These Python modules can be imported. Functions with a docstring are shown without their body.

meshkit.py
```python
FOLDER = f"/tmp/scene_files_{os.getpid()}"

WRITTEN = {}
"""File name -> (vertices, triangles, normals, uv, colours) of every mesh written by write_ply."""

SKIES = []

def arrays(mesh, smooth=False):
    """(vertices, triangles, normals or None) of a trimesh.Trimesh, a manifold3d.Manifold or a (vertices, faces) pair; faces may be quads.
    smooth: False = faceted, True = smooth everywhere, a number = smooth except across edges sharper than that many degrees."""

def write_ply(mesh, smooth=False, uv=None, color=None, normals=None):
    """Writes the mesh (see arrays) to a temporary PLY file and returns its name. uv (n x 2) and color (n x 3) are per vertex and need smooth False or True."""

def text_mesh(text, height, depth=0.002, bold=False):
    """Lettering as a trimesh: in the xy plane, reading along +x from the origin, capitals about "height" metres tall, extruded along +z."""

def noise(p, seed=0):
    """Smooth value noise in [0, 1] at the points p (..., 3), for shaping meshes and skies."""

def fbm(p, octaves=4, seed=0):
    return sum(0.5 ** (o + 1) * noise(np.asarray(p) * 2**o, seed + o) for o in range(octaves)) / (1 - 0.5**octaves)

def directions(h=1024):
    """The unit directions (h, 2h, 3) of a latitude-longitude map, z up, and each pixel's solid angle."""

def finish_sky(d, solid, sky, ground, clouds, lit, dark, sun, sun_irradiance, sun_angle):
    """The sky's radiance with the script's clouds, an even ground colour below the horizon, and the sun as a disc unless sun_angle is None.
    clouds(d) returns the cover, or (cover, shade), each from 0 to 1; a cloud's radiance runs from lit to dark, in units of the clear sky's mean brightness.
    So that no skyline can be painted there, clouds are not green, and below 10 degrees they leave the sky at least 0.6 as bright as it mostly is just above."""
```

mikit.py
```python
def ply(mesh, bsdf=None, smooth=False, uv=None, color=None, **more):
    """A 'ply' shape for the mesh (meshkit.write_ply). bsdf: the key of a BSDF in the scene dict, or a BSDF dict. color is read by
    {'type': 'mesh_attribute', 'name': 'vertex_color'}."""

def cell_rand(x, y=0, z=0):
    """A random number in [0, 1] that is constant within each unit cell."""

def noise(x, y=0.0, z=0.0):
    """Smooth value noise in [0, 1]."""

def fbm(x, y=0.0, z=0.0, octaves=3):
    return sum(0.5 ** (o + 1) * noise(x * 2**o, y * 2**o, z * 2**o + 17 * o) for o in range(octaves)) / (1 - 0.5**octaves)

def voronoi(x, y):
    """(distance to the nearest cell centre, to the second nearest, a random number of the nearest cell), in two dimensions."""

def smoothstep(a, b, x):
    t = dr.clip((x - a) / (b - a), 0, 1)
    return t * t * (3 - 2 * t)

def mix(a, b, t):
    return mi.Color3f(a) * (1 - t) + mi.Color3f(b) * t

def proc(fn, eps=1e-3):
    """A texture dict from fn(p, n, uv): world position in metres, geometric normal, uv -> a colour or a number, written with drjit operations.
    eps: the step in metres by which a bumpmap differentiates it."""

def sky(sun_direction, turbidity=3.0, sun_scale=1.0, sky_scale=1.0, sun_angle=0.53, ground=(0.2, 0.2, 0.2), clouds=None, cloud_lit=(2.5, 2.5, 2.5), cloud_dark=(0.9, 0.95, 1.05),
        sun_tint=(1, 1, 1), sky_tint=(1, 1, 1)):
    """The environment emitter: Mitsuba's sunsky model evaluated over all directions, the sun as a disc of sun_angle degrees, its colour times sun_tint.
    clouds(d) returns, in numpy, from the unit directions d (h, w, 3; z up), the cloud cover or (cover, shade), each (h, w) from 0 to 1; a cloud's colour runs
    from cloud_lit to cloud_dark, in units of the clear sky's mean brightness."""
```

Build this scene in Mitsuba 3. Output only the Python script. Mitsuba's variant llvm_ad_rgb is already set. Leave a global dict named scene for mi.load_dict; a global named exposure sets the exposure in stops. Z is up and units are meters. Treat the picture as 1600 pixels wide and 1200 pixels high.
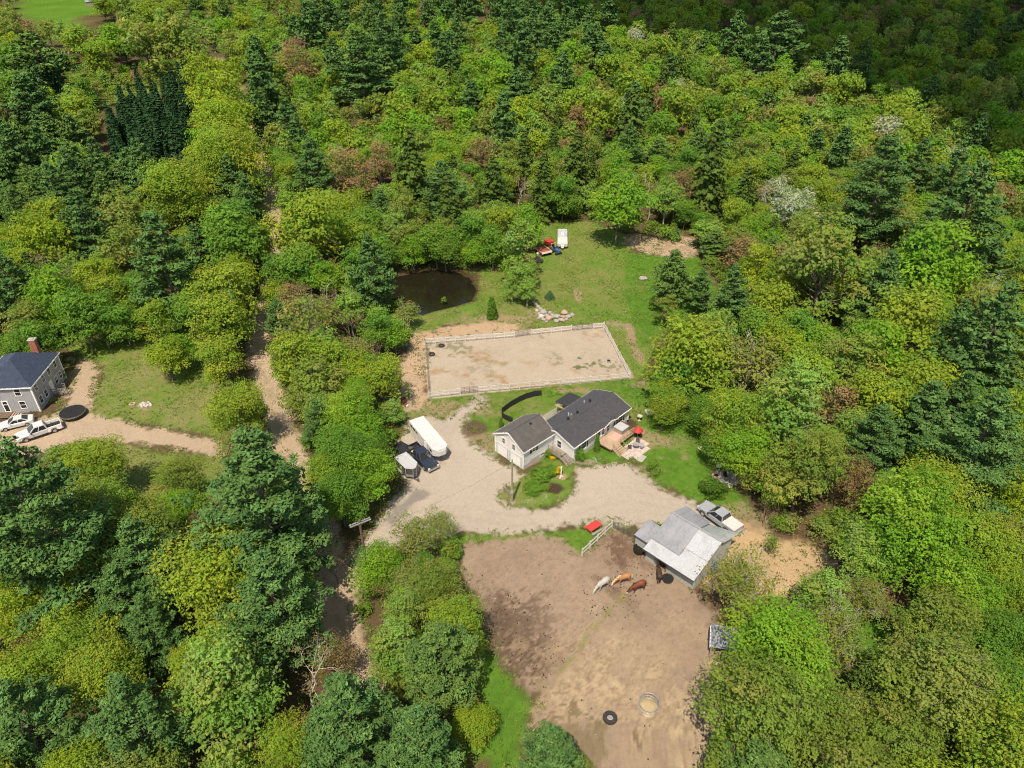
"""Aerial view of a small horse farm in spring forest: house, garage, barn, riding arena, paddock, second house, roads."""
import math
import numpy as np
import trimesh
import mitsuba as mi
import drjit as dr
import meshkit
import mikit
from mikit import proc, noise, fbm, smoothstep, mix, cell_rand

T = mi.ScalarTransform4f
PI = math.pi

# ------------------------------------------------------------------ camera, sky, exposure
CAM_H, PITCH, FOV = 66.0, math.radians(34.0), 70.0
FWD = np.array([0, math.cos(PITCH), -math.sin(PITCH)])
UPV = np.array([0, math.sin(PITCH), math.cos(PITCH)])
scene, labels = {}, {}
scene['camera'] = {'type': 'perspective', 'fov': FOV, 'fov_axis': 'x', 'near_clip': 0.5, 'far_clip': 4000.0,
                   'to_world': T().look_at(origin=[0, 0, CAM_H], target=[0, float(FWD[1]), CAM_H + float(FWD[2])], up=[0, 0, 1])}
SUN_AZ, SUN_EL = math.radians(16.0), math.radians(61.0)      # shadows fall away from the camera, a little to the right
SUN = np.array([-math.sin(SUN_AZ) * math.cos(SUN_EL), -math.cos(SUN_AZ) * math.cos(SUN_EL), math.sin(SUN_EL)])


def fair_weather(d):
    """broken fair-weather clouds all round"""
    q = d[..., :2] / (d[..., 2:] + 0.35) * 1.6
    f = meshkit.fbm(np.concatenate([q, np.zeros_like(q[..., :1])], -1) + 4.2, 4, 3)
    t = np.clip((f - 0.44) / 0.12, 0, 1)
    return t * t * (3 - 2 * t), np.clip((f - 0.56) * 2.5, 0, 0.5)


scene['sky'] = mikit.sky(SUN.tolist(), turbidity=3, clouds=fair_weather)
exposure = 2.03

# ------------------------------------------------------------------ helpers
FPX = 800 / math.tan(math.radians(FOV / 2))


def G(u, v, z=0.0):
    """the point of the level z that stands at (u, v) of the 1600 x 1200 photograph"""
    d = FWD + np.array([1.0, 0, 0]) * (u - 800) / FPX - UPV * (v - 600) / FPX
    t = (z - CAM_H) / d[2]
    return np.array([d[0] * t, d[1] * t, z])


def proj(p):
    p = np.asarray(p, float) - np.array([0, 0, CAM_H])
    w = p @ FWD
    return 800 + FPX * p[..., 0] / w, 600 - FPX * (p @ UPV) / w


def lab(key, label=None, cat=None, group=None, kind=None):
    d = labels.setdefault(key, {})
    for k, v in (('label', label), ('category', cat), ('group', group), ('kind', kind)):
        if v:
            d[k] = v
    return key


_taken = {}


def numbered(name):
    n = _taken.get(name, 0)
    _taken[name] = n + 1
    return name if n == 0 else f'{name}_{n:03d}'


def unit(v):
    v = np.asarray(v, float)
    return v / max(np.linalg.norm(v), 1e-12)


def rot2(a):
    c, s = math.cos(a), math.sin(a)
    return np.array([[c, -s], [s, c]])


class M:
    """collects boxes, bars, tubes and slabs into one mesh"""

    def __init__(s):
        s.v, s.f, s.n = [], [], 0

    def add(s, v, f):
        v = np.asarray(v, float)
        f = np.asarray(f, int)
        if f.shape[1] == 4:
            f = np.vstack([f[:, [0, 1, 2]], f[:, [0, 2, 3]]])
        s.v.append(v)
        s.f.append(f + s.n)
        s.n += len(v)
        return s

    def tri(s, m, loc=(0, 0, 0)):
        return s.add(np.asarray(m.vertices) + np.asarray(loc, float), m.faces)

    BOXF = [[0, 3, 2, 1], [4, 5, 6, 7], [0, 1, 5, 4], [1, 2, 6, 5], [2, 3, 7, 6], [3, 0, 4, 7]]

    def hexa(s, p8):
        return s.add(p8, s.BOXF)

    def box(s, c, d, rz=0.0, rx=0.0, ry=0.0):
        x, y, z = np.asarray(d, float) / 2
        v = np.array([[-x, -y, -z], [x, -y, -z], [x, y, -z], [-x, y, -z], [-x, -y, z], [x, -y, z], [x, y, z], [-x, y, z]])
        if rx or ry or rz:
            v = v @ trimesh.transformations.euler_matrix(rx, ry, rz)[:3, :3].T
        return s.add(v + np.asarray(c, float), s.BOXF)

    def bar(s, a, b, w, h=None, up=(0, 0, 1)):
        a, b = np.asarray(a, float), np.asarray(b, float)
        h = w if h is None else h
        t = unit(b - a)
        x = np.cross(t, up)
        if np.linalg.norm(x) < 1e-6:
            x = np.cross(t, (0, 1, 0))
        x = unit(x)
        y = np.cross(x, t)
        q = [(-1, -1), (1, -1), (1, 1), (-1, 1)]
        v = [p + x * i * w / 2 + y * j * h / 2 for p in (a, b) for i, j in q]
        return s.add(v, [[0, 1, 2, 3], [7, 6, 5, 4], [4, 5, 1, 0], [5, 6, 2, 1], [6, 7, 3, 2], [7, 4, 0, 3]])

    def tube(s, pts, r, n=8, caps=True):
        p = np.asarray(pts, float)
        r = np.broadcast_to(np.asarray(r, float), (len(p),))
        t = np.gradient(p, axis=0)
        t /= np.linalg.norm(t, axis=1, keepdims=True) + 1e-12
        ref = np.where(np.abs(t[:, 2:]) < 0.9, [0, 0, 1.0], [1.0, 0, 0])
        a = np.cross(t, ref)
        a /= np.linalg.norm(a, axis=1, keepdims=True) + 1e-12
        b = np.cross(t, a)
        th = np.arange(n) * 2 * PI / n
        v = p[:, None] + r[:, None, None] * (np.cos(th)[None, :, None] * a[:, None] + np.sin(th)[None, :, None] * b[:, None])
        i, j = np.meshgrid(np.arange(len(p) - 1), np.arange(n), indexing='ij')
        f = np.stack([i * n + j, (i + 1) * n + j, (i + 1) * n + (j + 1) % n, i * n + (j + 1) % n], -1).reshape(-1, 4)
        f = np.vstack([f[:, [0, 1, 2]], f[:, [0, 2, 3]]])
        vv = v.reshape(-1, 3)
        if caps:
            vv = np.vstack([vv, p[0], p[-1]])
            k = np.arange(n)
            e = len(p) * n
            f = np.vstack([f, np.stack([k * 0 + e, k, (k + 1) % n], 1), np.stack([k * 0 + e + 1, (k + 1) % n + e - n, k + e - n], 1)])
        return s.add(vv, f)

    def slab(s, q, th):
        """a flat polygon (counter-clockwise seen from above) given thickness th downwards along its normal"""
        q = np.asarray(q, float)
        n = unit(np.cross(q[1] - q[0], q[2] - q[1]))
        k = len(q)
        v = np.vstack([q, q - n * th])
        f = [[0, i, i + 1] for i in range(1, k - 1)] + [[k, k + i + 1, k + i] for i in range(1, k - 1)]
        for i in range(k):
            j = (i + 1) % k
            f += [[i, k + i, k + j], [i, k + j, j]]
        return s.add(v, f)

    def prism(s, poly, a, b):
        """a polygon given as 3-D points at the near end, swept by the vector b - a"""
        return s.slab(np.asarray(poly, float), 0.0) if False else s._prism(np.asarray(poly, float), np.asarray(b, float) - np.asarray(a, float))

    def _prism(s, p, d):
        from shapely.geometry import Polygon
        k = len(p)
        n = unit(np.cross(p[1] - p[0], p[2] - p[1]))
        x = unit(p[1] - p[0])
        y = np.cross(n, x)
        uv = np.stack([(p - p[0]) @ x, (p - p[0]) @ y], 1)
        vv, ff = trimesh.creation.triangulate_polygon(Polygon(uv), engine='earcut')
        cap = p[0] + vv[:, :1] * x + vv[:, 1:] * y
        m = len(cap)
        s.add(np.vstack([cap, cap + d]), np.vstack([ff[:, ::-1], ff + m]))
        v = np.vstack([p, p + d])
        f = [[i, (i + 1) % k, k + (i + 1) % k, k + i] for i in range(k)]
        return s.add(v, f)

    def lathe(s, prof, n=24, loc=(0, 0, 0)):
        th = np.arange(n) * 2 * PI / n
        pr = np.asarray(prof, float)
        v = np.stack([pr[:, None, 0] * np.cos(th), pr[:, None, 0] * np.sin(th), np.repeat(pr[:, 1:], n, 1)], -1)
        i, j = np.meshgrid(np.arange(len(pr) - 1), np.arange(n), indexing='ij')
        f = np.stack([i * n + j, i * n + (j + 1) % n, (i + 1) * n + (j + 1) % n, (i + 1) * n + j], -1).reshape(-1, 4)
        return s.add(v.reshape(-1, 3) + np.asarray(loc, float), f)

    def ball(s, c, r, sub=2, jit=0.0, seed=0):
        m = trimesh.creation.icosphere(subdivisions=sub)
        v = np.array(m.vertices)
        if jit:
            v = v * (1 + jit * (meshkit.fbm(v * 1.7 + seed * 7.3, 3, seed)[:, None] * 2 - 1))
        return s.add(v * np.broadcast_to(np.asarray(r, float), (3,)) + np.asarray(c, float), m.faces)

    def loft(s, rings, caps=True):
        """rings of equal point count, joined; ends closed by fans"""
        r = np.asarray(rings, float)
        k, n = r.shape[:2]
        i, j = np.meshgrid(np.arange(k - 1), np.arange(n), indexing='ij')
        f = np.stack([i * n + j, i * n + (j + 1) % n, (i + 1) * n + (j + 1) % n, (i + 1) * n + j], -1).reshape(-1, 4)
        f = np.vstack([f[:, [0, 1, 2]], f[:, [0, 2, 3]]])
        v = r.reshape(-1, 3)
        if caps:
            e = len(v)
            v = np.vstack([v, r[0].mean(0), r[-1].mean(0)])
            q = np.arange(n)
            f = np.vstack([f, np.stack([q * 0 + e, (q + 1) % n, q], 1), np.stack([q * 0 + e + 1, q + e - n, (q + 1) % n + e - n], 1)])
        return s.add(v, f)

    def mesh(s):
        return trimesh.Trimesh(np.vstack(s.v), np.vstack(s.f), process=False)


class Thing:
    """a top-level object: its parts are entries whose keys start with its own key"""

    def __init__(s, name, label, cat, loc=(0, 0, 0), rz=0.0, group=None, scale=1.0):
        s.key = numbered(name)
        lab(s.key, label, cat, group)
        s.m = np.eye(4)
        s.m[:2, :2] = rot2(rz)
        s.m[:3, :3] *= scale
        s.m[:3, 3] = loc

    def part(s, name, mesh, mat, smooth=False, under=None, label=None, kind=None):
        k = numbered(f'{under or s.key}__{name}')
        m = mesh.mesh() if isinstance(mesh, M) else mesh
        m = trimesh.Trimesh(np.asarray(m.vertices) @ s.m[:3, :3].T + s.m[:3, 3], m.faces, process=False)
        scene[k] = mikit.ply(m, mat, smooth=smooth)
        if label or kind:
            lab(k, label, kind=kind)
        return k


def single(name, label, cat, mesh, mat, smooth=False, group=None, kind=None):
    k = numbered(name)
    scene[k] = mikit.ply(mesh.mesh() if isinstance(mesh, M) else mesh, mat, smooth=smooth)
    return lab(k, label, cat, group, kind)


def rgb(c):
    return {'type': 'rgb', 'value': [float(x) for x in c]}


def pbr(name, col, rough=0.6, metal=0.0, spec=0.4, bump=None, bscale=0.01, **more):
    b = {'type': 'principled', 'base_color': col if isinstance(col, dict) else rgb(col), 'roughness': rough, 'metallic': metal, 'specular': spec, **more}
    if bump is not None:
        b = {'type': 'bumpmap', 'arbitrary': proc(bump, eps=0.004), 'scale': bscale, 'bsdf': b}
    scene[name] = {'type': 'twosided', 'bsdf': b}
    return name


def diff(name, col):
    scene[name] = {'type': 'twosided', 'bsdf': {'type': 'diffuse', 'reflectance': col if isinstance(col, dict) else rgb(col)}}
    return name

# ------------------------------------------------------------------ the ground: one grid, cut into its surfaces
def sstep(a, b, x):
    t = np.clip((x - a) / (b - a), 0, 1)
    return t * t * (3 - 2 * t)


def relief(x, y):
    """height of the land: level round the houses, rolling a little in the woods and rising far off"""
    x, y = np.asarray(x, float), np.asarray(y, float)
    p = np.stack([x / 70, y / 70, 0 * x], -1)
    core = np.maximum.reduce([sstep(60, 130, np.abs(x + 5)), sstep(150, 230, y)])
    h = core * (meshkit.fbm(p, 2, 5) - 0.5) * 7 + 16 * sstep(190, 620, y)
    return h


def GR(u, v, above=0.0):
    """where the ray through (u, v) meets the land, or the level so far above it"""
    p = G(u, v, above)
    for _ in range(7):
        p = G(u, v, above + 0.5 * (p[2] - above) + 0.5 * float(relief(p[0], p[1])))
    return p


def GP(pts):
    return np.array([GR(u, v)[:2] for u, v in pts])


def px(*a):
    return [(a[i], a[i + 1]) for i in range(0, len(a), 2)]


PX = dict(
    lawn_back=px(640, 655, 628, 615, 668, 618, 988, 592, 1015, 600, 1040, 625, 1085, 650, 1110, 690, 1128, 715, 1142, 745, 1165, 780, 1180, 800, 1140, 800, 1085, 782, 1030, 757, 1000, 735, 990, 722, 935, 730, 900, 730, 880, 745, 870, 730, 760, 705, 750, 672, 742, 660, 700, 655),
    lawn_upper=px(835, 362, 868, 346, 940, 350, 985, 368, 1000, 420, 1000, 480, 1025, 540, 1010, 590, 985, 590, 940, 507, 830, 514, 826, 480, 812, 440, 830, 400),
    lawn_plot=px(979, 393, 1020, 398, 1050, 402, 1090, 400, 1115, 440, 1130, 480, 1080, 500, 1040, 520, 1015, 545, 1000, 535, 985, 490, 974, 460),
    pond_bank=px(625, 520, 640, 495, 690, 482, 740, 470, 752, 440, 745, 420, 770, 400, 800, 420, 826, 460, 842, 505, 800, 516, 760, 510, 700, 508, 665, 528, 640, 535),
    lawn_left=px(140, 660, 146, 620, 160, 575, 120, 560, 95, 545, 200, 512, 300, 510, 325, 540, 340, 600, 370, 690, 340, 690, 290, 676, 200, 662),
    lawn_left_low=px(130, 692, 200, 694, 270, 704, 340, 714, 390, 716, 370, 745, 310, 775, 250, 800, 190, 770),
    field=px(20, 20, 30, -25, 170, -25, 168, 18, 122, 30, 114, 60, 62, 62),
    field_strip=px(60, 118, 100, 104, 215, 122, 250, 106, 325, 90, 335, 105, 300, 130, 270, 140, 235, 150, 180, 165, 100, 170, 60, 150),
    bank_low=px(745, 1000, 790, 1035, 836, 1090, 826, 1150, 815, 1190, 780, 1240, 740, 1180, 740, 1080),
    glade=px(1325, 960, 1380, 945, 1400, 990, 1375, 1025, 1320, 1015),
    verge=px(700, 832, 780, 834, 850, 832, 905, 824, 960, 814, 985, 822, 958, 826, 908, 870, 880, 846, 850, 842, 760, 848, 712, 860),
    paddock=px(716, 850, 760, 844, 850, 839, 880, 843, 908, 868, 958, 824, 1000, 842, 1040, 880, 1090, 925, 1118, 950, 1125, 990, 1140, 1020, 1150, 1060, 1130, 1100, 1120, 1130, 1100, 1170, 1090, 1260, 860, 1280, 825, 1190, 824, 1150, 842, 1092, 815, 1072, 780, 1030, 762, 980, 740, 930, 722, 890),
    clearing=px(1100, 800, 1150, 815, 1200, 835, 1250, 846, 1295, 862, 1305, 885, 1275, 905, 1255, 930, 1235, 955, 1195, 945, 1150, 930, 1090, 920, 1120, 880),
    arena=px(662, 529, 942, 505, 990, 590, 668, 624),
    arena_apron=px(630, 560, 642, 525, 700, 506, 760, 503, 812, 510, 800, 520, 672, 533, 672, 628, 640, 642, 618, 622, 622, 590),
    dirt_patch=px(962, 378, 985, 366, 1040, 360, 1082, 372, 1096, 398, 1050, 402, 1018, 398, 985, 388),
    driveway=px(500, 925, 540, 870, 566, 842, 606, 795, 634, 752, 628, 738, 618, 700, 640, 662, 670, 650, 692, 656, 715, 640, 742, 622, 762, 618, 755, 632, 722, 660, 738, 690, 772, 716, 822, 742, 806, 756, 785, 768, 780, 776, 795, 790, 830, 797, 868, 789, 892, 770, 897, 745, 900, 729, 935, 727, 985, 722, 1002, 740, 1032, 762, 1088, 787, 1125, 800, 1160, 830, 1100, 850, 1020, 820, 985, 822, 955, 812, 900, 822, 840, 830, 770, 833, 712, 831, 660, 835, 610, 870, 570, 920),
    driveway_left=px(-40, 700, 0, 668, 70, 650, 100, 640, 108, 610, 122, 575, 108, 558, 142, 562, 156, 580, 142, 625, 138, 645, 190, 656, 250, 668, 330, 686, 372, 696, 430, 690, 440, 705, 400, 716, 340, 712, 270, 702, 190, 692, 130, 690, 60, 710, -40, 760),
)
POLY = {k: GP(v) for k, v in PX.items()}
ROAD = GP(px(330, 95, 350, 120, 385, 165, 396, 195, 398, 225, 415, 280, 428, 340, 436, 390, 424, 450, 403, 500, 406, 560, 424, 620, 440, 680, 468, 735, 497, 800, 512, 860, 516, 920, 530, 985, 556, 1045, 600, 1120, 650, 1240))
POND = GP(px(592, 452, 602, 436, 640, 424, 680, 419, 722, 424, 738, 436, 745, 452, 738, 468, 715, 476, 690, 482, 660, 490, 630, 484, 608, 470))


def sdist(p, poly):
    """signed distance to a polygon, positive inside"""
    lo, hi = poly.min(0) - 9, poly.max(0) + 9
    near = np.all((p > lo) & (p < hi), axis=1)
    if not near.all():
        out = np.full(len(p), -9.0)
        out[near] = sdist(p[near], poly)
        return out
    d = np.full(len(p), 1e9)
    ins = np.zeros(len(p), bool)
    for a, b in zip(poly, np.roll(poly, -1, 0)):
        ab, ap = b - a, p - a
        t = np.clip((ap @ ab) / max(ab @ ab, 1e-9), 0, 1)
        d = np.minimum(d, np.hypot(*(ap - t[:, None] * ab).T))
        c = (a[1] > p[:, 1]) != (b[1] > p[:, 1])
        with np.errstate(divide='ignore', invalid='ignore'):
            ins ^= c & (p[:, 0] < a[0] + (p[:, 1] - a[1]) / (b[1] - a[1]) * ab[0])
    return np.where(ins, d, -d)


def ldist(p, line):
    lo, hi = line.min(0) - 6, line.max(0) + 6
    near = np.all((p > lo) & (p < hi), axis=1)
    if not near.all():
        out = np.full(len(p), 99.0)
        out[near] = ldist(p[near], line)
        return out
    d = np.full(len(p), 1e9)
    for a, b in zip(line[:-1], line[1:]):
        ab, ap = b - a, p - a
        t = np.clip((ap @ ab) / max(ab @ ab, 1e-9), 0, 1)
        d = np.minimum(d, np.hypot(*(ap - t[:, None] * ab).T))
    return d


def nz(p, s, seed=0, octv=3):
    return meshkit.fbm(np.stack([p[:, 0] / s, p[:, 1] / s, np.zeros(len(p))], 1), octv, seed)


def axis(lo, hi, step, far_lo, far_hi):
    core = np.arange(lo, hi, step)

    def grow(start, end, sign):
        out, x, d = [], start, step
        while (end - x) * sign > 0:
            d = min(d * 1.22, 9.0)
            x += d * sign
            out.append(x)
        return out
    return np.array(grow(core[0], far_lo, -1)[::-1] + list(core) + grow(core[-1], far_hi, 1))


gx, gy = axis(-85, 68, 0.25, -760, 760), axis(40, 166, 0.25, -130, 1200)
XX, YY = np.meshgrid(gx, gy)
GPTS = np.stack([XX.ravel(), YY.ravel()], 1)


def paint():
    p = GPTS
    n = len(p)
    n1, n2, n3, n4 = nz(p, 6, 1), nz(p, 1.3, 2, 2), nz(p, 0.55, 3, 1), nz(p, 22, 4, 2)
    col = np.zeros((n, 3))
    n5 = np.random.default_rng(4).uniform(0, 1, n)
    cls = np.zeros(n, int)
    names = ['ground']

    def C(a, b, t):
        t = np.clip(t, 0, 1)[:, None]
        return np.asarray(a) * (1 - t) + np.asarray(b) * t

    # leaf litter with low green growth
    col[:] = C((0.125, 0.088, 0.055), (0.075, 0.055, 0.034), n2 * 1.3)
    g = sstep(0.42, 0.62, n1 * 0.6 + n2 * 0.4)
    col[:] = col * (1 - g[:, None] * 0.75) + C((0.055, 0.085, 0.018), (0.09, 0.115, 0.03), n3) * g[:, None] * 0.75

    def lay(name, sd, c, soft=0.6, amp=1.4, fine=0.6, own=True):
        w = sstep(-soft, soft, sd + (n1 - 0.5) * amp * 2 + (n2 - 0.5) * amp + (n3 - 0.5) * fine * 2)
        col[:] = col * (1 - w[:, None]) + np.asarray(c) * w[:, None]
        if own:
            if name not in names:
                names.append(name)
            cls[w > 0.5] = names.index(name)
        return w

    SD = {k: sdist(p, v) for k, v in POLY.items()}
    grass = C((0.078, 0.165, 0.018), (0.112, 0.205, 0.030), n3 * 1.2 - 0.1)
    lush = C((0.055, 0.140, 0.016), (0.085, 0.180, 0.022), n3 * 1.1)
    dry = C((0.140, 0.172, 0.045), (0.185, 0.190, 0.070), n2)
    worn = C((0.30, 0.235, 0.150), (0.24, 0.19, 0.12), n2)

    def turf(a, lo, hi):
        """patchy turf: lush, ordinary, dry and worn"""
        t = np.clip((n1 * 0.55 + n2 * 0.25 + n4 * 0.35 - lo) / (hi - lo), 0, 1)
        m = C(0, 1, t)
        base = a * (1 - m) + dry * m
        return base
    lay('lawn', SD['lawn_back'], turf(grass * 0.4 + lush * 0.6, 0.56, 0.84), 0.8)
    lay('lawn', SD['lawn_upper'], turf(grass * 0.85 + dry * 0.15, 0.42, 0.84), 0.8, 1.8)
    lay('lawn', SD['lawn_plot'], turf(lush * 0.75 + grass * 0.25, 0.62, 0.95), 0.5, 0.5)
    lay('lawn', SD['pond_bank'], turf(grass, 0.40, 0.7), 0.8)
    lay('lawn_beside_the_second_house', SD['lawn_left'], turf(grass * 0.7 + dry * 0.3, 0.40, 0.78), 0.8)
    lay('lawn_beside_the_second_house', SD['lawn_left_low'], turf(grass * 0.5 + dry * 0.5, 0.42, 0.7), 0.8)
    lay('field', SD['field'], lush * 0.5 + grass * 0.5, 2.0)
    lay('field', SD['field_strip'], grass * 0.6 + dry * 0.4, 2.0)
    lay('lawn', SD['bank_low'], lush * 0.8 + grass * 0.2, 0.7)
    lay('lawn', SD['glade'], lush, 1.2)
    lay('lawn', SD['verge'], turf(grass, 0.45, 0.75), 0.4, 0.5)
    # bare and trodden places in the grass
    for (u, v, rx, ry, k) in [(1015, 690, 3.2, 3.2, 0.8), (1040, 642, 1.5, 0.9, 1.2), (1010, 735, 3.0, 1.2, 0.6), (902, 462, 0.7, 3.2, 1.0), (985, 520, 0.8, 5.0, 1.4), (998, 556, 0.8, 3.5, 1.3), (960, 505, 1.6, 1.0, 0.7), (930, 495, 1.2, 0.8, 0.8),
                              (1070, 715, 1.0, 0.7, 0.5), (1055, 690, 2.6, 2.6, 0.35), (890, 610, 2.5, 0.8, 0.8), (835, 490, 1.2, 2.2, 0.7), (1100, 470, 1.2, 3.5, 0.8), (228, 636, 1.2, 0.9, 0.8), (700, 640, 5.0, 3.0, 0.8), (745, 690, 5, 2.8, 0.8), (735, 640, 3, 1.2, 0.9),
                              (1165, 815, 6.0, 3.2, 0.75), (1010, 600, 2.0, 1.2, 0.7), (770, 500, 7, 1.5, 0.8), (800, 420, 4, 3, 0.35), (815, 445, 3.0, 2.0, 0.5), (848, 492, 1.6, 1.4, 0.6), (1050, 375, 10, 2.6, 0.9), (190, 590, 9, 6, 0.18), (300, 640, 6, 6, 0.22), (120, 690, 7, 2.2, 0.6), (110, 600, 3, 6, 0.55)]:
        c = G(u, v)[:2]
        r = 1 - np.hypot((p[:, 0] - c[0]) / rx, (p[:, 1] - c[1]) / ry)
        w = sstep(-0.25, 0.45, r + (n2 - 0.5) * 1.3 + (n1 - 0.5) * 0.9) * min(k, 1.0)
        col[:] = col * (1 - w[:, None]) + worn * w[:, None]
    sandy = C((0.395, 0.345, 0.282), (0.345, 0.296, 0.235), n2 * 0.8 + n1 * 0.3)
    gravel = C((0.392, 0.352, 0.300), (0.345, 0.310, 0.262), n1 * 0.6 + n2 * 0.5)
    dirt = C((0.190, 0.142, 0.105), (0.30, 0.235, 0.178), n1 * 0.6 + n4 * 0.7) * (0.86 + 0.20 * n3 + 0.08 * n5)[:, None]
    w = lay('paddock', SD['paddock'], dirt, 0.4, 0.5)
    # manure, damp and straw in the paddock
    def blot(u, v, rx, ry, c, k, rough=1.4, a=0.0):
        o = (p - G(u, v)[:2]) @ rot2(a)
        r = 1 - np.hypot(o[:, 0] / rx, o[:, 1] / ry)
        m = sstep(-0.1, 0.5, r + (n2 - 0.5) * rough + (n3 - 0.5) * 1.1 + (n5 - 0.5) * 0.9 + (n1 - 0.5) * rough * 0.8) * k
        m = m * (SD['paddock'] > -0.5)
        col[:] = col * (1 - m[:, None]) + np.asarray(c) * m[:, None]
    dung = C((0.062, 0.042, 0.032), (0.135, 0.098, 0.072), n3 * 0.6 + n5 * 0.6 - 0.1)
    blot(835, 1035, 4.4, 4.0, dung, 0.95, 1.5)
    blot(800, 990, 4.4, 4.8, dung, 0.75, 1.7)
    blot(768, 960, 3.2, 4.0, dung, 0.6, 1.8)
    blot(968, 868, 1.3, 2.7, (0.125, 0.080, 0.055), 0.9, 0.7, 0.1)
    blot(965, 845, 2.4, 1.6, (0.12, 0.08, 0.056), 0.7, 1.0)
    blot(1010, 880, 2.2, 0.7, (0.15, 0.105, 0.07), 0.7, 0.8, -0.7)
    blot(985, 865, 1.6, 0.8, (0.15, 0.1, 0.07), 0.7, 0.8, -0.6)
    blot(960, 925, 0.8, 2.3, dung, 0.7, 1.8, 0.7)
    blot(1000, 960, 2.0, 3.4, dung, 0.3, 2.0, 0.3)
    straw = C((0.44, 0.355, 0.235), (0.235, 0.178, 0.122), n3 * 0.9 + n5 * 0.9 - 0.4)
    for (u, v, rx, ry, k) in [(1040, 1010, 7, 6, 0.35), (900, 1060, 5, 5, 0.45), (1070, 1100, 6, 6, 0.75), (930, 1090, 6, 4, 0.6), (1075, 1150, 3.5, 4.5, 0.75), (870, 1120, 3, 4, 0.55), (980, 1060, 6, 4, 0.35), (1010, 1180, 5, 3, 0.3)]:
        blot(u, v, rx, ry, straw, k, 2.2)
    blot(900, 1160, 3.4, 3.0, C((0.10, 0.105, 0.035), (0.12, 0.085, 0.06), n2), 0.6, 2.0)
    blot(1140, 1000, 1.6, 4.5, (0.17, 0.12, 0.08), 0.6, 1.2)
    wl = np.exp(-(ldist(p, GP(px(1000, 905, 960, 945, 930, 980, 890, 1030, 840, 1085))) / 0.45) ** 2) * sstep(0.35, 0.6, n2)
    col[:] = col * (1 - 0.75 * wl[:, None]) + C((0.15, 0.165, 0.05), (0.26, 0.22, 0.11), n3) * 0.75 * wl[:, None]
    lay('clearing', SD['clearing'], C((0.47, 0.335, 0.20), (0.33, 0.255, 0.15), n1 * 1.4 - 0.25), 1.4, 2.0)
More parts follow.
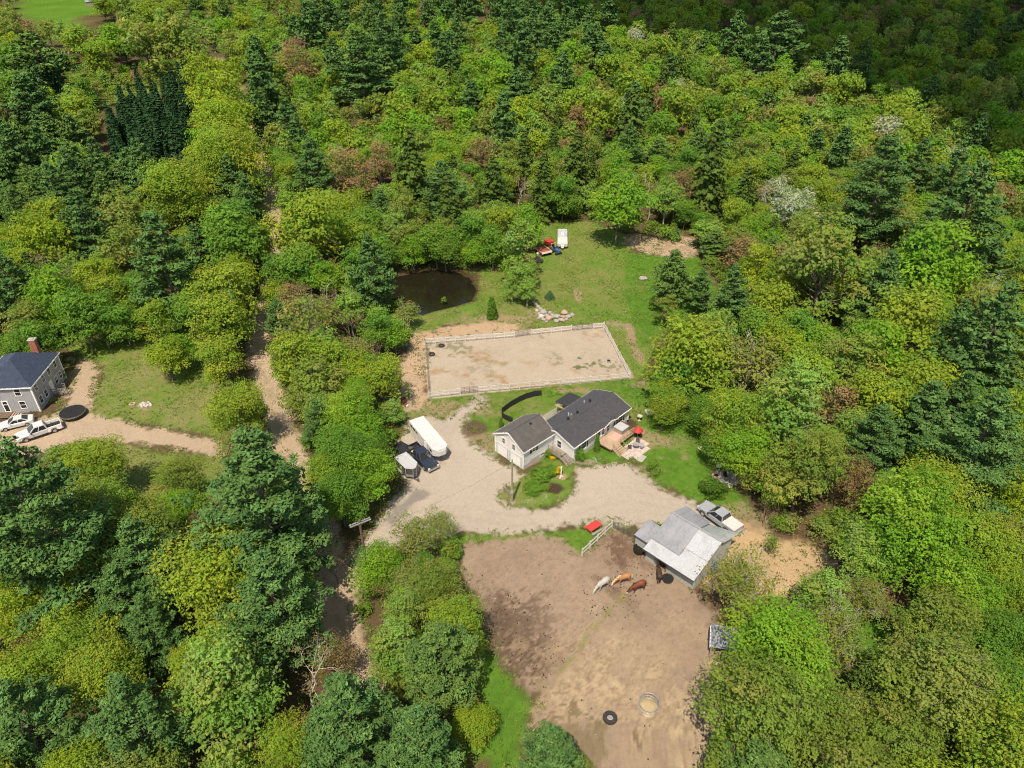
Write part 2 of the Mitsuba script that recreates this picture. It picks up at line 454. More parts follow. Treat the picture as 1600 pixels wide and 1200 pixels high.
    lay('clearing', SD['dirt_patch'], C((0.30, 0.225, 0.15), (0.42, 0.33, 0.23), n2 * 1.2 - 0.2), 1.2, 2.0)
    lay('driveway', SD['arena_apron'], C((0.42, 0.30, 0.20), (0.36, 0.27, 0.18), n2), 0.8, 1.2)
    w = lay('riding_arena', SD['arena'], sandy, 0.15, 0.1, 0.1)
    # rills of darker sand and a few weeds inside the arena
    o = p @ rot2(-0.17)
    rill = np.exp(-((o[:, 1] + 1.4 * np.sin(o[:, 0] * 0.35) + (n1 - 0.5) * 5 - 97.5) / 0.9) ** 2) + 0.7 * np.exp(-((o[:, 1] + (n1 - 0.5) * 6 - 103.0) / 0.6) ** 2)
    m = np.clip(rill, 0, 1) * sstep(0.35, 0.6, n2) * (SD['arena'] > 0) * 0.8
    col[:] = col * (1 - m[:, None]) + np.array([0.30, 0.20, 0.105]) * m[:, None]
    for (u, v, r_, k) in [(930, 520, 2.2, 0.5), (918, 565, 2.4, 0.85), (870, 560, 1.6, 0.4), (715, 545, 3.2, 0.55), (955, 575, 2.0, 0.5), (675, 538, 1.4, 0.6), (850, 523, 1.3, 0.4), (760, 575, 3.5, 0.3)]:
        c = G(u, v)[:2]
        m = sstep(0.0, 0.5, 1 - np.hypot(p[:, 0] - c[0], (p[:, 1] - c[1]) * 0.8) / r_ + (n2 - 0.5) * 1.8) * sstep(0.48, 0.58, n3) * k * (SD['arena'] > 0)
        cc = np.array([0.075, 0.115, 0.03]) if (u, v) != (930, 520) else np.array([0.27, 0.18, 0.10])
        col[:] = col * (1 - m[:, None]) + cc * m[:, None]
    lay('driveway', SD['driveway'], gravel, 0.5, 0.7)
    lay('driveway_of_the_second_house', SD['driveway_left'], C((0.40, 0.325, 0.24), (0.33, 0.26, 0.19), n1 * 0.7 + n2 * 0.5), 0.5, 0.9)
    # old tar at the mouth of the driveway
    tar = sdist(p, GP(px(600, 812, 622, 790, 650, 764, 662, 766, 676, 772, 668, 778, 640, 792, 612, 826)))
    m = sstep(-0.3, 0.4, tar + (n2 - 0.5) * 1.2) * 0.85
    col[:] = col * (1 - m[:, None]) + C((0.17, 0.16, 0.155), (0.23, 0.21, 0.195), n2) * m[:, None]
    rd = ldist(p, ROAD)
    lay('dirt_road', 2.05 - rd, C((0.42, 0.335, 0.25), (0.33, 0.26, 0.19), n1 * 0.8 + n2 * 0.4), 0.6, 0.9)
    m = (np.exp(-((rd - 0.0) / 0.5) ** 2) * 0.35 * sstep(0.4, 0.6, n2))
    col[:] = col * (1 - m[:, None]) + dry * m[:, None]
    # tyre tracks on the driveway
    for line in (px(1060, 790, 990, 775, 930, 785, 870, 805, 800, 815, 730, 800, 660, 800), px(740, 760, 700, 780, 650, 800), px(690, 700, 715, 740, 720, 790), px(755, 628, 722, 660, 712, 690)):
        d = ldist(p, GP(line))
        m = np.exp(-((np.abs(d - 0.85)) / 0.22) ** 2) * 0.28 * sstep(0.3, 0.6, n1)
        col[:] = col * (1 - m[:, None]) + np.array([0.30, 0.24, 0.175]) * m[:, None]
    # the garden island keeps its grass inside the driveway's loop
    isl = sdist(p, GP(px(780, 774, 790, 764, 806, 756, 822, 742, 850, 722, 885, 716, 898, 732, 896, 750, 891, 770, 868, 788, 832, 796, 796, 789)))
    w = sstep(-0.3, 0.3, isl + (n2 - 0.5) * 1.0)
    c = turf(grass * 0.9 + dry * 0.1, 0.4, 0.7)
    col[:] = col * (1 - w[:, None]) + c * w[:, None]
    cls[w > 0.5] = names.index('lawn')
    for (u, v, rx, ry, c) in [(866, 763, 1.5, 1.15, (0.060, 0.040, 0.030)), (980, 662, 1.6, 1.3, (0.075, 0.05, 0.038)), (745, 668, 2.2, 1.6, (0.10, 0.072, 0.05)), (835, 715, 0.9, 1.5, (0.25, 0.15, 0.10)), (880, 745, 0.8, 0.8, (0.30, 0.22, 0.15)), (912, 722, 1.8, 0.6, (0.25, 0.21, 0.16)), (790, 785, 1.6, 0.6, (0.33, 0.29, 0.22))]:
        c0 = G(u, v)[:2]
        m = sstep(0.0, 0.3, 1 - np.hypot((p[:, 0] - c0[0]) / rx, (p[:, 1] - c0[1]) / ry) + (n2 - 0.5) * 0.7)
        col[:] = col * (1 - m[:, None]) + np.asarray(c) * m[:, None]
    # pond bed and muddy rim
    pd = sdist(p, POND)
    m = sstep(-1.2, 0.2, pd + (n2 - 0.5) * 1.2)
    col[:] = col * (1 - m[:, None]) + np.array([0.05, 0.038, 0.022]) * m[:, None]
    col *= (0.96 + 0.08 * n5)[:, None]
    return col, cls, names, pd, SD, rd


GCOL, GCLS, GNAMES, PONDD, SD_ALL, ROADD = paint()
ZZ = relief(XX, YY).ravel() + (nz(GPTS, 2.5, 8, 1) - 0.5) * 0.10 - np.clip((PONDD + 0.6) * 0.45, 0, 2.2)
ZZ += np.where((GCLS == 0), (nz(GPTS, 1.0, 9, 1) - 0.5) * 0.35 * sstep(0.0, 2.0, -np.max([SD_ALL[k] for k in SD_ALL], axis=0)), 0)
ZZ -= np.where(SD_ALL['paddock'] > 0, 0.0, 0)


def ground_z(x, y):
    return float(relief(x, y))


def fine_grain(p, n, uv):
    a, b = p.x * 0.8 + p.y * 0.6, p.y * 0.8 - p.x * 0.6
    return dr.clip((noise(a * 5.0, b * 5.0) * 0.4 + noise(p.x * 13.0 + b, p.y * 13.0, 3.0) * 0.35 + noise(a * 29.0, b * 29.0, 7.0) * 0.45 - 0.50) * 0.45, 0, 0.18)


def soil_bump(p, n, uv):
    return fbm(p.x * 3.0, p.y * 3.0, 0.0, octaves=3)


VC = {'type': 'mesh_attribute', 'name': 'vertex_color'}
scene['mat_ground'] = {'type': 'twosided', 'bsdf': {'type': 'bumpmap', 'arbitrary': proc(soil_bump, eps=0.03), 'scale': 0.035, 'bsdf': {
    'type': 'blendbsdf', 'weight': proc(fine_grain), 'a': {'type': 'diffuse', 'reflectance': VC}, 'b': {'type': 'diffuse', 'reflectance': rgb((0.055, 0.048, 0.030))}}}}

nx_, ny_ = len(gx), len(gy)
ci, cj = np.meshgrid(np.arange(ny_ - 1), np.arange(nx_ - 1), indexing='ij')
q00 = (ci * nx_ + cj).ravel()
quads = np.stack([q00, q00 + 1, q00 + nx_ + 1, q00 + nx_], 1)
qcls = np.max(GCLS[quads], axis=1)
V3 = np.column_stack([GPTS, ZZ])
GLABEL = {'ground': ('forest floor of brown leaf litter and low green growth under the trees', None),
          'lawn': 'patchy green lawn round the white house, the arena and the pond',
          'lawn_beside_the_second_house': 'dry mown lawn beside the grey house and its gravel drive',
          'field': 'far green meadow at the upper corner beyond the trees', 'paddock': 'bare trodden brown paddock with dung and straw in front of the barn',
          'clearing': 'sandy orange clearing beside the barn', 'driveway': 'pale gravel driveway looping between the white house and the barn',
          'riding_arena': 'pale sand surface of the fenced riding arena', 'driveway_of_the_second_house': 'pale gravel drive leading to the grey house',
          'dirt_road': 'narrow sandy dirt road running through the forest'}
for k, nm in enumerate(GNAMES):
    qq = quads[qcls == k]
    used, inv = np.unique(qq, return_inverse=True)
    f = inv.reshape(-1, 4)
    mesh = trimesh.Trimesh(V3[used], np.vstack([f[:, [0, 1, 2]], f[:, [0, 2, 3]]]), process=False)
    scene[nm] = mikit.ply(mesh, 'mat_ground', smooth=True, color=GCOL[used].astype(np.float32))
    l = GLABEL[nm]
    lab(nm, l if isinstance(l, str) else l[0], kind='structure')

# pond water
def ripple(p, n, uv):
    return fbm(p.x * 1.1, p.y * 1.6, 0.0, octaves=3)


pbr('mat_water', (0.013, 0.012, 0.007), rough=0.06, spec=0.5, bump=ripple, bscale=0.02)
from shapely.geometry import Polygon
_pw = np.array(Polygon(POND).buffer(2.0).exterior.coords)[:-1]
m = M()
pv, pf = trimesh.creation.triangulate_polygon(Polygon(_pw), engine='earcut')
m.add(np.column_stack([pv, np.full(len(pv), -0.34)]), pf)
scene['pond_water'] = mikit.ply(m.mesh(), 'mat_water')
lab('pond_water', 'still black water of the small pond behind the arena', kind='structure')
# ------------------------------------------------------------------ trees
scene['mat_leaf_thin'] = {'type': 'principledthin', 'base_color': VC, 'roughness': 0.7, 'diff_trans': 0.95, 'eta': 1.3}
scene['mat_leaf'] = {'type': 'twosided', 'bsdf': {'type': 'diffuse', 'reflectance': VC}}
diff('mat_bark', proc(lambda p, n, uv: mix((0.10, 0.085, 0.07), (0.19, 0.17, 0.145), noise(p.x * 5, p.y * 5, p.z * 2.0))))
diff('mat_bark_pale', proc(lambda p, n, uv: mix((0.34, 0.31, 0.27), (0.50, 0.48, 0.44), noise(p.x * 5, p.y * 5, p.z * 3.0))))
diff('mat_twig', (0.17, 0.125, 0.10))


def leaf_mesh(c, nrm, size, col, rng, aspect=1.5, bend=0.25):
    """many small folded leaves as one mesh: two triangles each, with a colour per leaf"""
    n = len(c)
    r = rng.normal(size=(n, 3))
    a = np.cross(nrm, r)
    a /= np.linalg.norm(a, axis=1, keepdims=True) + 1e-9
    b = np.cross(nrm, a)
    sz = (size * rng.uniform(0.65, 1.35, n))[:, None]
    v = np.stack([c - a * sz * aspect / 2, c - b * sz / 2 - nrm * sz * bend, c + a * sz * aspect / 2, c + b * sz / 2 - nrm * sz * bend], 1).reshape(-1, 3)
    i = np.arange(n)[:, None] * 4
    f = np.vstack([i + [0, 1, 2], i + [0, 2, 3]])
    return v, f, np.repeat(col, 4, 0)


def fib(n, rng):
    k = np.arange(n) + 0.5
    z = 1 - 2 * k / n
    a = PI * (1 + 5 ** 0.5) * k + rng.uniform(0, 6)
    r = np.sqrt(1 - z * z)
    return np.stack([r * np.cos(a), r * np.sin(a), z], 1)


def nrmz(v):
    return v / (np.linalg.norm(v, axis=1, keepdims=True) + 1e-9)


def tint(base, n, rng, hue=0.12, val=0.16):
    base = np.asarray(base, float)
    v = 1 + rng.normal(size=(n, 1)) * val
    h = rng.normal(size=(n, 1)) * hue
    return np.clip(base * v * (1 + h * np.array([[1.0, 0.15, -0.5]])), 0.004, 0.9)


def broadleaf(seed, leaves, size, colors, h=12.0, w=9.0, lobes=26, fill=1.0, low=0.10, twigs=1, lobe_r=0.26, shape=1.0, gap=0.24, bark_n=5):
    """unit made in metres: crown of leaf clumps carried by limbs"""
    rng = np.random.default_rng(seed)
    cz = h * (1 + low) / 2
    rz, rx = h * (1 - low) / 2, w / 2
    d = fib(lobes, rng)
    d = nrmz(d + rng.normal(size=d.shape) * 0.22)
    d = d[d[:, 2] > -0.72]
    rad = rng.uniform(0.48, 0.96, len(d))
    e = d * rad[:, None]
    taper = 1 - 0.22 * shape * np.clip(e[:, 2:3], -1, 1)
    cen = np.column_stack([e[:, :2] * rx * taper, e[:, 2] * rz + cz])
    cen = np.vstack([cen, np.column_stack([rng.normal(size=(4, 2)) * rx * 0.25, cz + rng.uniform(-0.1, 0.55, 4) * rz])])
    lr = w * lobe_r * rng.uniform(0.55, 1.25, len(cen))
    share = lr ** 2 * rng.uniform(0.75, 1.25, len(cen))
    cnt = np.maximum(8, (leaves * share / share.sum())).astype(int)
    cs, ns, cl = [], [], []
    lean = np.asarray(colors, float)
    for i in range(len(cen)):
        m = cnt[i]
        u = nrmz(rng.normal(size=(m, 3)))
        u[:, 2] = np.where(u[:, 2] < -0.35, -u[:, 2], u[:, 2])
        rr = lr[i] * (0.40 + 0.66 * rng.uniform(0, 1, m) ** 0.6) * np.where(rng.uniform(0, 1, m) < 0.16, 1.28, 1.0)
        # small tufts on the lobe leave gaps between them
        tu = nrmz(rng.normal(size=(max(5, m // 26), 3)))
        near = np.argmax(u @ tu.T, 1)
        u = nrmz(u * (1 - gap) + tu[near] * gap)
        c = cen[i] + u * rr[:, None] * np.array([1.12, 1.12, 0.78])
        cs.append(c)
        ns.append(nrmz(u * 0.80 + np.array([0, 0, 0.45]) + rng.normal(size=(m, 3)) * 0.40))
        base = lean[rng.integers(len(lean))]
        cl.append(tint(tint(base, 1, rng, 0.07, 0.08), m, rng, 0.06, 0.10))
    c, n_, col = np.vstack(cs), np.vstack(ns), np.vstack(cl)
    keep = (c[:, 2] > h * low * 0.45) & (rng.uniform(0, 1, len(c)) < fill)
    crown = leaf_mesh(c[keep], n_[keep], size, col[keep], rng)
    tr = M()
    z0 = h * low
    lean_ = rng.normal(size=2) * 0.02 * h
    pts = [np.array([0, 0, -0.4]), np.array([lean_[0] * .3, lean_[1] * .3, z0]), np.array([lean_[0], lean_[1], h * 0.80])]
    r0 = 0.018 * h
    tr.tube(pts, [r0 * 1.2, r0 * 0.85, r0 * 0.15], bark_n + 1, caps=False)
    for i in range(len(cen)):
        t = rng.uniform(0.15, 0.65)
        a = pts[1] * (1 - t) + pts[2] * t
        if a[2] > cen[i][2]:
            a = pts[1] + (pts[2] - pts[1]) * 0.1
        mid = a * 0.5 + cen[i] * 0.5 + np.array([0, 0, -0.04 * h])
        tr.tube([a, mid, cen[i]], [r0 * 0.42, r0 * 0.26, r0 * 0.09], 4, caps=False)
        for k in range(twigs if leaves > 2000 else 0):
            u = unit(rng.normal(size=3) * [1, 1, 0.6] + [0, 0, 0.5] + (cen[i] - np.array([0, 0, cz])) * 0.12)
            e1 = cen[i] + u * lr[i] * rng.uniform(0.7, 1.25)
            b0 = mid * 0.4 + cen[i] * 0.6
            q = (b0 + e1) / 2 + rng.normal(size=3) * 0.15 * lr[i]
            tr.tube([b0, q, e1], [0.035, 0.022, 0.008], 3, caps=False)
            for s_ in range(3):
                u2 = unit(u + rng.normal(size=3) * 0.6)
                st = b0 + (e1 - b0) * rng.uniform(0.35, 0.9)
                tr.tube([st, st + u2 * lr[i] * rng.uniform(0.35, 0.7)], [0.018, 0.006], 3, caps=False)
    return crown, tr


def white_pine(seed, leaves, size, colors, h=22.0, w=9.5, low=0.22, puffs=1.0):
    rng = np.random.default_rng(seed)
    cs, ns, cl = [], [], []
    tr = M()
    r0 = 0.014 * h
    bend = rng.normal(size=2) * 0.015 * h
    tr.tube([(0, 0, -0.4), (bend[0] * .4, bend[1] * .4, h * 0.5), (bend[0], bend[1], h * 0.97)], [r0 * 1.2, r0 * 0.8, r0 * 0.12], 7, caps=False)
    z = h * low
    lev = []
    while z < h * 0.97:
        lev.append(z)
        z += h * 0.052 * rng.uniform(0.75, 1.3) * (1.15 - 0.5 * z / h)
    tips = []
    for z in lev:
        t = (z / h - low) / (1 - low)
        prof = (0.60 + 0.42 * math.sin(PI * min(1, (t + 0.18)) ** 0.9)) * (1 - t ** 2.3) + 0.05
        nb = rng.integers(4, 7)
        a0 = rng.uniform(0, 6.28)
        for k in range(nb):
            L = w / 2 * prof * rng.uniform(0.55, 1.2)
            a = a0 + 6.283 * k / nb + rng.normal() * 0.25
            up = 0.10 + 0.55 * t + rng.normal() * 0.08
            base = np.array([bend[0] * z / h, bend[1] * z / h, z])
            dirv = np.array([math.cos(a), math.sin(a), 0])
            tip = base + dirv * L + np.array([0, 0, up * L])
            tr.tube([base, (base + tip) / 2 - [0, 0, 0.05 * L], tip], [r0 * 0.30 * (1.1 - t), r0 * 0.2 * (1.1 - t), 0.02], 3, caps=False)
            m = max(2, int(round(puffs * (1.0 + L * 1.35))))
            for j in range(m):
                s_ = 1 - 0.68 * (j / m) ** 1.15 * rng.uniform(0.8, 1.1)
                side = np.array([-dirv[1], dirv[0], 0]) * rng.normal() * 0.24 * L * (0.5 + 0.5 * s_)
                tips.append((base + (tip - base) * s_ + side + np.array([0, 0, 0.10]), 0.45 + 0.10 * L * rng.uniform(0.6, 1.4), dirv, t))
    tips.append((np.array([bend[0], bend[1], h * 0.975]), 0.8, np.array([1, 0, 0.0]), 1.0))
    tot = sum(x[1] ** 2 for x in tips)
    lean = np.asarray(colors, float)
    for p_, r_, dv, t in tips:
        m = max(5, int(leaves * r_ * r_ / tot))
        u = nrmz(rng.normal(size=(m, 3)) + np.array([0, 0, 0.35]) + dv * 0.35)
        c = p_ + u * (r_ * (0.35 + 0.65 * rng.uniform(0, 1, m) ** 0.6))[:, None] * np.array([1.15, 1.15, 0.50])
        cs.append(c)
        ns.append(nrmz(u * 0.5 + np.array([0, 0, 0.75]) + rng.normal(size=(m, 3)) * 0.5))
        base = lean[rng.integers(len(lean))]
        cl.append(tint(tint(base, 1, rng, 0.06, 0.12), m, rng, 0.06, 0.14))
    c, n_, col = np.vstack(cs), np.vstack(ns), np.vstack(cl)
    return leaf_mesh(c, n_, size, col, rng, aspect=1.9), tr


def spruce(seed, leaves, size, colors, h=16.0, w=5.0, low=0.06, droop=0.35, rag=0.25, power=0.85):
    rng = np.random.default_rng(seed)
    tr = M()
    r0 = 0.012 * h
    tr.tube([(0, 0, -0.3), (0, 0, h * 0.98)], [r0 * 1.2, r0 * 0.1], 6, caps=False)
    cs, ns, cl, wt = [], [], [], []
    lev = []
    z = h * low
    while z < h * 0.985:
        lev.append(z)
        z += h * 0.034 * rng.uniform(0.8, 1.25)
    br = []
    for z in lev:
        t = (z / h - low) / (1 - low)
        nb = rng.integers(6, 10)
        a0 = rng.uniform(0, 6.28)
        for k in range(nb):
            L = max(0.16, w / 2 * (1 - t) ** power * rng.uniform(1 - rag, 1 + rag * 0.7))
            br.append((z, L, a0 + 6.283 * k / nb + rng.normal() * 0.15))
    tot = sum(b[1] for b in br)
    lean = np.asarray(colors, float)
    for z, L, a in br:
        m = max(3, int(leaves * L / tot))
        s_ = rng.uniform(0.15, 1, m) ** 0.7
        wdt = 0.20 * L * (1.15 - s_) + 0.06
        lat = rng.normal(size=m) * wdt
        dv, sv = np.array([math.cos(a), math.sin(a)]), np.array([-math.sin(a), math.cos(a)])
        xy = dv * (s_ * L)[:, None] + sv * lat[:, None]
        zz = z - droop * L * s_ ** 1.5 + rng.normal(size=m) * 0.05 - np.abs(lat) * 0.2
        cs.append(np.column_stack([xy, zz]))
        ns.append(nrmz(np.column_stack([np.tile(dv, (m, 1)) * 0.6, np.ones(m) * 0.75]) + rng.normal(size=(m, 3)) * 0.4))
        base = lean[rng.integers(len(lean))]
        cl.append(tint(tint(base, 1, rng, 0.05, 0.10), m, rng, 0.05, 0.14))
        if L > 0.6:
            tr.tube([(0, 0, z), (dv[0] * L * .8, dv[1] * L * .8, z - droop * L * 0.7)], [r0 * 0.25, 0.01], 3, caps=False)
    return leaf_mesh(np.vstack(cs), np.vstack(ns), size, np.vstack(cl), rng, aspect=1.7), tr


def bare_tree(seed, h=11.0, w=7.0, depth=5, buds=0, bud_col=((0.2, 0.1, 0.06),), bud_size=0.16, dead=False):
    rng = np.random.default_rng(seed)
    tr = M()
    ends = []

    def grow(p, d, L, r, k):
        q = p + d * L * 0.5 + rng.normal(size=3) * 0.05 * L
        e = p + d * L + np.array([0, 0, 0.03 * L])
        tr.tube([p, q, e], [r, r * 0.8, r * 0.58], 5 if k > 2 else 3, caps=False)
        if k == 0:
            ends.append(e)
            return
        if k <= 2:
            ends.append(e)
        for j in range(rng.integers(2, 4) if not dead else rng.integers(1, 4)):
            spread = 0.62 if k > 2 else 0.8
            dd = unit(d + rng.normal(size=3) * spread * np.array([w / h * 1.5, w / h * 1.5, 0.6]) + np.array([0, 0, 0.18]))
            grow(e if rng.uniform() < 0.6 else q * 0.4 + e * 0.6, dd, L * rng.uniform(0.58, 0.85), r * 0.58, k - 1)
    grow(np.array([0, 0, -0.3]), unit(np.array([rng.normal() * .06, rng.normal() * .06, 1.0])), h * 0.33, h * 0.013, depth)
    crown = None
    if buds:
        ends = np.array(ends)
        pick = ends[rng.integers(len(ends), size=buds)] + rng.normal(size=(buds, 3)) * 0.28
        lean = np.asarray(bud_col, float)
        crown = leaf_mesh(pick, nrmz(rng.normal(size=(buds, 3)) + [0, 0, 0.6]), bud_size, tint(lean[rng.integers(len(lean), size=buds)], buds, rng, 0.1, 0.2), rng)
    return crown, tr


PAL = {  # real leaf colours, several of a kind in each crown
    'maple': [(0.176, 0.256, 0.030), (0.154, 0.244, 0.032), (0.194, 0.252, 0.034)],
    'bright': [(0.140, 0.264, 0.026), (0.124, 0.246, 0.026), (0.162, 0.268, 0.030)],
    'yellow': [(0.192, 0.274, 0.028), (0.176, 0.264, 0.028), (0.210, 0.270, 0.030)],
    'olive': [(0.152, 0.214, 0.040), (0.134, 0.206, 0.038), (0.182, 0.218, 0.052)],
    'soft': [(0.165, 0.262, 0.050), (0.144, 0.246, 0.044), (0.186, 0.262, 0.062)],
    'green': [(0.106, 0.206, 0.030), (0.092, 0.188, 0.030), (0.120, 0.212, 0.032)],
    'russet': [(0.220, 0.160, 0.070), (0.200, 0.172, 0.060), (0.225, 0.155, 0.09)],
    'white': [(0.32, 0.34, 0.27), (0.28, 0.32, 0.22), (0.22, 0.30, 0.13)],
    'pine': [(0.080, 0.162, 0.046), (0.094, 0.178, 0.050), (0.070, 0.144, 0.042)],
    'pine2': [(0.098, 0.178, 0.044), (0.110, 0.19, 0.046), (0.086, 0.160, 0.042)],
    'spruce': [(0.032, 0.074, 0.030), (0.038, 0.084, 0.030), (0.028, 0.066, 0.030)],
    'hemlock': [(0.072, 0.122, 0.024), (0.086, 0.137, 0.028), (0.062, 0.107, 0.024)],
    'bluespruce': [(0.062, 0.130, 0.060), (0.075, 0.145, 0.072)],
    'mound': [(0.085, 0.185, 0.022), (0.105, 0.205, 0.026)],
    'thin': [(0.165, 0.200, 0.040), (0.20, 0.20, 0.055), (0.14, 0.195, 0.035)],
    'bush': [(0.050, 0.110, 0.016), (0.06, 0.125, 0.018)],
    'shrub': [(0.095, 0.190, 0.024), (0.115, 0.210, 0.028), (0.14, 0.205, 0.035)],
    'flower': [(0.55, 0.36, 0.015), (0.50, 0.33, 0.015), (0.30, 0.28, 0.02)],
    'arbor': [(0.060, 0.130, 0.018), (0.072, 0.145, 0.020)],
}
GROUPS = {}


def group_of(name, parts, rad, hgt):
    sg = {'type': 'shapegroup'}
    for nm, (v, f, c), mat in parts:
        sg[nm] = mikit.ply(trimesh.Trimesh(v, f, process=False), mat, color=None if c is None else c.astype(np.float32))
    scene[name] = sg
    GROUPS[name] = (rad, hgt)


def add_kind(kind, make, pal, variants, lods, bark='mat_bark', w=8.6, h=13.0, leafmat=None, **kw):
    thin = make is broadleaf
    leafmat = leafmat or ('mat_leaf_thin' if thin else 'mat_leaf')
    for lod, (leaves, size) in lods.items():
        for k in range(variants if lod != 'F' else max(2, variants - 1)):
            seed = abs(hash_(kind)) % 9999 + 17 * k + 1
            crown, tr = make(seed, leaves, size, np.array(PAL[pal]) * (1.55 if thin else 1.0), h=h, w=w, **kw)
            t = tr.mesh()
            if lod == 'F':
                crown_only = [('crown', crown, leafmat)]
                group_of(f'group_{kind}_{lod}{k}', crown_only + [('trunk', (np.asarray(t.vertices), np.asarray(t.faces), None), bark)], w / 2, h)
            else:
                group_of(f'group_{kind}_{lod}{k}', [('crown', crown, leafmat), ('trunk', (np.asarray(t.vertices), np.asarray(t.faces), None), bark)], w / 2, h)
    KINDS[kind] = (variants, list(lods), w, h)


def hash_(s):
    x = 7
    for ch in s:
        x = (x * 131 + ord(ch)) % 1000003
    return x


KINDS = {}
DEC = {'N': (14500, 0.195), 'M': (5600, 0.31), 'F': (1700, 0.56)}
add_kind('maple', broadleaf, 'maple', 3, DEC, lobes=30)
add_kind('bright', broadleaf, 'bright', 3, DEC, lobes=26)
add_kind('yellow', broadleaf, 'yellow', 2, DEC, lobes=28)
add_kind('olive', broadleaf, 'olive', 3, DEC, lobes=24, fill=0.72, twigs=2, gap=0.34, lobe_r=0.25)
add_kind('thin', broadleaf, 'thin', 2, {'N': (4200, 0.22), 'M': (2200, 0.34), 'F': (800, 0.6)}, lobes=24, w=8.0, h=11.0, gap=0.3, fill=0.8, twigs=5, bark='mat_bark_pale')
add_kind('green', broadleaf, 'green', 2, DEC, lobes=28)
add_kind('soft', broadleaf, 'soft', 3, {'N': (9000, 0.22), 'M': (3600, 0.36), 'F': (1200, 0.62)}, lobes=22, w=6.5, h=13.0, lobe_r=0.30, shape=1.6, low=0.08, gap=0.35, fill=0.85, twigs=1, bark='mat_bark_pale')
add_kind('russet', broadleaf, 'russet', 2, {'N': (6500, 0.17), 'M': (2600, 0.30), 'F': (850, 0.55)}, lobes=24, w=8.0, h=12.5, gap=0.3, fill=0.7, twigs=4)
add_kind('white', broadleaf, 'white', 2, {'M': (4200, 0.30), 'F': (1400, 0.5)}, lobes=22, w=8, h=10, gap=0.3, fill=0.7, twigs=3)
PIN = {'N': (15000, 0.23), 'M': (6000, 0.37), 'F': (1900, 0.66)}
add_kind('pine', white_pine, 'pine', 3, PIN, w=9.5, h=21.0)
add_kind('pineb', white_pine, 'pine2', 2, PIN, w=9.0, h=18.0)
add_kind('spruce', spruce, 'spruce', 2, {'M': (4200, 0.26), 'F': (1500, 0.5)}, w=4.6, h=16.0)
add_kind('hemlock', spruce, 'hemlock', 2, {'N': (12000, 0.2), 'M': (5200, 0.34), 'F': (1500, 0.66)}, w=7.5, h=15.0, droop=0.25, rag=0.45, power=0.65)
add_kind('bluespruce', spruce, 'bluespruce', 1, {'N': (3800, 0.16)}, w=4.0, h=6.0, low=0.02, power=0.7)
for k in range(3):
    c_, t_ = bare_tree(300 + k, buds=500 if k else 260, bud_col=PAL['russet'], bud_size=0.13)
    t_ = t_.mesh()
    group_of(f'group_bare_N{k}', [('crown', c_, 'mat_leaf'), ('trunk', (np.asarray(t_.vertices), np.asarray(t_.faces), None), 'mat_twig' if k != 1 else 'mat_bark_pale')], 3.5, 11.0)
KINDS['bare'] = (3, ['N'], 7.0, 11.0)
for k in range(2):
    _, t_ = bare_tree(330 + k, depth=4, dead=True, h=10, w=5)
    t_ = t_.mesh()
    group_of(f'group_dead_N{k}', [('trunk', (np.asarray(t_.vertices), np.asarray(t_.faces), None), 'mat_bark_pale')], 2.0, 10.0)
KINDS['dead'] = (2, ['N'], 4.0, 10.0)

def add_small(kind, make, pal, leaves, size, w, h, n=2, **kw):
    for k in range(n):
        crown, tr = make(hash_(kind) % 997 + k, leaves, size, PAL[pal], h=h, w=w, **kw)
        t = tr.mesh()
        group_of(f'group_{kind}_N{k}', [('crown', crown, 'mat_leaf'), ('trunk', (np.asarray(t.vertices), np.asarray(t.faces), None), 'mat_bark')], w / 2, h)
    KINDS[kind] = (n, ['N'], w, h)


add_small('shrub', broadleaf, 'shrub', 1300, 0.14, 2.4, 1.9, 3, lobes=12, low=0.02, lobe_r=0.30, bark_n=3)
add_small('bush', broadleaf, 'bush', 3600, 0.10, 2.4, 1.9, 1, lobes=30, low=0.0, lobe_r=0.2, gap=0.15, bark_n=3)
add_small('mound', broadleaf, 'mound', 3000, 0.12, 2.4, 1.9, 1, lobes=26, low=0.0, lobe_r=0.22, gap=0.3, bark_n=3)
add_small('brush', broadleaf, 'olive', 800, 0.13, 2.4, 2.2, 2, lobes=10, low=0.02, lobe_r=0.30, bark_n=3, twigs=2, fill=0.8)
add_small('flowering_shrub', broadleaf, 'flower', 900, 0.10, 1.3, 1.2, 1, lobes=9, low=0.02, lobe_r=0.30, bark_n=3)
add_small('arborvitae', spruce, 'arbor', 2600, 0.12, 1.3, 2.9, 1, low=0.02, droop=-0.3, rag=0.15, power=0.55)

NAME = {'maple': ('maple_tree', 'yellow-green tree'), 'bright': ('maple_tree', 'vivid green tree'), 'yellow': ('maple_tree', 'golden green tree'), 'olive': ('oak_tree', 'sparse olive green tree'),
        'green': ('ash_tree', 'deep green tree'), 'soft': ('birch_tree', 'slender pale green tree'), 'russet': ('red_maple_tree', 'russet budding tree'), 'white': ('blossoming_tree', 'pale blossoming tree'),
        'pine': ('pine_tree', 'blue-green pine'), 'pineb': ('pine_tree', 'mid green pine'), 'spruce': ('spruce_tree', 'narrow dark spruce'), 'hemlock': ('hemlock_tree', 'dark olive evergreen'),
        'bluespruce': ('spruce_sapling', 'small blue-green spruce'), 'thin': ('oak_tree', 'thinly leaved olive tree'), 'bush': ('shrub', 'dense round bush'), 'mound': ('shrub', 'spreading green shrub'), 'bare': ('bare_tree', 'leafless twiggy tree'), 'dead': ('dead_tree', 'dead grey tree'), 'shrub': ('shrub', 'low leafy shrub'), 'brush': ('shrub', 'low olive shrub'),
        'flowering_shrub': ('shrub', 'yellow flowering shrub'), 'arborvitae': ('evergreen_shrub', 'clipped evergreen cone')}
TREE_OF = {}
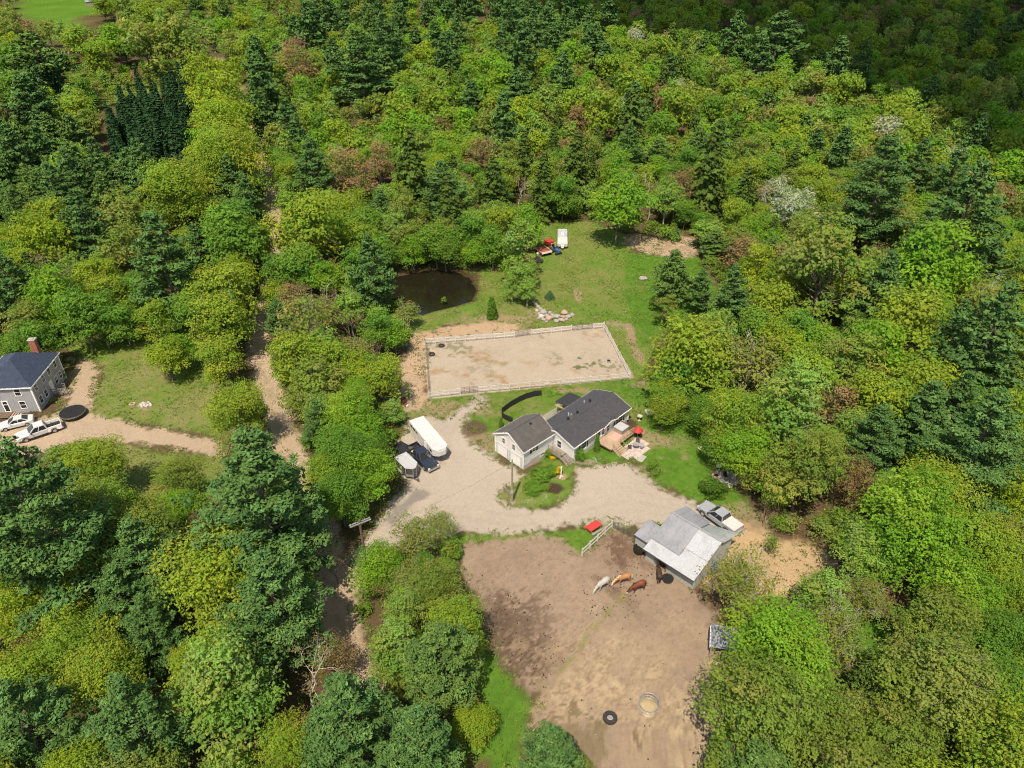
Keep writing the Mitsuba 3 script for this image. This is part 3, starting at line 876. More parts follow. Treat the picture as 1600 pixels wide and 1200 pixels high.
rng = np.random.default_rng(2024)
PLACED = []     # x, y, crown radius, height, kind
EXTRA = []      # past about 300 of a kind: one object of kind stuff
COUNT = {}


def where_words(x, y):
    u, v = proj([x, y, 8.0])
    far = 'in the nearest wood' if y < 66 else 'level with the houses' if y < 114 else 'beyond the pond' if y < 178 else 'on the middle slope' if y < 280 else 'near the upper edge'
    rx = ldist(np.array([[x, y]]), ROAD)[0]
    road_x = np.interp(y, ROAD[::-1, 1], ROAD[::-1, 0])
    side = 'by the road' if rx < 8 else 'left of the road' if x < road_x else 'right of the road' if u < 1000 else 'at the right'
    return f'{far} {side}'


def plant(kind, x, y, h, w, label=None, group=None, lod=None, rot=None, flat=None):
    var, lods, w0, h0 = KINDS[kind]
    D = math.hypot(x, y)
    want = lod or ('N' if D < 92 else 'M' if D < 205 else 'F')
    if w > 12.5 and 130 < D < 330:
        want = 'N' if D < 230 else 'M'
    if want not in lods:
        want = min(lods, key=lambda l: abs('NMF'.index(l) - 'NMF'.index(want)))
    nv = var if (want != 'F' or len(lods) == 1) else max(2, var - 1)
    g = f'group_{kind}_{want}{rng.integers(nv)}'
    a = rng.uniform(0, 360) if rot is None else rot
    z = ground_z(x, y)
    tw = T().translate([float(x), float(y), z]).rotate([0, 0, 1], float(a)).scale([float(w / w0), float(w / w0) * float(rng.uniform(0.9, 1.1)), float(h / h0)])
    PLACED.append((x, y, w / 2, h, kind))
    nm, words = NAME[kind]
    COUNT[nm] = COUNT.get(nm, 0) + 1
    inst = {'type': 'instance', 'group': {'type': 'ref', 'id': g}, 'to_world': tw}
    if COUNT[nm] > 290 and label is None:
        EXTRA.append(inst)
        return
    k = numbered(nm)
    scene[k] = inst
    cat = 'shrub' if 'shrub' in nm or kind == 'bluespruce' and h < 3 else 'tree'
    if label is None:
        TREE_OF.setdefault(f'{words} {where_words(x, y)}', []).append((proj([x, y, h * .6])[0], k, cat))
    else:
        lab(k, label, cat, group)


ORD = 'first second third fourth fifth sixth seventh eighth ninth tenth eleventh twelfth thirteenth fourteenth fifteenth sixteenth seventeenth eighteenth nineteenth twentieth'.split()
TENS = {2: 'twenty', 3: 'thirty', 4: 'forty', 5: 'fifty', 6: 'sixty', 7: 'seventy', 8: 'eighty', 9: 'ninety'}


def ordinal(n):
    if n <= 20:
        return ORD[n - 1]
    if n % 10 == 0:
        return TENS[n // 10][:-1] + 'ieth'
    return f'{TENS[n // 10]}-{ORD[n % 10 - 1]}'


def name_trees():
    for words, rows in TREE_OF.items():
        rows.sort()
        for i, (_, k, cat) in enumerate(rows):
            lab(k, words if len(rows) == 1 else f'{words}, {ordinal(i + 1)} from the left', cat, None if len(rows) == 1 else words.replace(' tree ', ' trees ').replace(' pine ', ' pines ').replace(' shrub ', ' shrubs ').replace(' spruce ', ' spruces ').replace(' evergreen ', ' evergreens '))


def plant_px(kind, u, v, wpx, label=None, hk=None, group=None, lod=None):
    """a tree whose crown's middle is seen at (u, v), wpx wide: its size and its place on the ground follow"""
    ratio = KINDS[kind][3] / KINDS[kind][2]
    frac = {'pine': 0.60, 'pineb': 0.60, 'spruce': 0.5, 'hemlock': 0.5, 'bluespruce': 0.45}.get(kind, 0.64)
    h = 12.0
    for _ in range(12):
        z = h * frac
        s = FPX * 0 + (FPX * math.sin(PITCH) + (v - 600) * math.cos(PITCH)) / (CAM_H - z)
        w = wpx / s
        h = np.clip((hk or ratio) * w, 3.0, 27.0) * 0.5 + h * 0.5
    p = GR(u, v, h * frac)
    plant(kind, p[0], p[1], float(h), float(w), label, group, lod)


# ------------------------------------------------------------------ materials of built things
def speck(a, b, f=9.0, g=30.0):
    return proc(lambda p, n, uv: mix(a, b, noise(p.x * f, p.y * f, p.z * f) * 0.55 + noise(p.x * g, p.y * g, p.z * g) * 0.45))


def siding(p, n, uv):
    k = p.z * 8.0
    return smoothstep(0.0, 0.25, k - dr.floor(k))


pbr('mat_white_siding', speck((0.60, 0.61, 0.625), (0.68, 0.69, 0.705), 0.8, 4), 0.55, bump=siding, bscale=0.012)
pbr('mat_grey_siding', speck((0.30, 0.32, 0.34), (0.36, 0.38, 0.40), 0.8, 4), 0.6, bump=siding, bscale=0.012)
pbr('mat_white_trim', (0.74, 0.74, 0.73), 0.5)
pbr('mat_white_fence', speck((0.46, 0.46, 0.455), (0.60, 0.60, 0.59), 0.7, 5), 0.5)
pbr('mat_shingle', speck((0.040, 0.042, 0.050), (0.082, 0.084, 0.096), 3.5, 14), 0.9, spec=0.2)
pbr('mat_shingle_brown', speck((0.062, 0.060, 0.062), (0.120, 0.115, 0.112), 2.5, 11), 0.9, spec=0.2)
pbr('mat_shingle_blue', speck((0.022, 0.034, 0.062), (0.046, 0.062, 0.100), 3.5, 14), 0.85, spec=0.25)
pbr('mat_glass', (0.02, 0.024, 0.03), 0.06, spec=0.6)
pbr('mat_dark_trim', (0.03, 0.032, 0.036), 0.6)
pbr('mat_concrete', speck((0.30, 0.29, 0.27), (0.42, 0.41, 0.39), 2, 9), 0.9)
pbr('mat_brick', speck((0.26, 0.095, 0.060), (0.36, 0.15, 0.10), 4, 12), 0.85)
pbr('mat_garage_door', speck((0.62, 0.63, 0.64), (0.70, 0.71, 0.72), 1, 4), 0.5)
pbr('mat_wood', speck((0.34, 0.25, 0.175), (0.45, 0.34, 0.25), 1.5, 9), 0.8)
pbr('mat_wood_grey', speck((0.20, 0.175, 0.155), (0.31, 0.28, 0.25), 1.5, 9), 0.85)
pbr('mat_wood_dark', speck((0.09, 0.065, 0.05), (0.16, 0.12, 0.09), 1.5, 9), 0.85)
pbr('mat_rug', speck((0.42, 0.28, 0.24), (0.50, 0.35, 0.30), 2, 6), 0.95)
pbr('mat_patio', speck((0.42, 0.36, 0.34), (0.52, 0.45, 0.43), 1.5, 6), 0.9)
pbr('mat_metal_roof', proc(lambda p, n, uv: mix((0.195, 0.213, 0.245), (0.255, 0.275, 0.31), smoothstep(0.25, 0.75, fbm(p.x * 0.7, p.y * 0.7, 0.0) * 0.7 + noise(p.x * 6, p.y * 6) * 0.3))), 0.55, spec=0.4)
pbr('mat_metal_roof_green', proc(lambda p, n, uv: mix((0.235, 0.275, 0.28), (0.33, 0.365, 0.37), smoothstep(0.25, 0.75, fbm(p.x * 0.7, p.y * 0.7, 0.0)))), 0.5)
pbr('mat_metal_roof_white', proc(lambda p, n, uv: mix((0.335, 0.365, 0.405), (0.385, 0.415, 0.46), smoothstep(0.15, 0.5, fbm(p.x * 0.9, p.y * 0.9, 0.0, octaves=4)))), 0.4)
pbr('mat_barn_wall', speck((0.27, 0.29, 0.29), (0.36, 0.38, 0.38), 1.0, 5), 0.8)
pbr('mat_barn_inside', (0.05, 0.035, 0.045), 0.95)
pbr('mat_black', (0.016, 0.017, 0.018), 0.6)
pbr('mat_black_mesh', speck((0.012, 0.014, 0.015), (0.026, 0.028, 0.03), 5, 20), 0.85)
pbr('mat_rubber', speck((0.020, 0.020, 0.021), (0.045, 0.043, 0.04), 6, 20), 0.85)
pbr('mat_steel', (0.42, 0.43, 0.44), 0.45, metal=0.5)
pbr('mat_dark_steel', (0.10, 0.10, 0.105), 0.5, metal=0.3)
pbr('mat_red', speck((0.40, 0.035, 0.03), (0.48, 0.055, 0.05), 2, 8), 0.5)
pbr('mat_rust_red', speck((0.24, 0.055, 0.035), (0.36, 0.10, 0.065), 3, 9), 0.75)
pbr('mat_blue', speck((0.03, 0.08, 0.24), (0.05, 0.12, 0.30), 3, 9), 0.5)
pbr('mat_sack', speck((0.46, 0.36, 0.10), (0.55, 0.44, 0.15), 3, 9), 0.8)
pbr('mat_yellow', (0.62, 0.42, 0.03), 0.7)
pbr('mat_hay', speck((0.30, 0.245, 0.135), (0.42, 0.35, 0.21), 3, 15), 0.95)
pbr('mat_rock', proc(lambda p, n, uv: mix((0.20, 0.195, 0.19), (0.40, 0.385, 0.37), fbm(p.x * 2.2, p.y * 2.2, p.z * 2.2) * 0.7 + noise(p.x * 14, p.y * 14, p.z * 14) * 0.3)), 0.9)
pbr('mat_rock_pink', proc(lambda p, n, uv: mix((0.28, 0.19, 0.15), (0.44, 0.33, 0.28), fbm(p.x * 2.2, p.y * 2.2, p.z * 2.2))), 0.9)
pbr('mat_rock_pale', speck((0.36, 0.34, 0.31), (0.52, 0.49, 0.46), 2, 9), 0.9)
for nm, c, r_ in (('white', (0.52, 0.53, 0.54), 0.3), ('navy', (0.022, 0.030, 0.050), 0.22), ('silver', (0.27, 0.30, 0.34), 0.28), ('offwhite', (0.50, 0.505, 0.505), 0.4), ('grey', (0.40, 0.42, 0.45), 0.4), ('charcoal', (0.07, 0.068, 0.07), 0.45), ('green', (0.02, 0.05, 0.045), 0.5)):
    pbr('paint_' + nm, c, r_, spec=0.5, clearcoat=0.6 if r_ < 0.3 else 0.2)
pbr('mat_headlight', (0.75, 0.77, 0.8), 0.15, spec=0.6)
pbr('mat_taillight', (0.45, 0.02, 0.02), 0.25)

K = 1.082          # metres of the site per metre of the first survey


class Frame(Thing):
    """a building: x along its front from the corner A, y into it"""

    def __init__(s, name, label, cat, A, ang):
        super().__init__(name, label, cat, (A[0] * K, A[1] * K, 0), ang)

    def window(s, x, z, w, h, side='front', y=0.0, shutters=False, frame='mat_white_trim', off=0.0, mull=True):
        """a framed window on the wall: front (y = const, faces -y), right (x = y-argument, faces +x), left (faces -x)"""
        def P(a, d, c):
            return (a, y - d, c) if side == 'front' else (y + d, a, c) if side == 'right' else (y - d, a, c)

        def B(m, a, c, d0, d1, da, dc):
            p0, p1 = np.array(P(a - da / 2, d0, c - dc / 2)), np.array(P(a + da / 2, d1, c + dc / 2))
            return m.box((p0 + p1) / 2, np.abs(p1 - p0))
        m = M()
        t = 0.09
        B(m, x, z + h / 2 + t / 2, 0.0, 0.05, w + 2 * t, t)
        B(m, x, z - h / 2 - t / 2, 0.0, 0.07, w + 2 * t, t)
        B(m, x - w / 2 - t / 2, z, 0.0, 0.05, t, h)
        B(m, x + w / 2 + t / 2, z, 0.0, 0.05, t, h)
        if mull:
            B(m, x, z, 0.015, 0.04, w, 0.05)
        k = s.part('window', m, frame)
        g = M()
        B(g, x, z, 0.002, 0.012, w, h)
        s.part('pane', g, 'mat_glass', under=k)
        if shutters:
            for sg in (-1, 1):
                q = M()
                B(q, x + sg * (w / 2 + 0.28), z, 0.0, 0.04, 0.32, h + 0.15)
                s.part('shutter', q, 'mat_dark_trim', under=k)


def gable_body(L, W, ze, zr, z0=0.0, axis_='x'):
    """walls of a gabled block, ridge along x (or along y), origin at the front left corner"""
    m = M()
    if axis_ == 'x':
        m._prism(np.array([[0, 0, z0], [0, W, z0], [0, W, ze], [0, W / 2, zr], [0, 0, ze]]), np.array([L, 0, 0]))
    else:
        m._prism(np.array([[0, 0, z0], [L, 0, z0], [L, 0, ze], [L / 2, 0, zr], [0, 0, ze]]), np.array([0, W, 0]))
    return m


# ------------------------------------------------------------------ the white ranch house
HA, HANG = (7.86, 72.5), math.radians(46.0)
L, W, ZE, ZR = 12.6, 6.45, 2.72, 3.78
h = Frame('house', 'long white ranch house with dark grey shingle roof, and front deck', 'house', HA, HANG)
labels[h.key]['label'] = 'long white ranch house with a dark grey gable roof and front deck'
h.part('wall', gable_body(L, W, ZE, ZR, 0.55), 'mat_white_siding')
h.part('foundation', M().box((L / 2, W / 2, 0.26), (L - 0.1, W - 0.1, 0.6)), 'mat_concrete')
OV = 0.28
sl = (ZR - ZE) / (W / 2)
front = M().slab([(-OV, -OV, ZE - sl * OV + 0.13), (L + OV, -OV, ZE - sl * OV + 0.13), (L + OV, W / 2, ZR + 0.13), (-OV, W / 2, ZR + 0.13)], 0.09)
back = M().slab([(-OV, W / 2, ZR + 0.13), (L + OV, W / 2, ZR + 0.13), (L + OV, W + OV, ZE - sl * OV + 0.13), (-OV, W + OV, ZE - sl * OV + 0.13)], 0.09)
rf = h.part('roof', front, 'mat_shingle')
h.part('slope', back, 'mat_shingle', under=rf)
h.part('ridge_cap', M().box((L / 2, W / 2, ZR + 0.15), (L + 2 * OV, 0.22, 0.05)), 'mat_shingle', under=rf)
tr_ = M()
for xx in (-OV - 0.02, L + OV + 0.02):
    for a, b in (((xx, -OV, ZE - sl * OV + 0.02), (xx, W / 2, ZR + 0.02)), ((xx, W / 2, ZR + 0.02), (xx, W + OV, ZE - sl * OV + 0.02))):
        tr_.bar(a, b, 0.05, 0.2)
for yy in (-OV - 0.03, W + OV + 0.03):
    tr_.bar((-OV, yy, ZE - sl * OV + 0.02), (L + OV, yy, ZE - sl * OV + 0.02), 0.08, 0.13)
h.part('gutter', tr_, 'mat_white_trim')
# low cross gable over the entrance
cx0, cx1, cxm, ck = 6.1, 9.3, 7.7, 0.55
dep = 2.0
yb = -OV - 0.28
zlo, zhi = ZE - sl * OV + 0.16, ZE - sl * OV + 0.16 + ck
dorm = M()
dorm.slab([(cx0 - .15, yb, zlo), (cxm, yb, zhi), (cxm, dep - 0.1, zhi + 0.02), (cx0 - .15, 0.0, zlo + 0.06)], 0.07)
dorm.slab([(cxm, yb, zhi), (cx1 + .15, yb, zlo), (cx1 + .15, 0.0, zlo + 0.06), (cxm, dep - 0.1, zhi + 0.02)], 0.07)
h.part('porch_gable', dorm, 'mat_shingle', under=rf)
g_ = M()
g_._prism(np.array([[cx0, yb + 0.12, zlo - 0.12], [cx1, yb + 0.12, zlo - 0.12], [cxm, yb + 0.12, zhi - 0.09]]), np.array([0, 0.1, 0]))
g_.bar((cx0 - .15, yb + .02, zlo - .06), (cxm, yb + .02, zhi - .06), 0.05, 0.14)
g_.bar((cxm, yb + .02, zhi - .06), (cx1 + .15, yb + .02, zlo - .06), 0.05, 0.14)
h.part('gable_trim', g_, 'mat_white_trim')
for (vx, vy, vh, vr, mt) in ((3.1, W / 2 + 0.5, 0.3, 0.16, 'mat_black'), (5.2, W / 2 + 0.55, 0.3, 0.16, 'mat_black'), (9.0, W / 2 + 1.3, 0.3, 0.16, 'mat_black'), (4.1, W / 2 + 1.3, 0.55, 0.06, 'mat_white_trim'), (4.35, W / 2 + 1.0, 0.4, 0.05, 'mat_white_trim'), (8.4, W / 2 + 1.9, 0.4, 0.06, 'mat_white_trim')):
    z = ZR - sl * abs(vy - W / 2) + 0.12
    mm = M().tube([(vx, vy, z - 0.05), (vx, vy, z + vh)], vr * 0.8, 10)
    mm.lathe([(0, 0), (vr * 1.35, -0.03), (vr * 1.35, 0.03), (0, 0.07)][::-1], 12, (vx, vy, z + vh)) if vr > 0.1 else None
    h.part('roof_vent', mm, mt, under=rf)
h.window(2.15, 1.72, 1.1, 1.25, shutters=True)
h.window(6.55, 1.72, 0.62, 1.2)
h.window(7.7, 1.72, 0.62, 1.2)
h.window(10.3, 1.75, 1.7, 1.1, shutters=True)
d = h.part('door', M().box((5.3, -0.03, 1.62), (0.95, 0.07, 2.05)), 'mat_dark_trim')
h.part('door_frame', M().box((4.78, -0.05, 1.66), (0.09, 0.10, 2.12)).box((5.82, -0.05, 1.66), (0.09, 0.10, 2.12)).box((5.3, -0.05, 2.74), (1.13, 0.10, 0.09)), 'mat_white_trim', under=d)
h.window(0.55, 0.36, 0.5, 0.3, mull=False)
h.window(1.3, 0.32, 0.6, 0.35, side='left', y=0.0, mull=False)
h.window(2.6, 1.7, 0.7, 1.1, side='left', y=0.0)
h.window(3.2, 1.75, 1.0, 1.1, side='right', y=L)
h.part('meter_box', M().box((-0.08, 3.9, 1.6), (0.14, 0.3, 0.45)).tube([(-0.05, 3.9, 1.8), (-0.05, 3.9, 3.3)], 0.035, 8), 'mat_steel')
for xx in (-0.012, L + 0.012):
    h.part('corner_board', M().box((xx, -0.012, 1.63), (0.12, 0.12, 2.15)), 'mat_white_trim')

# back porch with its flat dark roof and white-railed back deck
p_ = Frame('porch', 'flat black metal porch roof on posts behind the white house', 'porch', HA, HANG)
x0, x1, y0, y1 = 6.6, 9.9, W + 0.33, W + 2.7
p_.part('roof', M().slab([(x0, y0, 2.72), (x1, y0, 2.72), (x1, y1, 2.48), (x0, y1, 2.48)], 0.08), 'mat_dark_trim')
for xx, yy in ((x0 + .1, y1 - .1), (x1 - .1, y1 - .1), (x0 + .1, y0 + .2), (x1 - .1, y0 + .2)):
    p_.part('post', M().box((xx, yy, 1.18), (0.1, 0.1, 2.4)), 'mat_wood_dark')
p_.part('beam', M().bar((x0 - 0.5, y1 - 0.5, 2.35), (x0 - 0.5, y0 + 0.5, 2.35), 0.14, 0.2).bar((x0 - 0.85, y1 - 0.9, 2.35), (x0 + 0.1, y1 - 0.9, 2.35), 0.12, 0.16), 'mat_wood')
bd = Frame('back_deck', 'small raised deck with white railing behind the white house', 'deck', HA, HANG)
bd.part('decking', M().box((4.6, W + 1.15, 0.62), (3.6, 2.2, 0.1)), 'mat_wood_grey')
for a, b in (((2.85, W + .15), (2.85, W + 2.2)), ((2.85, W + 2.2), (6.35, W + 2.2))):
    A_, B_ = np.array(a), np.array(b)
    for t in (0.3, 0.62, 0.95):
        bd.part('rail', M().bar((*A_, 0.68 + t), (*B_, 0.68 + t), 0.06, 0.11), 'mat_white_fence')
    for k in range(4):
        q = A_ + (B_ - A_) * k / 3
        bd.part('post', M().box((q[0], q[1], 0.85), (0.1, 0.1, 1.7)), 'mat_white_fence')

# front deck with stairs
fd = Frame('front_deck', 'raised wooden deck with brown rail and stairs before the white house', 'deck', HA, HANG)
x0, x1, y0, y1 = 5.0, 10.4, -2.75, -0.12
for k in range(20):
    yy = y1 - 0.07 - k * 0.1325
    fd.part('plank', M().box(((x0 + x1) / 2, yy, 0.76), (x1 - x0, 0.118, 0.04)), 'mat_wood')
fr = M()
for yy in (y0 + 0.05, y1 - 0.05):
    fr.bar((x0, yy, 0.62), (x1, yy, 0.62), 0.06, 0.2)
for xx in np.linspace(x0 + 0.03, x1 - 0.03, 6):
    fr.bar((xx, y0 + .09, 0.62), (xx, y1 - .09, 0.62), 0.05, 0.18)
    fr.box((xx, y0 + 0.1, 0.26), (0.1, 0.1, 0.52))
fd.part('frame', fr, 'mat_wood_dark')


def railing(t, pts, z, mat, h_=0.95, n=4, rails=(0.92, 0.5, 0.15)):
    for a, b in zip(pts[:-1], pts[1:]):
        a, b = np.array(a, float), np.array(b, float)
        for k in range(n + 1):
            q = a + (b - a) * k / n
            t.part('post', M().box((q[0], q[1], z + h_ / 2), (0.09, 0.09, h_ + 0.05)), mat)
        for r_ in rails:
            t.part('rail', M().bar((*a, z + r_), (*b, z + r_), 0.05, 0.09), mat)


railing(fd, [(7.2, y0 + .06), (x1 - .06, y0 + .06)], 0.78, 'mat_wood', n=4)
railing(fd, [(x1 - .06, y0 + .06), (x1 - .06, y1 - .2)], 0.78, 'mat_wood_dark', n=3)
for k in range(5):
    fd.part('step', M().box((6.2, y0 - 0.14 - 0.27 * k, 0.66 - 0.15 * k), (1.5, 0.26, 0.05)), 'mat_wood')
for xx in (5.4, 7.0):
    st = M().bar((xx, y0, 0.62), (xx, y0 - 1.35, -0.05), 0.05, 0.22)
    st.bar((xx, y0, 1.65), (xx, y0 - 1.3, 0.9), 0.05, 0.09)
    st.box((xx, y0 - 1.28, 0.45), (0.09, 0.09, 0.95)).box((xx, y0 - 0.04, 1.2), (0.09, 0.09, 0.95))
    fd.part('stringer', st, 'mat_wood')
def at(fr_, x, y, z=0.0):
    return (fr_.m @ np.array([x, y, z, 1]))[:3]


t = Thing('doormat', 'faded pink mat spread on the front deck', 'mat', at(h, 7.9, -1.35, 0.785), HANG)
t.part('cloth', M().box((0, 0, 0.008), (2.0, 1.5, 0.012)), 'mat_rug')
t = Thing('storage_chest', 'large pale grey box with a flat lid at the far end of the front deck', 'box', at(h, 9.45, -1.1, 0.78), HANG)
t.part('body', M().box((0, 0, 0.36), (1.5, 1.5, 0.72)), 'mat_wood_grey')
t.part('lid', M().box((0, 0, 0.79), (1.66, 1.62, 0.12)), 'paint_grey')
t = Thing('parasol', 'red garden parasol half closed beside the front deck', 'parasol', at(h, 10.5, -3.35), HANG)
t.part('pole', M().tube([(0, 0, 0), (0, 0, 2.45)], 0.025, 8), 'mat_steel')
cn = []
for k in range(8):
    a0, a1 = k * PI / 4, (k + 1) * PI / 4
    cn.append(((math.cos(a0), math.sin(a0)), (math.cos(a1), math.sin(a1))))
pm = M()
for (c0, s0), (c1, s1) in cn:
    pm.slab([(c0 * 0.72, s0 * 0.72, 1.45), (c1 * 0.72, s1 * 0.72, 1.45), (0, 0, 2.42)], 0.012)
t.part('canopy', pm, 'mat_red')
t.part('base', M().lathe([(0, 0.10), (0.22, 0.08), (0.25, 0.0)], 14), 'mat_concrete')
t = Thing('grill', 'black covered barbecue grill beside the red parasol', 'grill', at(h, 11.4, -2.9), HANG + 0.3)
t.part('body', M().ball((0, 0, 0.72), (0.5, 0.32, 0.34), 2), 'mat_black', smooth=True)
t.part('cabinet', M().box((0, 0, 0.28), (0.8, 0.5, 0.56)), 'mat_black')
# stone patio: separate flags
pat = M()
rp = np.random.default_rng(5)
c0 = np.array(at(h, 8.2, -4.6))
fl = Thing('patio', 'pinkish stone patio below the front deck', 'patio', at(h, 8.4, -4.35), HANG)
for i in range(6):
    for j in range(4):
        xx, yy = -2.3 + i * 0.84 + rp.normal() * 0.03, -1.35 + j * 0.74 + rp.normal() * 0.03
        if (i, j) in ((0, 3), (5, 0), (0, 0)):
            continue
        fl.part('flagstone', M().box((xx, yy, 0.02 + rp.uniform(0, 0.02)), (0.80 + rp.normal() * 0.02, 0.70 + rp.normal() * 0.02, 0.08), rz=rp.normal() * 0.03), 'mat_patio')
fl.part('slab', M().box((-1.2, -2.1, 0.03), (1.5, 0.9, 0.07), rz=0.1), 'mat_concrete')


def garden_chair(loc, rz, label, mat='mat_dark_steel', group=None):
    t = Thing('garden_chair', label, 'chair', loc, rz, group)
    t.part('seat', M().box((0, 0, 0.42), (0.5, 0.48, 0.04)), mat)
    t.part('backrest', M().box((0, 0.24, 0.70), (0.5, 0.04, 0.52), rx=-0.15), mat)
    for sx in (-1, 1):
        for sy in (-1, 1):
            t.part('leg', M().bar((sx * 0.22, sy * 0.21, 0.0), (sx * 0.22, sy * 0.20, 0.41), 0.035), mat)
        t.part('arm', M().bar((sx * 0.25, -0.22, 0.62), (sx * 0.25, 0.24, 0.62), 0.04), mat)


garden_chair(at(h, 7.7, -4.0, 0.07), HANG + 2.2, 'dark patio chair nearest the deck stairs')
garden_chair(at(h, 9.5, -4.1, 0.07), HANG - 0.9, 'dark patio chair beside the red parasol')
garden_chair(at(h, 8.9, -5.2, 0.07), HANG + 3.6, 'grey patio chair on the outer edge of the pink patio', 'mat_steel')
t = Thing('patio_table', 'small round table between the chairs on the pink patio', 'table', at(h, 8.5, -4.5, 0.07))
t.part('tabletop', M().lathe([(0, 0.72), (0.5, 0.72), (0.5, 0.69), (0, 0.69)], 18), 'mat_steel')
t.part('leg', M().tube([(0, 0, 0), (0, 0, 0.69)], 0.04, 8), 'mat_dark_steel')

# ------------------------------------------------------------------ the garage and the ramp between it and the house
GA, GANG = (-2.15, 74.64), math.radians(-46.0)
g = Frame('garage', 'white two-door garage with brownish grey gable roof before the ranch house', 'garage', GA, GANG)
GW, GD, GE, GRZ = 5.6, 5.8, 3.30, 4.95
g.part('wall', gable_body(GW, GD, GE, GRZ, 0.0, 'y'), 'mat_white_siding')
g.part('foundation', M().box((GW / 2 + 0.04, GD / 2, 0.36), (GW + 0.06, GD - 0.1, 0.9)).box((GW + 0.09, GD / 2 + .6, 0.5), (0.06, GD - 1.4, 1.2)), 'mat_concrete')
gs = (GRZ - GE) / (GW / 2)
gl = g.part('roof', M().slab([(-.25, -.25, GE - gs * .25 + .13), (GW / 2, -.25, GRZ + .13), (GW / 2, GD + .2, GRZ + .13), (-.25, GD + .2, GE - gs * .25 + .13)], 0.09), 'mat_shingle_brown')
g.part('slope', M().slab([(GW / 2, -.25, GRZ + .13), (GW + .25, -.25, GE - gs * .25 + .13), (GW + .25, GD + .2, GE - gs * .25 + .13), (GW / 2, GD + .2, GRZ + .13)], 0.09), 'mat_shingle_brown', under=gl)
g.part('ridge_cap', M().box((GW / 2, GD / 2 - .02, GRZ + .15), (0.22, GD + .44, 0.05)), 'mat_shingle_brown', under=gl)
g.part('roof_vent', M().box((GW / 2 + .5, GD * .62, GRZ - .12), (0.3, 0.3, 0.16)), 'mat_black', under=gl)
gt = M()
for yy in (-.27, GD + .22):
    gt.bar((-.25, yy, GE - gs * .25 + .02), (GW / 2, yy, GRZ + .02), 0.05, 0.18)
    gt.bar((GW / 2, yy, GRZ + .02), (GW + .25, yy, GE - gs * .25 + .02), 0.05, 0.18)
for xx in (-.28, GW + .28):
    gt.bar((xx, -.25, GE - gs * .25 + .02), (xx, GD + .2, GE - gs * .25 + .02), 0.07, 0.13)
g.part('gutter', gt, 'mat_white_trim')
for xx in (1.45, 4.1):
    k = g.part('garage_door', M().box((xx, -0.015, 0.98), (2.05, 0.05, 1.86)), 'mat_garage_door')
    for j in range(4):
        g.part('panel', M().box((xx, -0.05, 0.30 + j * 0.455), (1.95, 0.03, 0.40)), 'mat_garage_door', under=k)
    g.part('frame', M().box((xx, -0.05, 1.97), (2.3, 0.12, 0.12)).box((xx - 1.09, -0.05, 0.98), (0.11, 0.12, 1.86)).box((xx + 1.09, -0.05, 0.98), (0.11, 0.12, 1.86)), 'paint_grey', under=k)
g.window(1.7, 2.9, 0.55, 0.85)
g.window(3.7, 2.9, 0.55, 0.85)
g.window(2.0, 2.55, 0.6, 0.8, side='right', y=GW, shutters=True)
g.window(3.6, 0.85, 0.8, 0.35, side='right', y=GW + 0.12, mull=False)
g.part('corner_board', M().box((-.012, -.012, 1.65), (0.12, 0.12, 3.2)), 'mat_white_trim')
g.part('corner_board', M().box((GW + .012, -.012, 2.0), (0.12, 0.12, 2.5)), 'mat_white_trim')
rmp = Frame('ramp', 'weathered wooden walkway with railing and steps between garage and house', 'walkway', HA, HANG)
for k in range(11):
    rmp.part('plank', M().box((-0.75, 3.35 - k * 0.2, 0.95), (1.3, 0.185, 0.04)), 'mat_wood_grey')
for k in range(5):
    rmp.part('step', M().box((-0.75, 1.02 - k * 0.27, 0.80 - k * 0.165), (1.25, 0.26, 0.05)), 'mat_wood_grey')
sm = M()
for xx in (-1.4, -0.1):
    sm.bar((xx, 1.15, 0.85), (xx, -0.35, -0.05), 0.05, 0.22)
    sm.bar((xx, 3.45, 0.86), (xx, 1.1, 0.86), 0.05, 0.2)
    for yy in (3.3, 1.2):
        sm.box((xx, yy, 0.42), (0.09, 0.09, 0.84))
rmp.part('frame', sm, 'mat_wood_grey')
railing(rmp, [(-1.4, 3.4), (-1.4, 1.15)], 0.97, 'mat_wood_grey', n=3)
rmp.part('rail', M().bar((-1.4, 1.15, 1.9), (-1.4, -0.3, 0.95), 0.05, 0.09).box((-1.4, -0.3, 0.48), (0.09, 0.09, 0.95)), 'mat_wood_grey')
# ------------------------------------------------------------------ the barn
BA, BANG = (14.21, 55.69), math.radians(-44.6)
b = Frame('barn', 'low grey barn with patched metal roofs, half weathered grey and half white', 'barn', BA, BANG)
s = K


def bp(*q):
    return [(x * s, y * s, z * s) for x, y, z in q]


def metal_roof(t, quad, mat, name, nrib, under=None, pitch=0.9):
    """panels laid side by side from eave to ridge; quad: eave left, eave right, top right, top left"""
    q = np.array(bp(*quad))
    n = max(1, int(round(np.linalg.norm(q[1] - q[0]) / pitch)))
    root = None
    nrm = unit(np.cross(q[1] - q[0], q[3] - q[0]))
    for i in range(n):
        a, c = i / n, (i + 1) / n
        gap = 0.004
        p0, p1 = q[0] + (q[1] - q[0]) * a, q[0] + (q[1] - q[0]) * (c - gap)
        p3, p2 = q[3] + (q[2] - q[3]) * a, q[3] + (q[2] - q[3]) * (c - gap)
        lift = nrm * 0.004 * (i % 2)
        m = M().slab([p0 + lift, p1 + lift, p2 + lift, p3 + lift], 0.03)
        for j in range(nrib):
            w = (j + 0.15) / nrib
            m.bar(p0 + (p1 - p0) * w + nrm * 0.012 + lift, p3 + (p2 - p3) * w + nrm * 0.012 + lift, 0.05, 0.06, up=nrm)
        k = t.part('panel' if root else name, m, mat, under=root)
        root = root or k
    return root


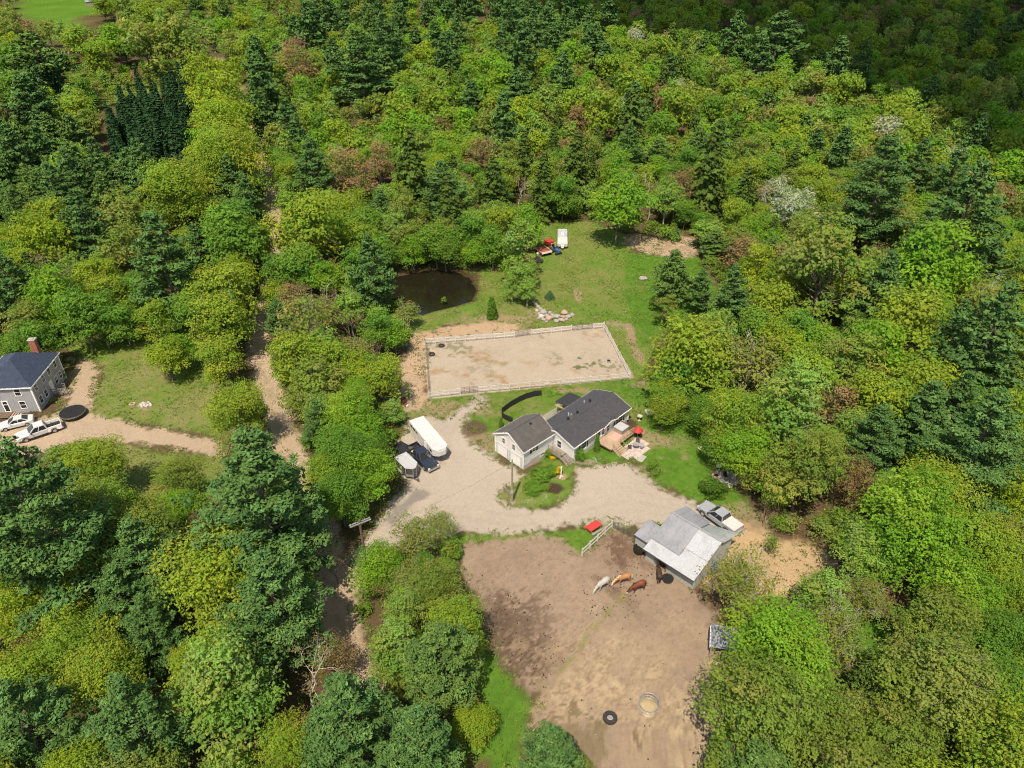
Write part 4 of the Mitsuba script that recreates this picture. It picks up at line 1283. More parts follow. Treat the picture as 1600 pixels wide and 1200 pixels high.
metal_roof(b, [(0, 0, 1.90), (3.62, 0, 1.90), (3.62, 1.48, 2.42), (0, 1.48, 2.42)], 'mat_metal_roof_white', 'lower_roof', 4)
metal_roof(b, [(3.62, -0.02, 1.95), (6.42, -0.02, 1.95), (6.42, 2.45, 2.85), (3.62, 2.45, 2.85)], 'mat_metal_roof_white', 'lower_roof', 4)
metal_roof(b, [(0.02, 1.36, 2.56), (3.62, 1.36, 2.56), (3.62, 4.9, 3.98), (0.02, 4.9, 3.98)], 'mat_metal_roof', 'roof', 1)
metal_roof(b, [(3.62, 2.36, 2.95), (6.42, 2.36, 2.95), (6.42, 4.9, 4.0), (3.62, 4.9, 4.0)], 'mat_metal_roof_white', 'roof', 4)
metal_roof(b, [(3.58, 7.5, 3.02), (0.02, 8.15, 2.75), (0.02, 4.92, 3.97), (3.58, 4.92, 3.97)], 'mat_metal_roof', 'back_roof', 1)
metal_roof(b, [(6.5, 8.7, 2.5), (3.55, 7.45, 2.8), (3.55, 4.95, 3.85), (6.5, 4.95, 3.85)], 'mat_metal_roof_green', 'back_roof', 1)
b.part('ridge_cap', M().bar(*bp((-.05, 4.9, 4.02), (6.5, 4.9, 4.03)), 0.3, 0.05), 'mat_steel')
wl = M()
wl.hexa(bp((0.1, 0.55, 0), (1.75, 0.55, 0), (1.75, 0.65, 0), (0.1, 0.65, 0), (0.1, 0.55, 2.02), (1.75, 0.55, 2.02), (1.75, 0.65, 2.06), (0.1, 0.65, 2.06)))
wl.hexa(bp((2.75, 0.55, 0), (6.25, 0.55, 0), (6.25, 0.65, 0), (2.75, 0.65, 0), (2.75, 0.55, 2.02), (6.25, 0.55, 2.05), (6.25, 0.65, 2.1), (2.75, 0.65, 2.06)))
wl.hexa(bp((1.75, 0.55, 1.75), (2.75, 0.55, 1.75), (2.75, 0.65, 1.75), (1.75, 0.65, 1.75), (1.75, 0.55, 2.02), (2.75, 0.55, 2.02), (2.75, 0.65, 2.06), (1.75, 0.65, 2.06)))
b.part('wall', wl, 'mat_barn_wall')
for x_ in (0.12, 6.2):
    sd = M()
    sd._prism(np.array(bp((x_, 0.66, 0), (x_, 7.6, 0), (x_, 7.6, 2.7), (x_, 4.9, 3.8), (x_, 1.4, 2.35), (x_, 0.66, 2.02))), np.array([0.06, 0, 0]))
    b.part('side_wall', sd, 'mat_barn_wall')
b.part('back_wall', M().hexa(bp((0.2, 7.5, 0), (6.15, 7.5, 0), (6.15, 7.6, 0), (0.2, 7.6, 0), (0.2, 7.5, 2.6), (6.15, 7.5, 2.6), (6.15, 7.6, 2.55), (0.2, 7.6, 2.55))), 'mat_barn_wall')
b.part('fascia', M().bar(*bp((-0.02, -0.03, 1.84), (3.6, -0.03, 1.84)), 0.05, 0.16).bar(*bp((3.6, -0.05, 1.88), (6.44, -0.05, 1.88)), 0.05, 0.16), 'mat_dark_steel')
b.part('stall_partition', M().box(np.array(bp((2.25, 3.0, 0.9))[0]), (0.1, 4.4, 1.8)).box(np.array(bp((3.2, 2.8, 1.0))[0]), (6.0, 0.08, 1.9)), 'mat_barn_inside')
for x_ in (1.75, 2.75):
    b.part('door_post', M().box(np.array(bp((x_, 0.56, 0.95))[0]), (0.12, 0.2, 2.05)), 'mat_wood_dark')
b.part('tack_rail', M().bar(*bp((2.05, 0.9, 1.25), (2.7, 0.9, 1.25)), 0.25, 0.3), 'mat_rug')
b.part('tarp', M().slab(bp((6.46, 3.2, 1.5), (6.95, 3.0, 0.5), (6.95, 4.4, 0.5), (6.46, 4.3, 1.6)), 0.03), 'mat_blue', label='blue tarpaulin hanging on the barn end')
ln = Frame('lean_to', 'small grey lean-to shed against the end of the barn by the pipe fence', 'shed', BA, BANG)
metal_roof(ln, [(-1.95, 1.0, 1.92), (-0.05, 1.0, 1.92), (-0.05, 3.55, 2.5), (-1.95, 3.55, 2.5)], 'mat_metal_roof', 'roof', 1)
lw = M()
lw.hexa(bp((-1.85, 1.2, 0), (-0.1, 1.2, 0), (-0.1, 1.28, 0), (-1.85, 1.28, 0), (-1.85, 1.2, 1.9), (-0.1, 1.2, 1.9), (-0.1, 1.28, 1.92), (-1.85, 1.28, 1.92)))
lw.hexa(bp((-1.85, 1.28, 0), (-1.77, 1.28, 0), (-1.77, 3.4, 0), (-1.85, 3.4, 0), (-1.85, 1.28, 1.92), (-1.77, 1.28, 1.92), (-1.77, 3.4, 2.4), (-1.85, 3.4, 2.4)))
lw.hexa(bp((-1.77, 3.32, 0), (-0.1, 3.32, 0), (-0.1, 3.4, 0), (-1.77, 3.4, 0), (-1.77, 3.32, 2.36), (-0.1, 3.32, 2.36), (-0.1, 3.4, 2.38), (-1.77, 3.4, 2.38)))
ln.part('wall', lw, 'mat_barn_wall')
ln.part('trim', M().bar(*bp((-1.97, 0.98, 1.86), (-0.05, 0.98, 1.86)), 0.05, 0.12).bar(*bp((-1.9, 1.19, 0), (-1.9, 1.19, 1.9)), 0.1), 'mat_dark_steel')
# ------------------------------------------------------------------ the second house, upper left
SA = (-66.5, 83.4)
sh = Frame('second_house', 'grey two-storey house with dark blue hip roof and brick chimney', 'house', SA, math.radians(5.0))
# origin at the front right corner: x runs to the left as negative
SW_, SD_, SE_, SR_ = 7.8, 9.3, 4.75, 7.1
sh.part('wall', M().box((-SW_ / 2, SD_ / 2, SE_ / 2), (SW_, SD_, SE_)), 'mat_grey_siding')
o = 0.35
E = [(-SW_ - o, -o, SE_), (o, -o, SE_), (o, SD_ + o, SE_), (-SW_ - o, SD_ + o, SE_)]
R0, R1 = (-SW_ / 2, SW_ / 2 + 0.1, SR_), (-SW_ / 2, SD_ - SW_ / 2 - 0.1 + 0.9, SR_)
rk = sh.part('roof', M().slab([E[1], E[2], R1, R0], 0.08), 'mat_shingle_blue')
pbr('mat_shingle_slate', speck((0.085, 0.105, 0.145), (0.15, 0.175, 0.22), 3.5, 14), 0.9, spec=0.2)
sh.part('front_slope', M().slab([E[0], E[1], R0], 0.08), 'mat_shingle_blue', under=rk)
sh.part('side_slope', M().slab([E[3], E[0], R0, R1], 0.08), 'mat_shingle_blue', under=rk)
sh.part('back_slope', M().slab([E[2], E[3], R1], 0.08), 'mat_shingle_blue', under=rk)
gt = M()
for a, c in zip(E, E[1:] + E[:1]):
    gt.bar(np.array(a) - [0, 0, .1], np.array(c) - [0, 0, .1], 0.09, 0.2)
sh.part('gutter', gt, 'mat_white_trim')
for yy in (0, SD_):
    sh.part('corner_board', M().box((0, yy, SE_ / 2 - .1), (0.22, 0.22, SE_ - .25)), 'mat_white_trim')
ch = sh.part('chimney', M().box((-2.1, SD_ - 1.1, 6.4), (0.95, 0.75, 3.4)), 'mat_brick')
sh.part('cap', M().box((-2.1, SD_ - 1.1, 8.14), (1.1, 0.9, 0.12)).box((-2.1, SD_ - 1.1, 8.27), (0.5, 0.4, 0.16)), 'mat_concrete', under=ch)
for i in range(10):
    for j in (0, 1):
        sh.part('brick', M().box((-2.1 + (-0.25 + 0.5 * j) + (0.0 if i % 2 else 0.0), SD_ - 1.485, 5.7 + i * 0.235), (0.46, 0.03, 0.20)), 'mat_brick', under=ch)
for x_, z_ in ((-2.1, 3.75), (-5.3, 3.75), (-2.1, 1.45)):
    sh.window(x_, z_, 0.8, 1.15)
d = sh.part('door', M().box((-4.55, -0.04, 1.25), (0.95, 0.08, 2.1)), 'mat_white_trim')
sh.part('pane', M().box((-4.55, -0.085, 1.05), (0.6, 0.02, 1.1)).box((-4.55, -0.085, 1.95), (0.6, 0.02, 0.45)), 'mat_glass', under=d)
for y_, z_ in ((1.2, 3.75), (3.6, 3.75), (5.6, 3.75), (7.8, 3.75), (1.2, 1.5), (2.9, 1.5), (6.6, 1.5), (8.1, 1.5)):
    sh.window(y_, z_, 0.75, 1.15, side='right', y=0.0)
d = sh.part('side_door', M().box((0.04, 4.9, 1.35), (0.08, 0.95, 2.1)), 'mat_white_trim')
sp = Frame('side_porch', 'small wooden stair and landing at the shaded side of the grey house', 'stairs', SA, math.radians(5.0))
sp.part('landing', M().box((0.85, 4.9, 0.36), (1.4, 1.5, 0.08)), 'mat_wood_grey')
for k in range(3):
    sp.part('step', M().box((1.7 + 0.28 * k, 4.9, 0.24 - 0.11 * k), (0.27, 1.3, 0.05)), 'mat_wood_grey')
railing(sp, [(0.2, 4.15), (1.55, 4.15), (2.35, 4.15)], 0.4, 'mat_wood_grey', n=2)
railing(sp, [(0.2, 5.65), (1.55, 5.65)], 0.4, 'mat_wood_grey', n=2)
fs = Frame('front_steps', 'brown wooden front steps at the door of the grey house', 'stairs', SA, math.radians(5.0))
fs.part('landing', M().box((-5.0, -0.85, 0.3), (2.2, 1.5, 0.08)), 'mat_wood_dark')
for k in range(4):
    fs.part('step', M().box((-3.72 + 0.3 * k, -0.85, 0.26 - 0.07 * k), (0.2, 1.4, 0.05)), 'mat_wood')
# ------------------------------------------------------------------ vehicles
def ring(x, hw, z0, z1, c=0.10):
    return [(x, -hw + c, z0), (x, hw - c, z0), (x, hw, z0 + c), (x, hw, z1 - c), (x, hw - c * 1.3, z1), (x, -hw + c * 1.3, z1), (x, -hw, z1 - c), (x, -hw, z0 + c)]


def wheels(t, xs, y, r=0.39, w=0.26, rim='mat_steel'):
    for x in xs:
        for sy in (-1, 1):
            wt = M().tube([(x, sy * y - w / 2, r), (x, sy * y - w * .4, r), (x, sy * y + w * .4, r), (x, sy * y + w / 2, r)], [r * .9, r, r, r * .9], 18)
            k = t.part('wheel', wt, 'mat_rubber', smooth=40)
            t.part('rim', M().tube([(x, sy * (y + w / 2), r), (x, sy * (y + w / 2 + 0.02), r)], r * 0.58, 12), rim, under=k)


def greenhouse(t, x0, x1, x2, x3, hw0, hw1, z0, z1, paint, name='cab'):
    """glass between belt (x0..x1) and roof (x2..x3), with painted roof and pillars"""
    base = [(x0, -hw0), (x0, hw0), (x1, hw0), (x1, -hw0)]
    top = [(x2, -hw1), (x2, hw1), (x3, hw1), (x3, -hw1)]
    k = t.part(name, M().loft([[(x, y, z1 - .02) for x, y in top], [(x, y, z1 + .05) for x, y in [(a - .06 * np.sign(a - (x2 + x3) / 2), b * .93) for a, b in top]]]).hexa([(x, y, z1 - .05) for x, y in top[::-1]] + [(x, y, z1) for x, y in top[::-1]]), paint, smooth=30)
    t.part('window', M().loft([[(x, y, z0) for x, y in base], [(x, y, z1 - .04) for x, y in top]]), 'mat_glass')
    p = M()
    for (a, b), (c, d) in zip(base, top):
        p.bar((a, b * 1.005, z0), (c, d * 1.005, z1 - 0.02), 0.10, 0.09)
    xm0, xm1 = (x0 + x1) / 2, (x2 + x3) / 2
    for sy in (-1, 1):
        p.bar((xm0, sy * hw0 * 1.008, z0), (xm1, sy * hw1 * 1.008, z1 - .02), 0.10, 0.05)
        p.bar((x2, sy * hw1, z1 - .04), (x3, sy * hw1, z1 - .04), 0.07, 0.08)
    t.part('pillar', p, paint, under=k)
    return k


def pickup(label, loc, rz, paint, bed='open', group=None, doors=False, sc=1.0):
    t = Thing('pickup_truck', label, 'pickup truck', loc, rz, group, sc)
    t.part('body', M().loft([ring(2.92, .80, .50, .86), ring(2.84, .92, .42, 1.02), ring(2.3, .97, .38, 1.10), ring(1.2, .98, .38, 1.15), ring(-1.02, .98, .38, 1.15)]), paint, smooth=35)
    t.part('hood', M().hexa([(2.62, -.72, 1.06), (2.62, .72, 1.06), (1.28, .78, 1.16), (1.28, -.78, 1.16), (2.55, -.66, 1.12), (2.55, .66, 1.12), (1.32, .72, 1.20), (1.32, -.72, 1.20)]), paint, smooth=30)
    greenhouse(t, 1.28, -1.0, 0.45, -0.82, 0.93, 0.72, 1.14, 1.80, paint)
    t.part('bed', M().box((-1.95, 0, .62), (1.85, 1.80, .10)).box((-1.95, .92, .78), (1.86, .11, .76)).box((-1.95, -.92, .78), (1.86, .11, .76)).box((-1.0, 0, .88), (.08, 1.74, .56)), paint if bed != 'black' else 'mat_white_trim')
    t.part('bed_liner', M().box((-1.95, 0, .685), (1.80, 1.72, .03)), 'mat_black' if bed != 'cover' else 'paint_grey')
    t.part('tailgate', M().box((-2.90, 0, .84), (.07, 1.76, .62)), paint)
    if bed == 'cover':
        t.part('bed_cover', M().box((-1.95, 0, 1.175), (1.9, 1.80, .05)), 'paint_offwhite')
    t.part('bumper', M().box((2.95, 0, .50), (.14, 1.84, .22)), 'mat_steel')
    t.part('bumper', M().box((-2.98, 0, .48), (.14, 1.80, .20)), 'mat_steel')
    t.part('grille', M().box((2.93, 0, .78), (.05, 1.05, .26)), 'mat_dark_steel')
    for sy in (-1, 1):
        t.part('headlight', M().box((2.90, sy * .72, .80), (.08, .30, .22)), 'mat_headlight')
        t.part('tail_light', M().box((-2.93, sy * .88, .88), (.05, .13, .40)), 'mat_taillight')
        t.part('mirror', M().box((1.05, sy * 1.10, 1.22), (.14, .22, .17)), 'mat_black')
        t.part('sill', M().box((0.1, sy * .99, .37), (2.6, .10, .08)), 'mat_black')
    wheels(t, (1.90, -1.80), .87)
    for x in (1.90, -1.80):
        for sy in (-1, 1):
            a = np.linspace(-0.1, PI + .1, 9)
            for q in range(8):
                pass
            t.part('wheel_arch', M().tube([(x + .47 * math.cos(v), sy * .955, .39 + .47 * math.sin(v)) for v in a], .05, 5), 'mat_black' if paint != 'paint_navy' else paint)
    if doors:
        for xx in (1.15, 0.05):
            t.part('door', M().box((xx - .35, -1.42, .80), (.07, .95, .70), rz=-0.55), paint, label='open front door' if xx > 1 else 'open rear door')
    return t


mid = lambda a, b, z=0.6: ((G(*a, z) + G(*b, z)) / 2)[:2]  # noqa: E731


def head_of(tail, nose, z=0.6):
    d = G(*nose, z) - G(*tail, z)
    return math.atan2(d[1], d[0])


c_ = mid((643, 699), (677, 731))
tk = pickup('dark navy pickup with tyres and a yellow sack in its open bed', (*c_, 0), head_of((643, 699), (677, 731)), 'paint_navy')
for k, (x, y, z) in enumerate(((-2.35, .35, .84), (-1.75, .45, .82))):
    w_ = Thing('spare_tire', ('worn black tyre at the back of the navy pickup bed', 'worn black tyre against the cab in the navy pickup bed')[k], 'tyre', at(tk, x, y, z - .12), 0.3)
    w_.part('tread', M().lathe([(.2, 0), (.36, .02), (.38, .12), (.36, .22), (.2, .24), (.2, 0)], 18), 'mat_rubber', smooth=40)
w_ = Thing('sack', 'yellow sack lying in the bed of the navy pickup', 'sack', at(tk, -1.55, -.45, .70), tk and 0.5)
w_.part('cloth', M().ball((0, 0, .13), (.46, .34, .15), 2, 0.15, 3), 'mat_sack', smooth=True)
w_ = Thing('crate', 'grey crate behind the yellow sack in the navy pickup bed', 'crate', at(tk, -2.35, -.4, .70), 0.4)
w_.part('body', M().box((0, 0, .18), (.6, .5, .36)), 'mat_dark_steel')
c_ = mid((1152, 829), (1098, 790))
pickup('silver pickup with a pale bed cover behind the barn', (*c_, 0), head_of((1152, 829), (1098, 790)), 'paint_silver', 'cover')
c_ = mid((89, 664), (33, 683))
pickup('white pickup with black bed and open doors before the grey house', (*c_, 0), head_of((90, 660), (34, 679)), 'paint_white', 'black', doors=True)

c_ = mid((46, 655), (4, 665))
t = Thing('sedan_car', 'white sedan parked before the front steps of the grey house', 'car', (*c_, 0), head_of((46, 655), (4, 665)))
t.part('body', M().loft([ring(2.30, .70, .36, .60), ring(2.2, .84, .28, .72), ring(1.5, .89, .25, .86), ring(.7, .90, .25, .93), ring(-1.2, .90, .25, .95), ring(-1.9, .88, .28, .96), ring(-2.25, .82, .32, .92), ring(-2.32, .72, .40, .85)]), 'paint_white', smooth=35)
greenhouse(t, 0.95, -1.70, 0.15, -0.95, .80, .60, .92, 1.40, 'paint_white', 'roof')
for sy in (-1, 1):
    t.part('headlight', M().box((2.2, sy * .62, .62), (.12, .30, .12)), 'mat_headlight')
    t.part('tail_light', M().box((-2.27, sy * .62, .76), (.08, .32, .14)), 'mat_taillight')
    t.part('mirror', M().box((.62, sy * .98, .98), (.12, .18, .12)), 'paint_white')
t.part('bumper', M().box((2.27, 0, .40), (.1, 1.4, .16)), 'mat_black')
wheels(t, (1.40, -1.38), .80, .33, .22)

# white gooseneck horse trailer
tail, nose = (672, 656), (690, 706)
c_ = mid((668, 664), (674, 700), 1.2)
hd = head_of((656, 672), (692, 716), 1.2)
t = Thing('horse_trailer', 'long white gooseneck horse trailer with dark side windows', 'trailer', (*((G(652, 672, 1.2) + G(690, 707, 1.2)) / 2)[:2], 0), hd)
hw, zt = 1.12, 2.55
body = M()
body._prism(np.array([(-4.1, -hw, .55), (2.0, -hw, .55), (2.0, -hw, 1.45), (3.5, -hw, 1.45), (4.15, -hw * .6, 1.60), (4.15, -hw * .6, 2.35), (3.6, -hw, zt), (-4.1, -hw, zt)])[[0, 1, 2, 3, 6, 7]], np.array([0, 2 * hw, 0]))
body.loft([[(3.5, -hw, 1.45), (3.5, hw, 1.45), (3.5, hw, zt), (3.5, -hw, zt)], [(4.2, -.55, 1.55), (4.2, .55, 1.55), (4.2, .55, 2.35), (4.2, -.55, 2.35)]])
t.part('body', body, 'paint_offwhite')
t.part('roof', M().slab([(-4.14, -hw - .03, zt + .05), (3.55, -hw - .03, zt + .05), (4.1, -.62, zt - .02), (4.1, .62, zt - .02), (3.55, hw + .03, zt + .05), (-4.14, hw + .03, zt + .05)], 0.07), 'paint_white')
for x in (-3.4, -2.55, -1.7):
    for sy in (-1, 1):
        t.part('window', M().box((x, sy * (hw + .008), 2.05), (.62, .03, .42)), 'mat_glass')
t.part('window', M().box((2.9, -(hw + .008), 2.0), (.55, .03, .40)), 'mat_glass')
t.part('window', M().box((2.9, hw + .008, 2.0), (.55, .03, .40)), 'mat_glass')
for x in (-2.8, -1.5, -.2, 1.4):
    t.part('roof_vent', M().box((x, 0, zt + .09), (.36, .36, .07)), 'mat_white_trim')
for sy in (-1, 1):
    t.part('stripe', M().box((-.9, sy * (hw + .008), 1.0), (6.2, .02, .10)), 'mat_steel')
    t.part('fender', M().box((-1.1, sy * (hw + .06), .80), (1.9, .16, .08)), 'mat_steel')
t.part('door', M().box((1.2, -hw - .012, 1.45), (.75, .04, 1.65)), 'mat_white_trim')
t.part('gooseneck', M().box((3.75, 0, 1.42), (.3, .3, .2)).tube([(3.8, 0, 1.45), (3.8, 0, .75)], .07, 8), 'mat_dark_steel')
t.part('jack', M().tube([(2.2, .5, 0), (2.2, .5, 1.4)], .05, 8), 'mat_dark_steel')
t.part('jack', M().tube([(2.2, -.5, 0), (2.2, -.5, 1.4)], .05, 8), 'mat_dark_steel')
wheels(t, (-.65, -1.5), 1.0, .36, .24)
# cargo trailer with a wedge nose
c_ = ((G(627, 713, 1.9) + G(645, 730, 1.9)) / 2)[:2]
t = Thing('cargo_trailer', 'small charcoal cargo trailer with pale roof and wedge nose', 'trailer', (*c_, 0), head_of((627, 712), (646, 730), 1.9))
hw, zt = .95, 1.95
prof = [(-1.75, -hw), (1.1, -hw), (1.85, -.25), (1.85, .25), (1.1, hw), (-1.75, hw)]
t.part('body', M().loft([[(x, y, .48) for x, y in prof], [(x, y, zt) for x, y in prof]]), 'paint_charcoal')
t.part('roof', M().loft([[(x * 1.015, y * 1.03, zt) for x, y in prof], [(x * 1.01, y * 1.02, zt + .07) for x, y in prof]]), 'paint_grey')
t.part('corner_trim', M().bar((1.1, -hw, .5), (1.1, -hw, zt), .07).bar((1.86, -.25, .5), (1.86, -.25, zt), .06).bar((1.86, .25, .5), (1.86, .25, zt), .06).bar((1.1, hw, .5), (1.1, hw, zt), .07), 'mat_steel')
t.part('stone_guard', M().hexa([(1.1, -hw - .012, .5), (1.86, -.262, .5), (1.85, -.25, .5), (1.1, -hw, .5), (1.1, -hw - .012, .95), (1.86, -.262, .95), (1.85, -.25, .95), (1.1, -hw, .95)]), 'mat_steel')
t.part('tongue', M().bar((1.8, -.3, .45), (2.75, 0, .45), .08).bar((1.8, .3, .45), (2.75, 0, .45), .08).tube([(2.5, 0, 0), (2.5, 0, .7)], .04, 8), 'mat_dark_steel')
for sy in (-1, 1):
    t.part('fender', M().box((-.35, sy * (hw + .14), .74), (1.0, .26, .06)).box((.17, sy * (hw + .14), .60), (.06, .26, .3)).box((-.87, sy * (hw + .14), .60), (.06, .26, .3)), 'mat_steel')
    t.part('tail_light', M().box((-1.77, sy * .8, .7), (.04, .12, .2)), 'mat_taillight')
wheels(t, (-.35,), 1.10, .33, .2)
# flat trailer with black cover
c_ = G(629, 699, .9)[:2]
t = Thing('utility_trailer', 'dark green utility trailer under a black cover at the wood edge', 'trailer', (*c_, 0), math.radians(-38))
t.part('body', M().box((0, 0, .62), (2.5, 1.7, .55)), 'paint_green')
t.part('cover', M().hexa([(-1.3, -.9, .9), (1.3, -.9, .9), (1.3, .9, .9), (-1.3, .9, .9), (-1.2, -.8, 1.0), (1.2, -.8, 1.0), (1.2, .8, 1.0), (-1.2, .8, 1.0)]), 'mat_black_mesh')
t.part('tongue', M().bar((1.25, 0, .45), (2.2, 0, .45), .09), 'mat_dark_steel')
wheels(t, (0,), .95, .32, .2)
# folding camper on the upper lawn
a_, b_ = G(879, 358, 1.4), G(879, 379.5, 1.4)
t = Thing('camper', 'white folding camper trailer with grey roof on the upper lawn', 'camper', (*((a_ + b_) / 2)[:2], 0), math.atan2(b_[1] - a_[1], b_[0] - a_[0]))
cl = float(np.linalg.norm(a_ - b_))
t.part('body', M().hexa([(-cl / 2, -1.1, .45), (cl / 2, -1.1, .45), (cl / 2, 1.1, .45), (-cl / 2, 1.1, .45), (-cl / 2, -1.12, 1.25), (cl / 2, -1.12, 1.25), (cl / 2, 1.12, 1.25), (-cl / 2, 1.12, 1.25)]), 'paint_offwhite')
t.part('roof', M().hexa([(-cl / 2 - .03, -1.15, 1.25), (cl * .12, -1.15, 1.25), (cl * .12, 1.15, 1.25), (-cl / 2 - .03, 1.15, 1.25), (-cl / 2 + .1, -1.0, 1.5), (cl * .12, -1.0, 1.5), (cl * .12, 1.0, 1.5), (-cl / 2 + .1, 1.0, 1.5)]), 'paint_grey')
t.part('front_roof', M().hexa([(cl * .125, -1.17, 1.25), (cl / 2 + .03, -1.17, 1.25), (cl / 2 + .03, 1.17, 1.25), (cl * .125, 1.17, 1.25), (cl * .125, -1.05, 1.55), (cl / 2 - .12, -1.05, 1.5), (cl / 2 - .12, 1.05, 1.5), (cl * .125, 1.05, 1.55)]), 'paint_white')
t.part('roof_vent', M().box((-.9, 0, 1.56), (.7, .7, .12)), 'mat_white_trim')
t.part('gas_locker', M().box((cl / 2 + .35, 0, .7), (.5, .6, .55)), 'mat_white_trim')
t.part('tongue', M().bar((cl / 2, -.5, .42), (cl / 2 + 1.1, 0, .42), .09).bar((cl / 2, .5, .42), (cl / 2 + 1.1, 0, .42), .09), 'mat_dark_steel')
t.part('bumper', M().box((cl / 2 + .04, 0, .5), (.06, 2.1, .14)), 'mat_dark_steel')
wheels(t, (-.2,), 1.0, .33, .2)
# farm implements beside it
c_ = G(848, 392, .6)[:2]
t = Thing('hay_wagon', 'faded red wooden flatbed wagon at the edge of the upper lawn', 'wagon', (*c_, 0), math.radians(-62))
for k in range(7):
    t.part('plank', M().box((0, -1.02 + k * .34, .78), (3.6, .32, .06)), 'mat_rust_red')
t.part('front_board', M().box((1.85, 0, .95), (.1, 2.5, .4)), 'mat_white_trim')
t.part('rail', M().box((-.1, -1.25, 1.0), (3.6, .08, .25)).box((-.1, 1.25, 1.0), (3.6, .08, .25)), 'mat_wood')
wheels(t, (1.2, -1.3), 1.0, .38, .2, 'mat_rust_red')
t = Thing('seed_drill', 'small bright red farm implement behind the flatbed wagon', 'farm implement', (*G(857.5, 381, .5)[:2], 0), math.radians(-80))
t.part('hopper', M().hexa([(-.5, -.8, .5), (.5, -.8, .5), (.5, .8, .5), (-.5, .8, .5), (-.75, -1.0, 1.3), (.75, -1.0, 1.3), (.75, 1.0, 1.3), (-.75, 1.0, 1.3)]), 'mat_red')
t.part('drawbar', M().bar((.5, 0, .5), (2.2, 0, .4), .1), 'mat_red')
wheels(t, (0,), 1.05, .42, .16, 'mat_red')
t = Thing('tractor', 'small blue tractor with black tyres beside the camper', 'tractor', (*G(868, 391, .6)[:2], 0), math.radians(-60))
t.part('hood', M().loft([ring(1.5, .30, .55, 1.0, .06), ring(1.4, .36, .5, 1.12, .08), ring(.2, .38, .5, 1.18, .08)]), 'mat_blue', smooth=35)
t.part('fender', M().box((-.6, -.72, 1.05), (1.1, .34, .07)).box((-.6, .72, 1.05), (1.1, .34, .07)), 'mat_blue')
t.part('seat', M().box((-.55, 0, .95), (.45, .45, .1)).box((-.78, 0, 1.2), (.08, .45, .45)), 'mat_black')
t.part('steering_wheel', M().tube([(.02 + .16 * math.cos(a), .18 * math.sin(a), 1.3) for a in np.linspace(0, 6.28, 13)], .02, 5).tube([(.15, 0, 1.1), (0, 0, 1.3)], .02, 6), 'mat_black')
t.part('roll_bar', M().tube([(-.95, -.5, .8), (-.95, -.5, 1.9), (-.95, .5, 1.9), (-.95, .5, .8)], .04, 6), 'mat_white_trim')
t.part('axle', M().box((-.5, 0, .6), (.5, 1.2, .35)).bar((1.2, -.55, .35), (1.2, .55, .35), .1), 'mat_dark_steel')
for sy in (-1, 1):
    t.part('rear_wheel', M().tube([(-.6, sy * .78 - .17, .62), (-.6, sy * .78 + .17, .62)], .62, 18), 'mat_rubber', smooth=40)
    t.part('front_wheel', M().tube([(1.2, sy * .62 - .09, .34), (1.2, sy * .62 + .09, .34)], .34, 14), 'mat_rubber', smooth=40)

# ------------------------------------------------------------------ horses
import manifold3d as m3


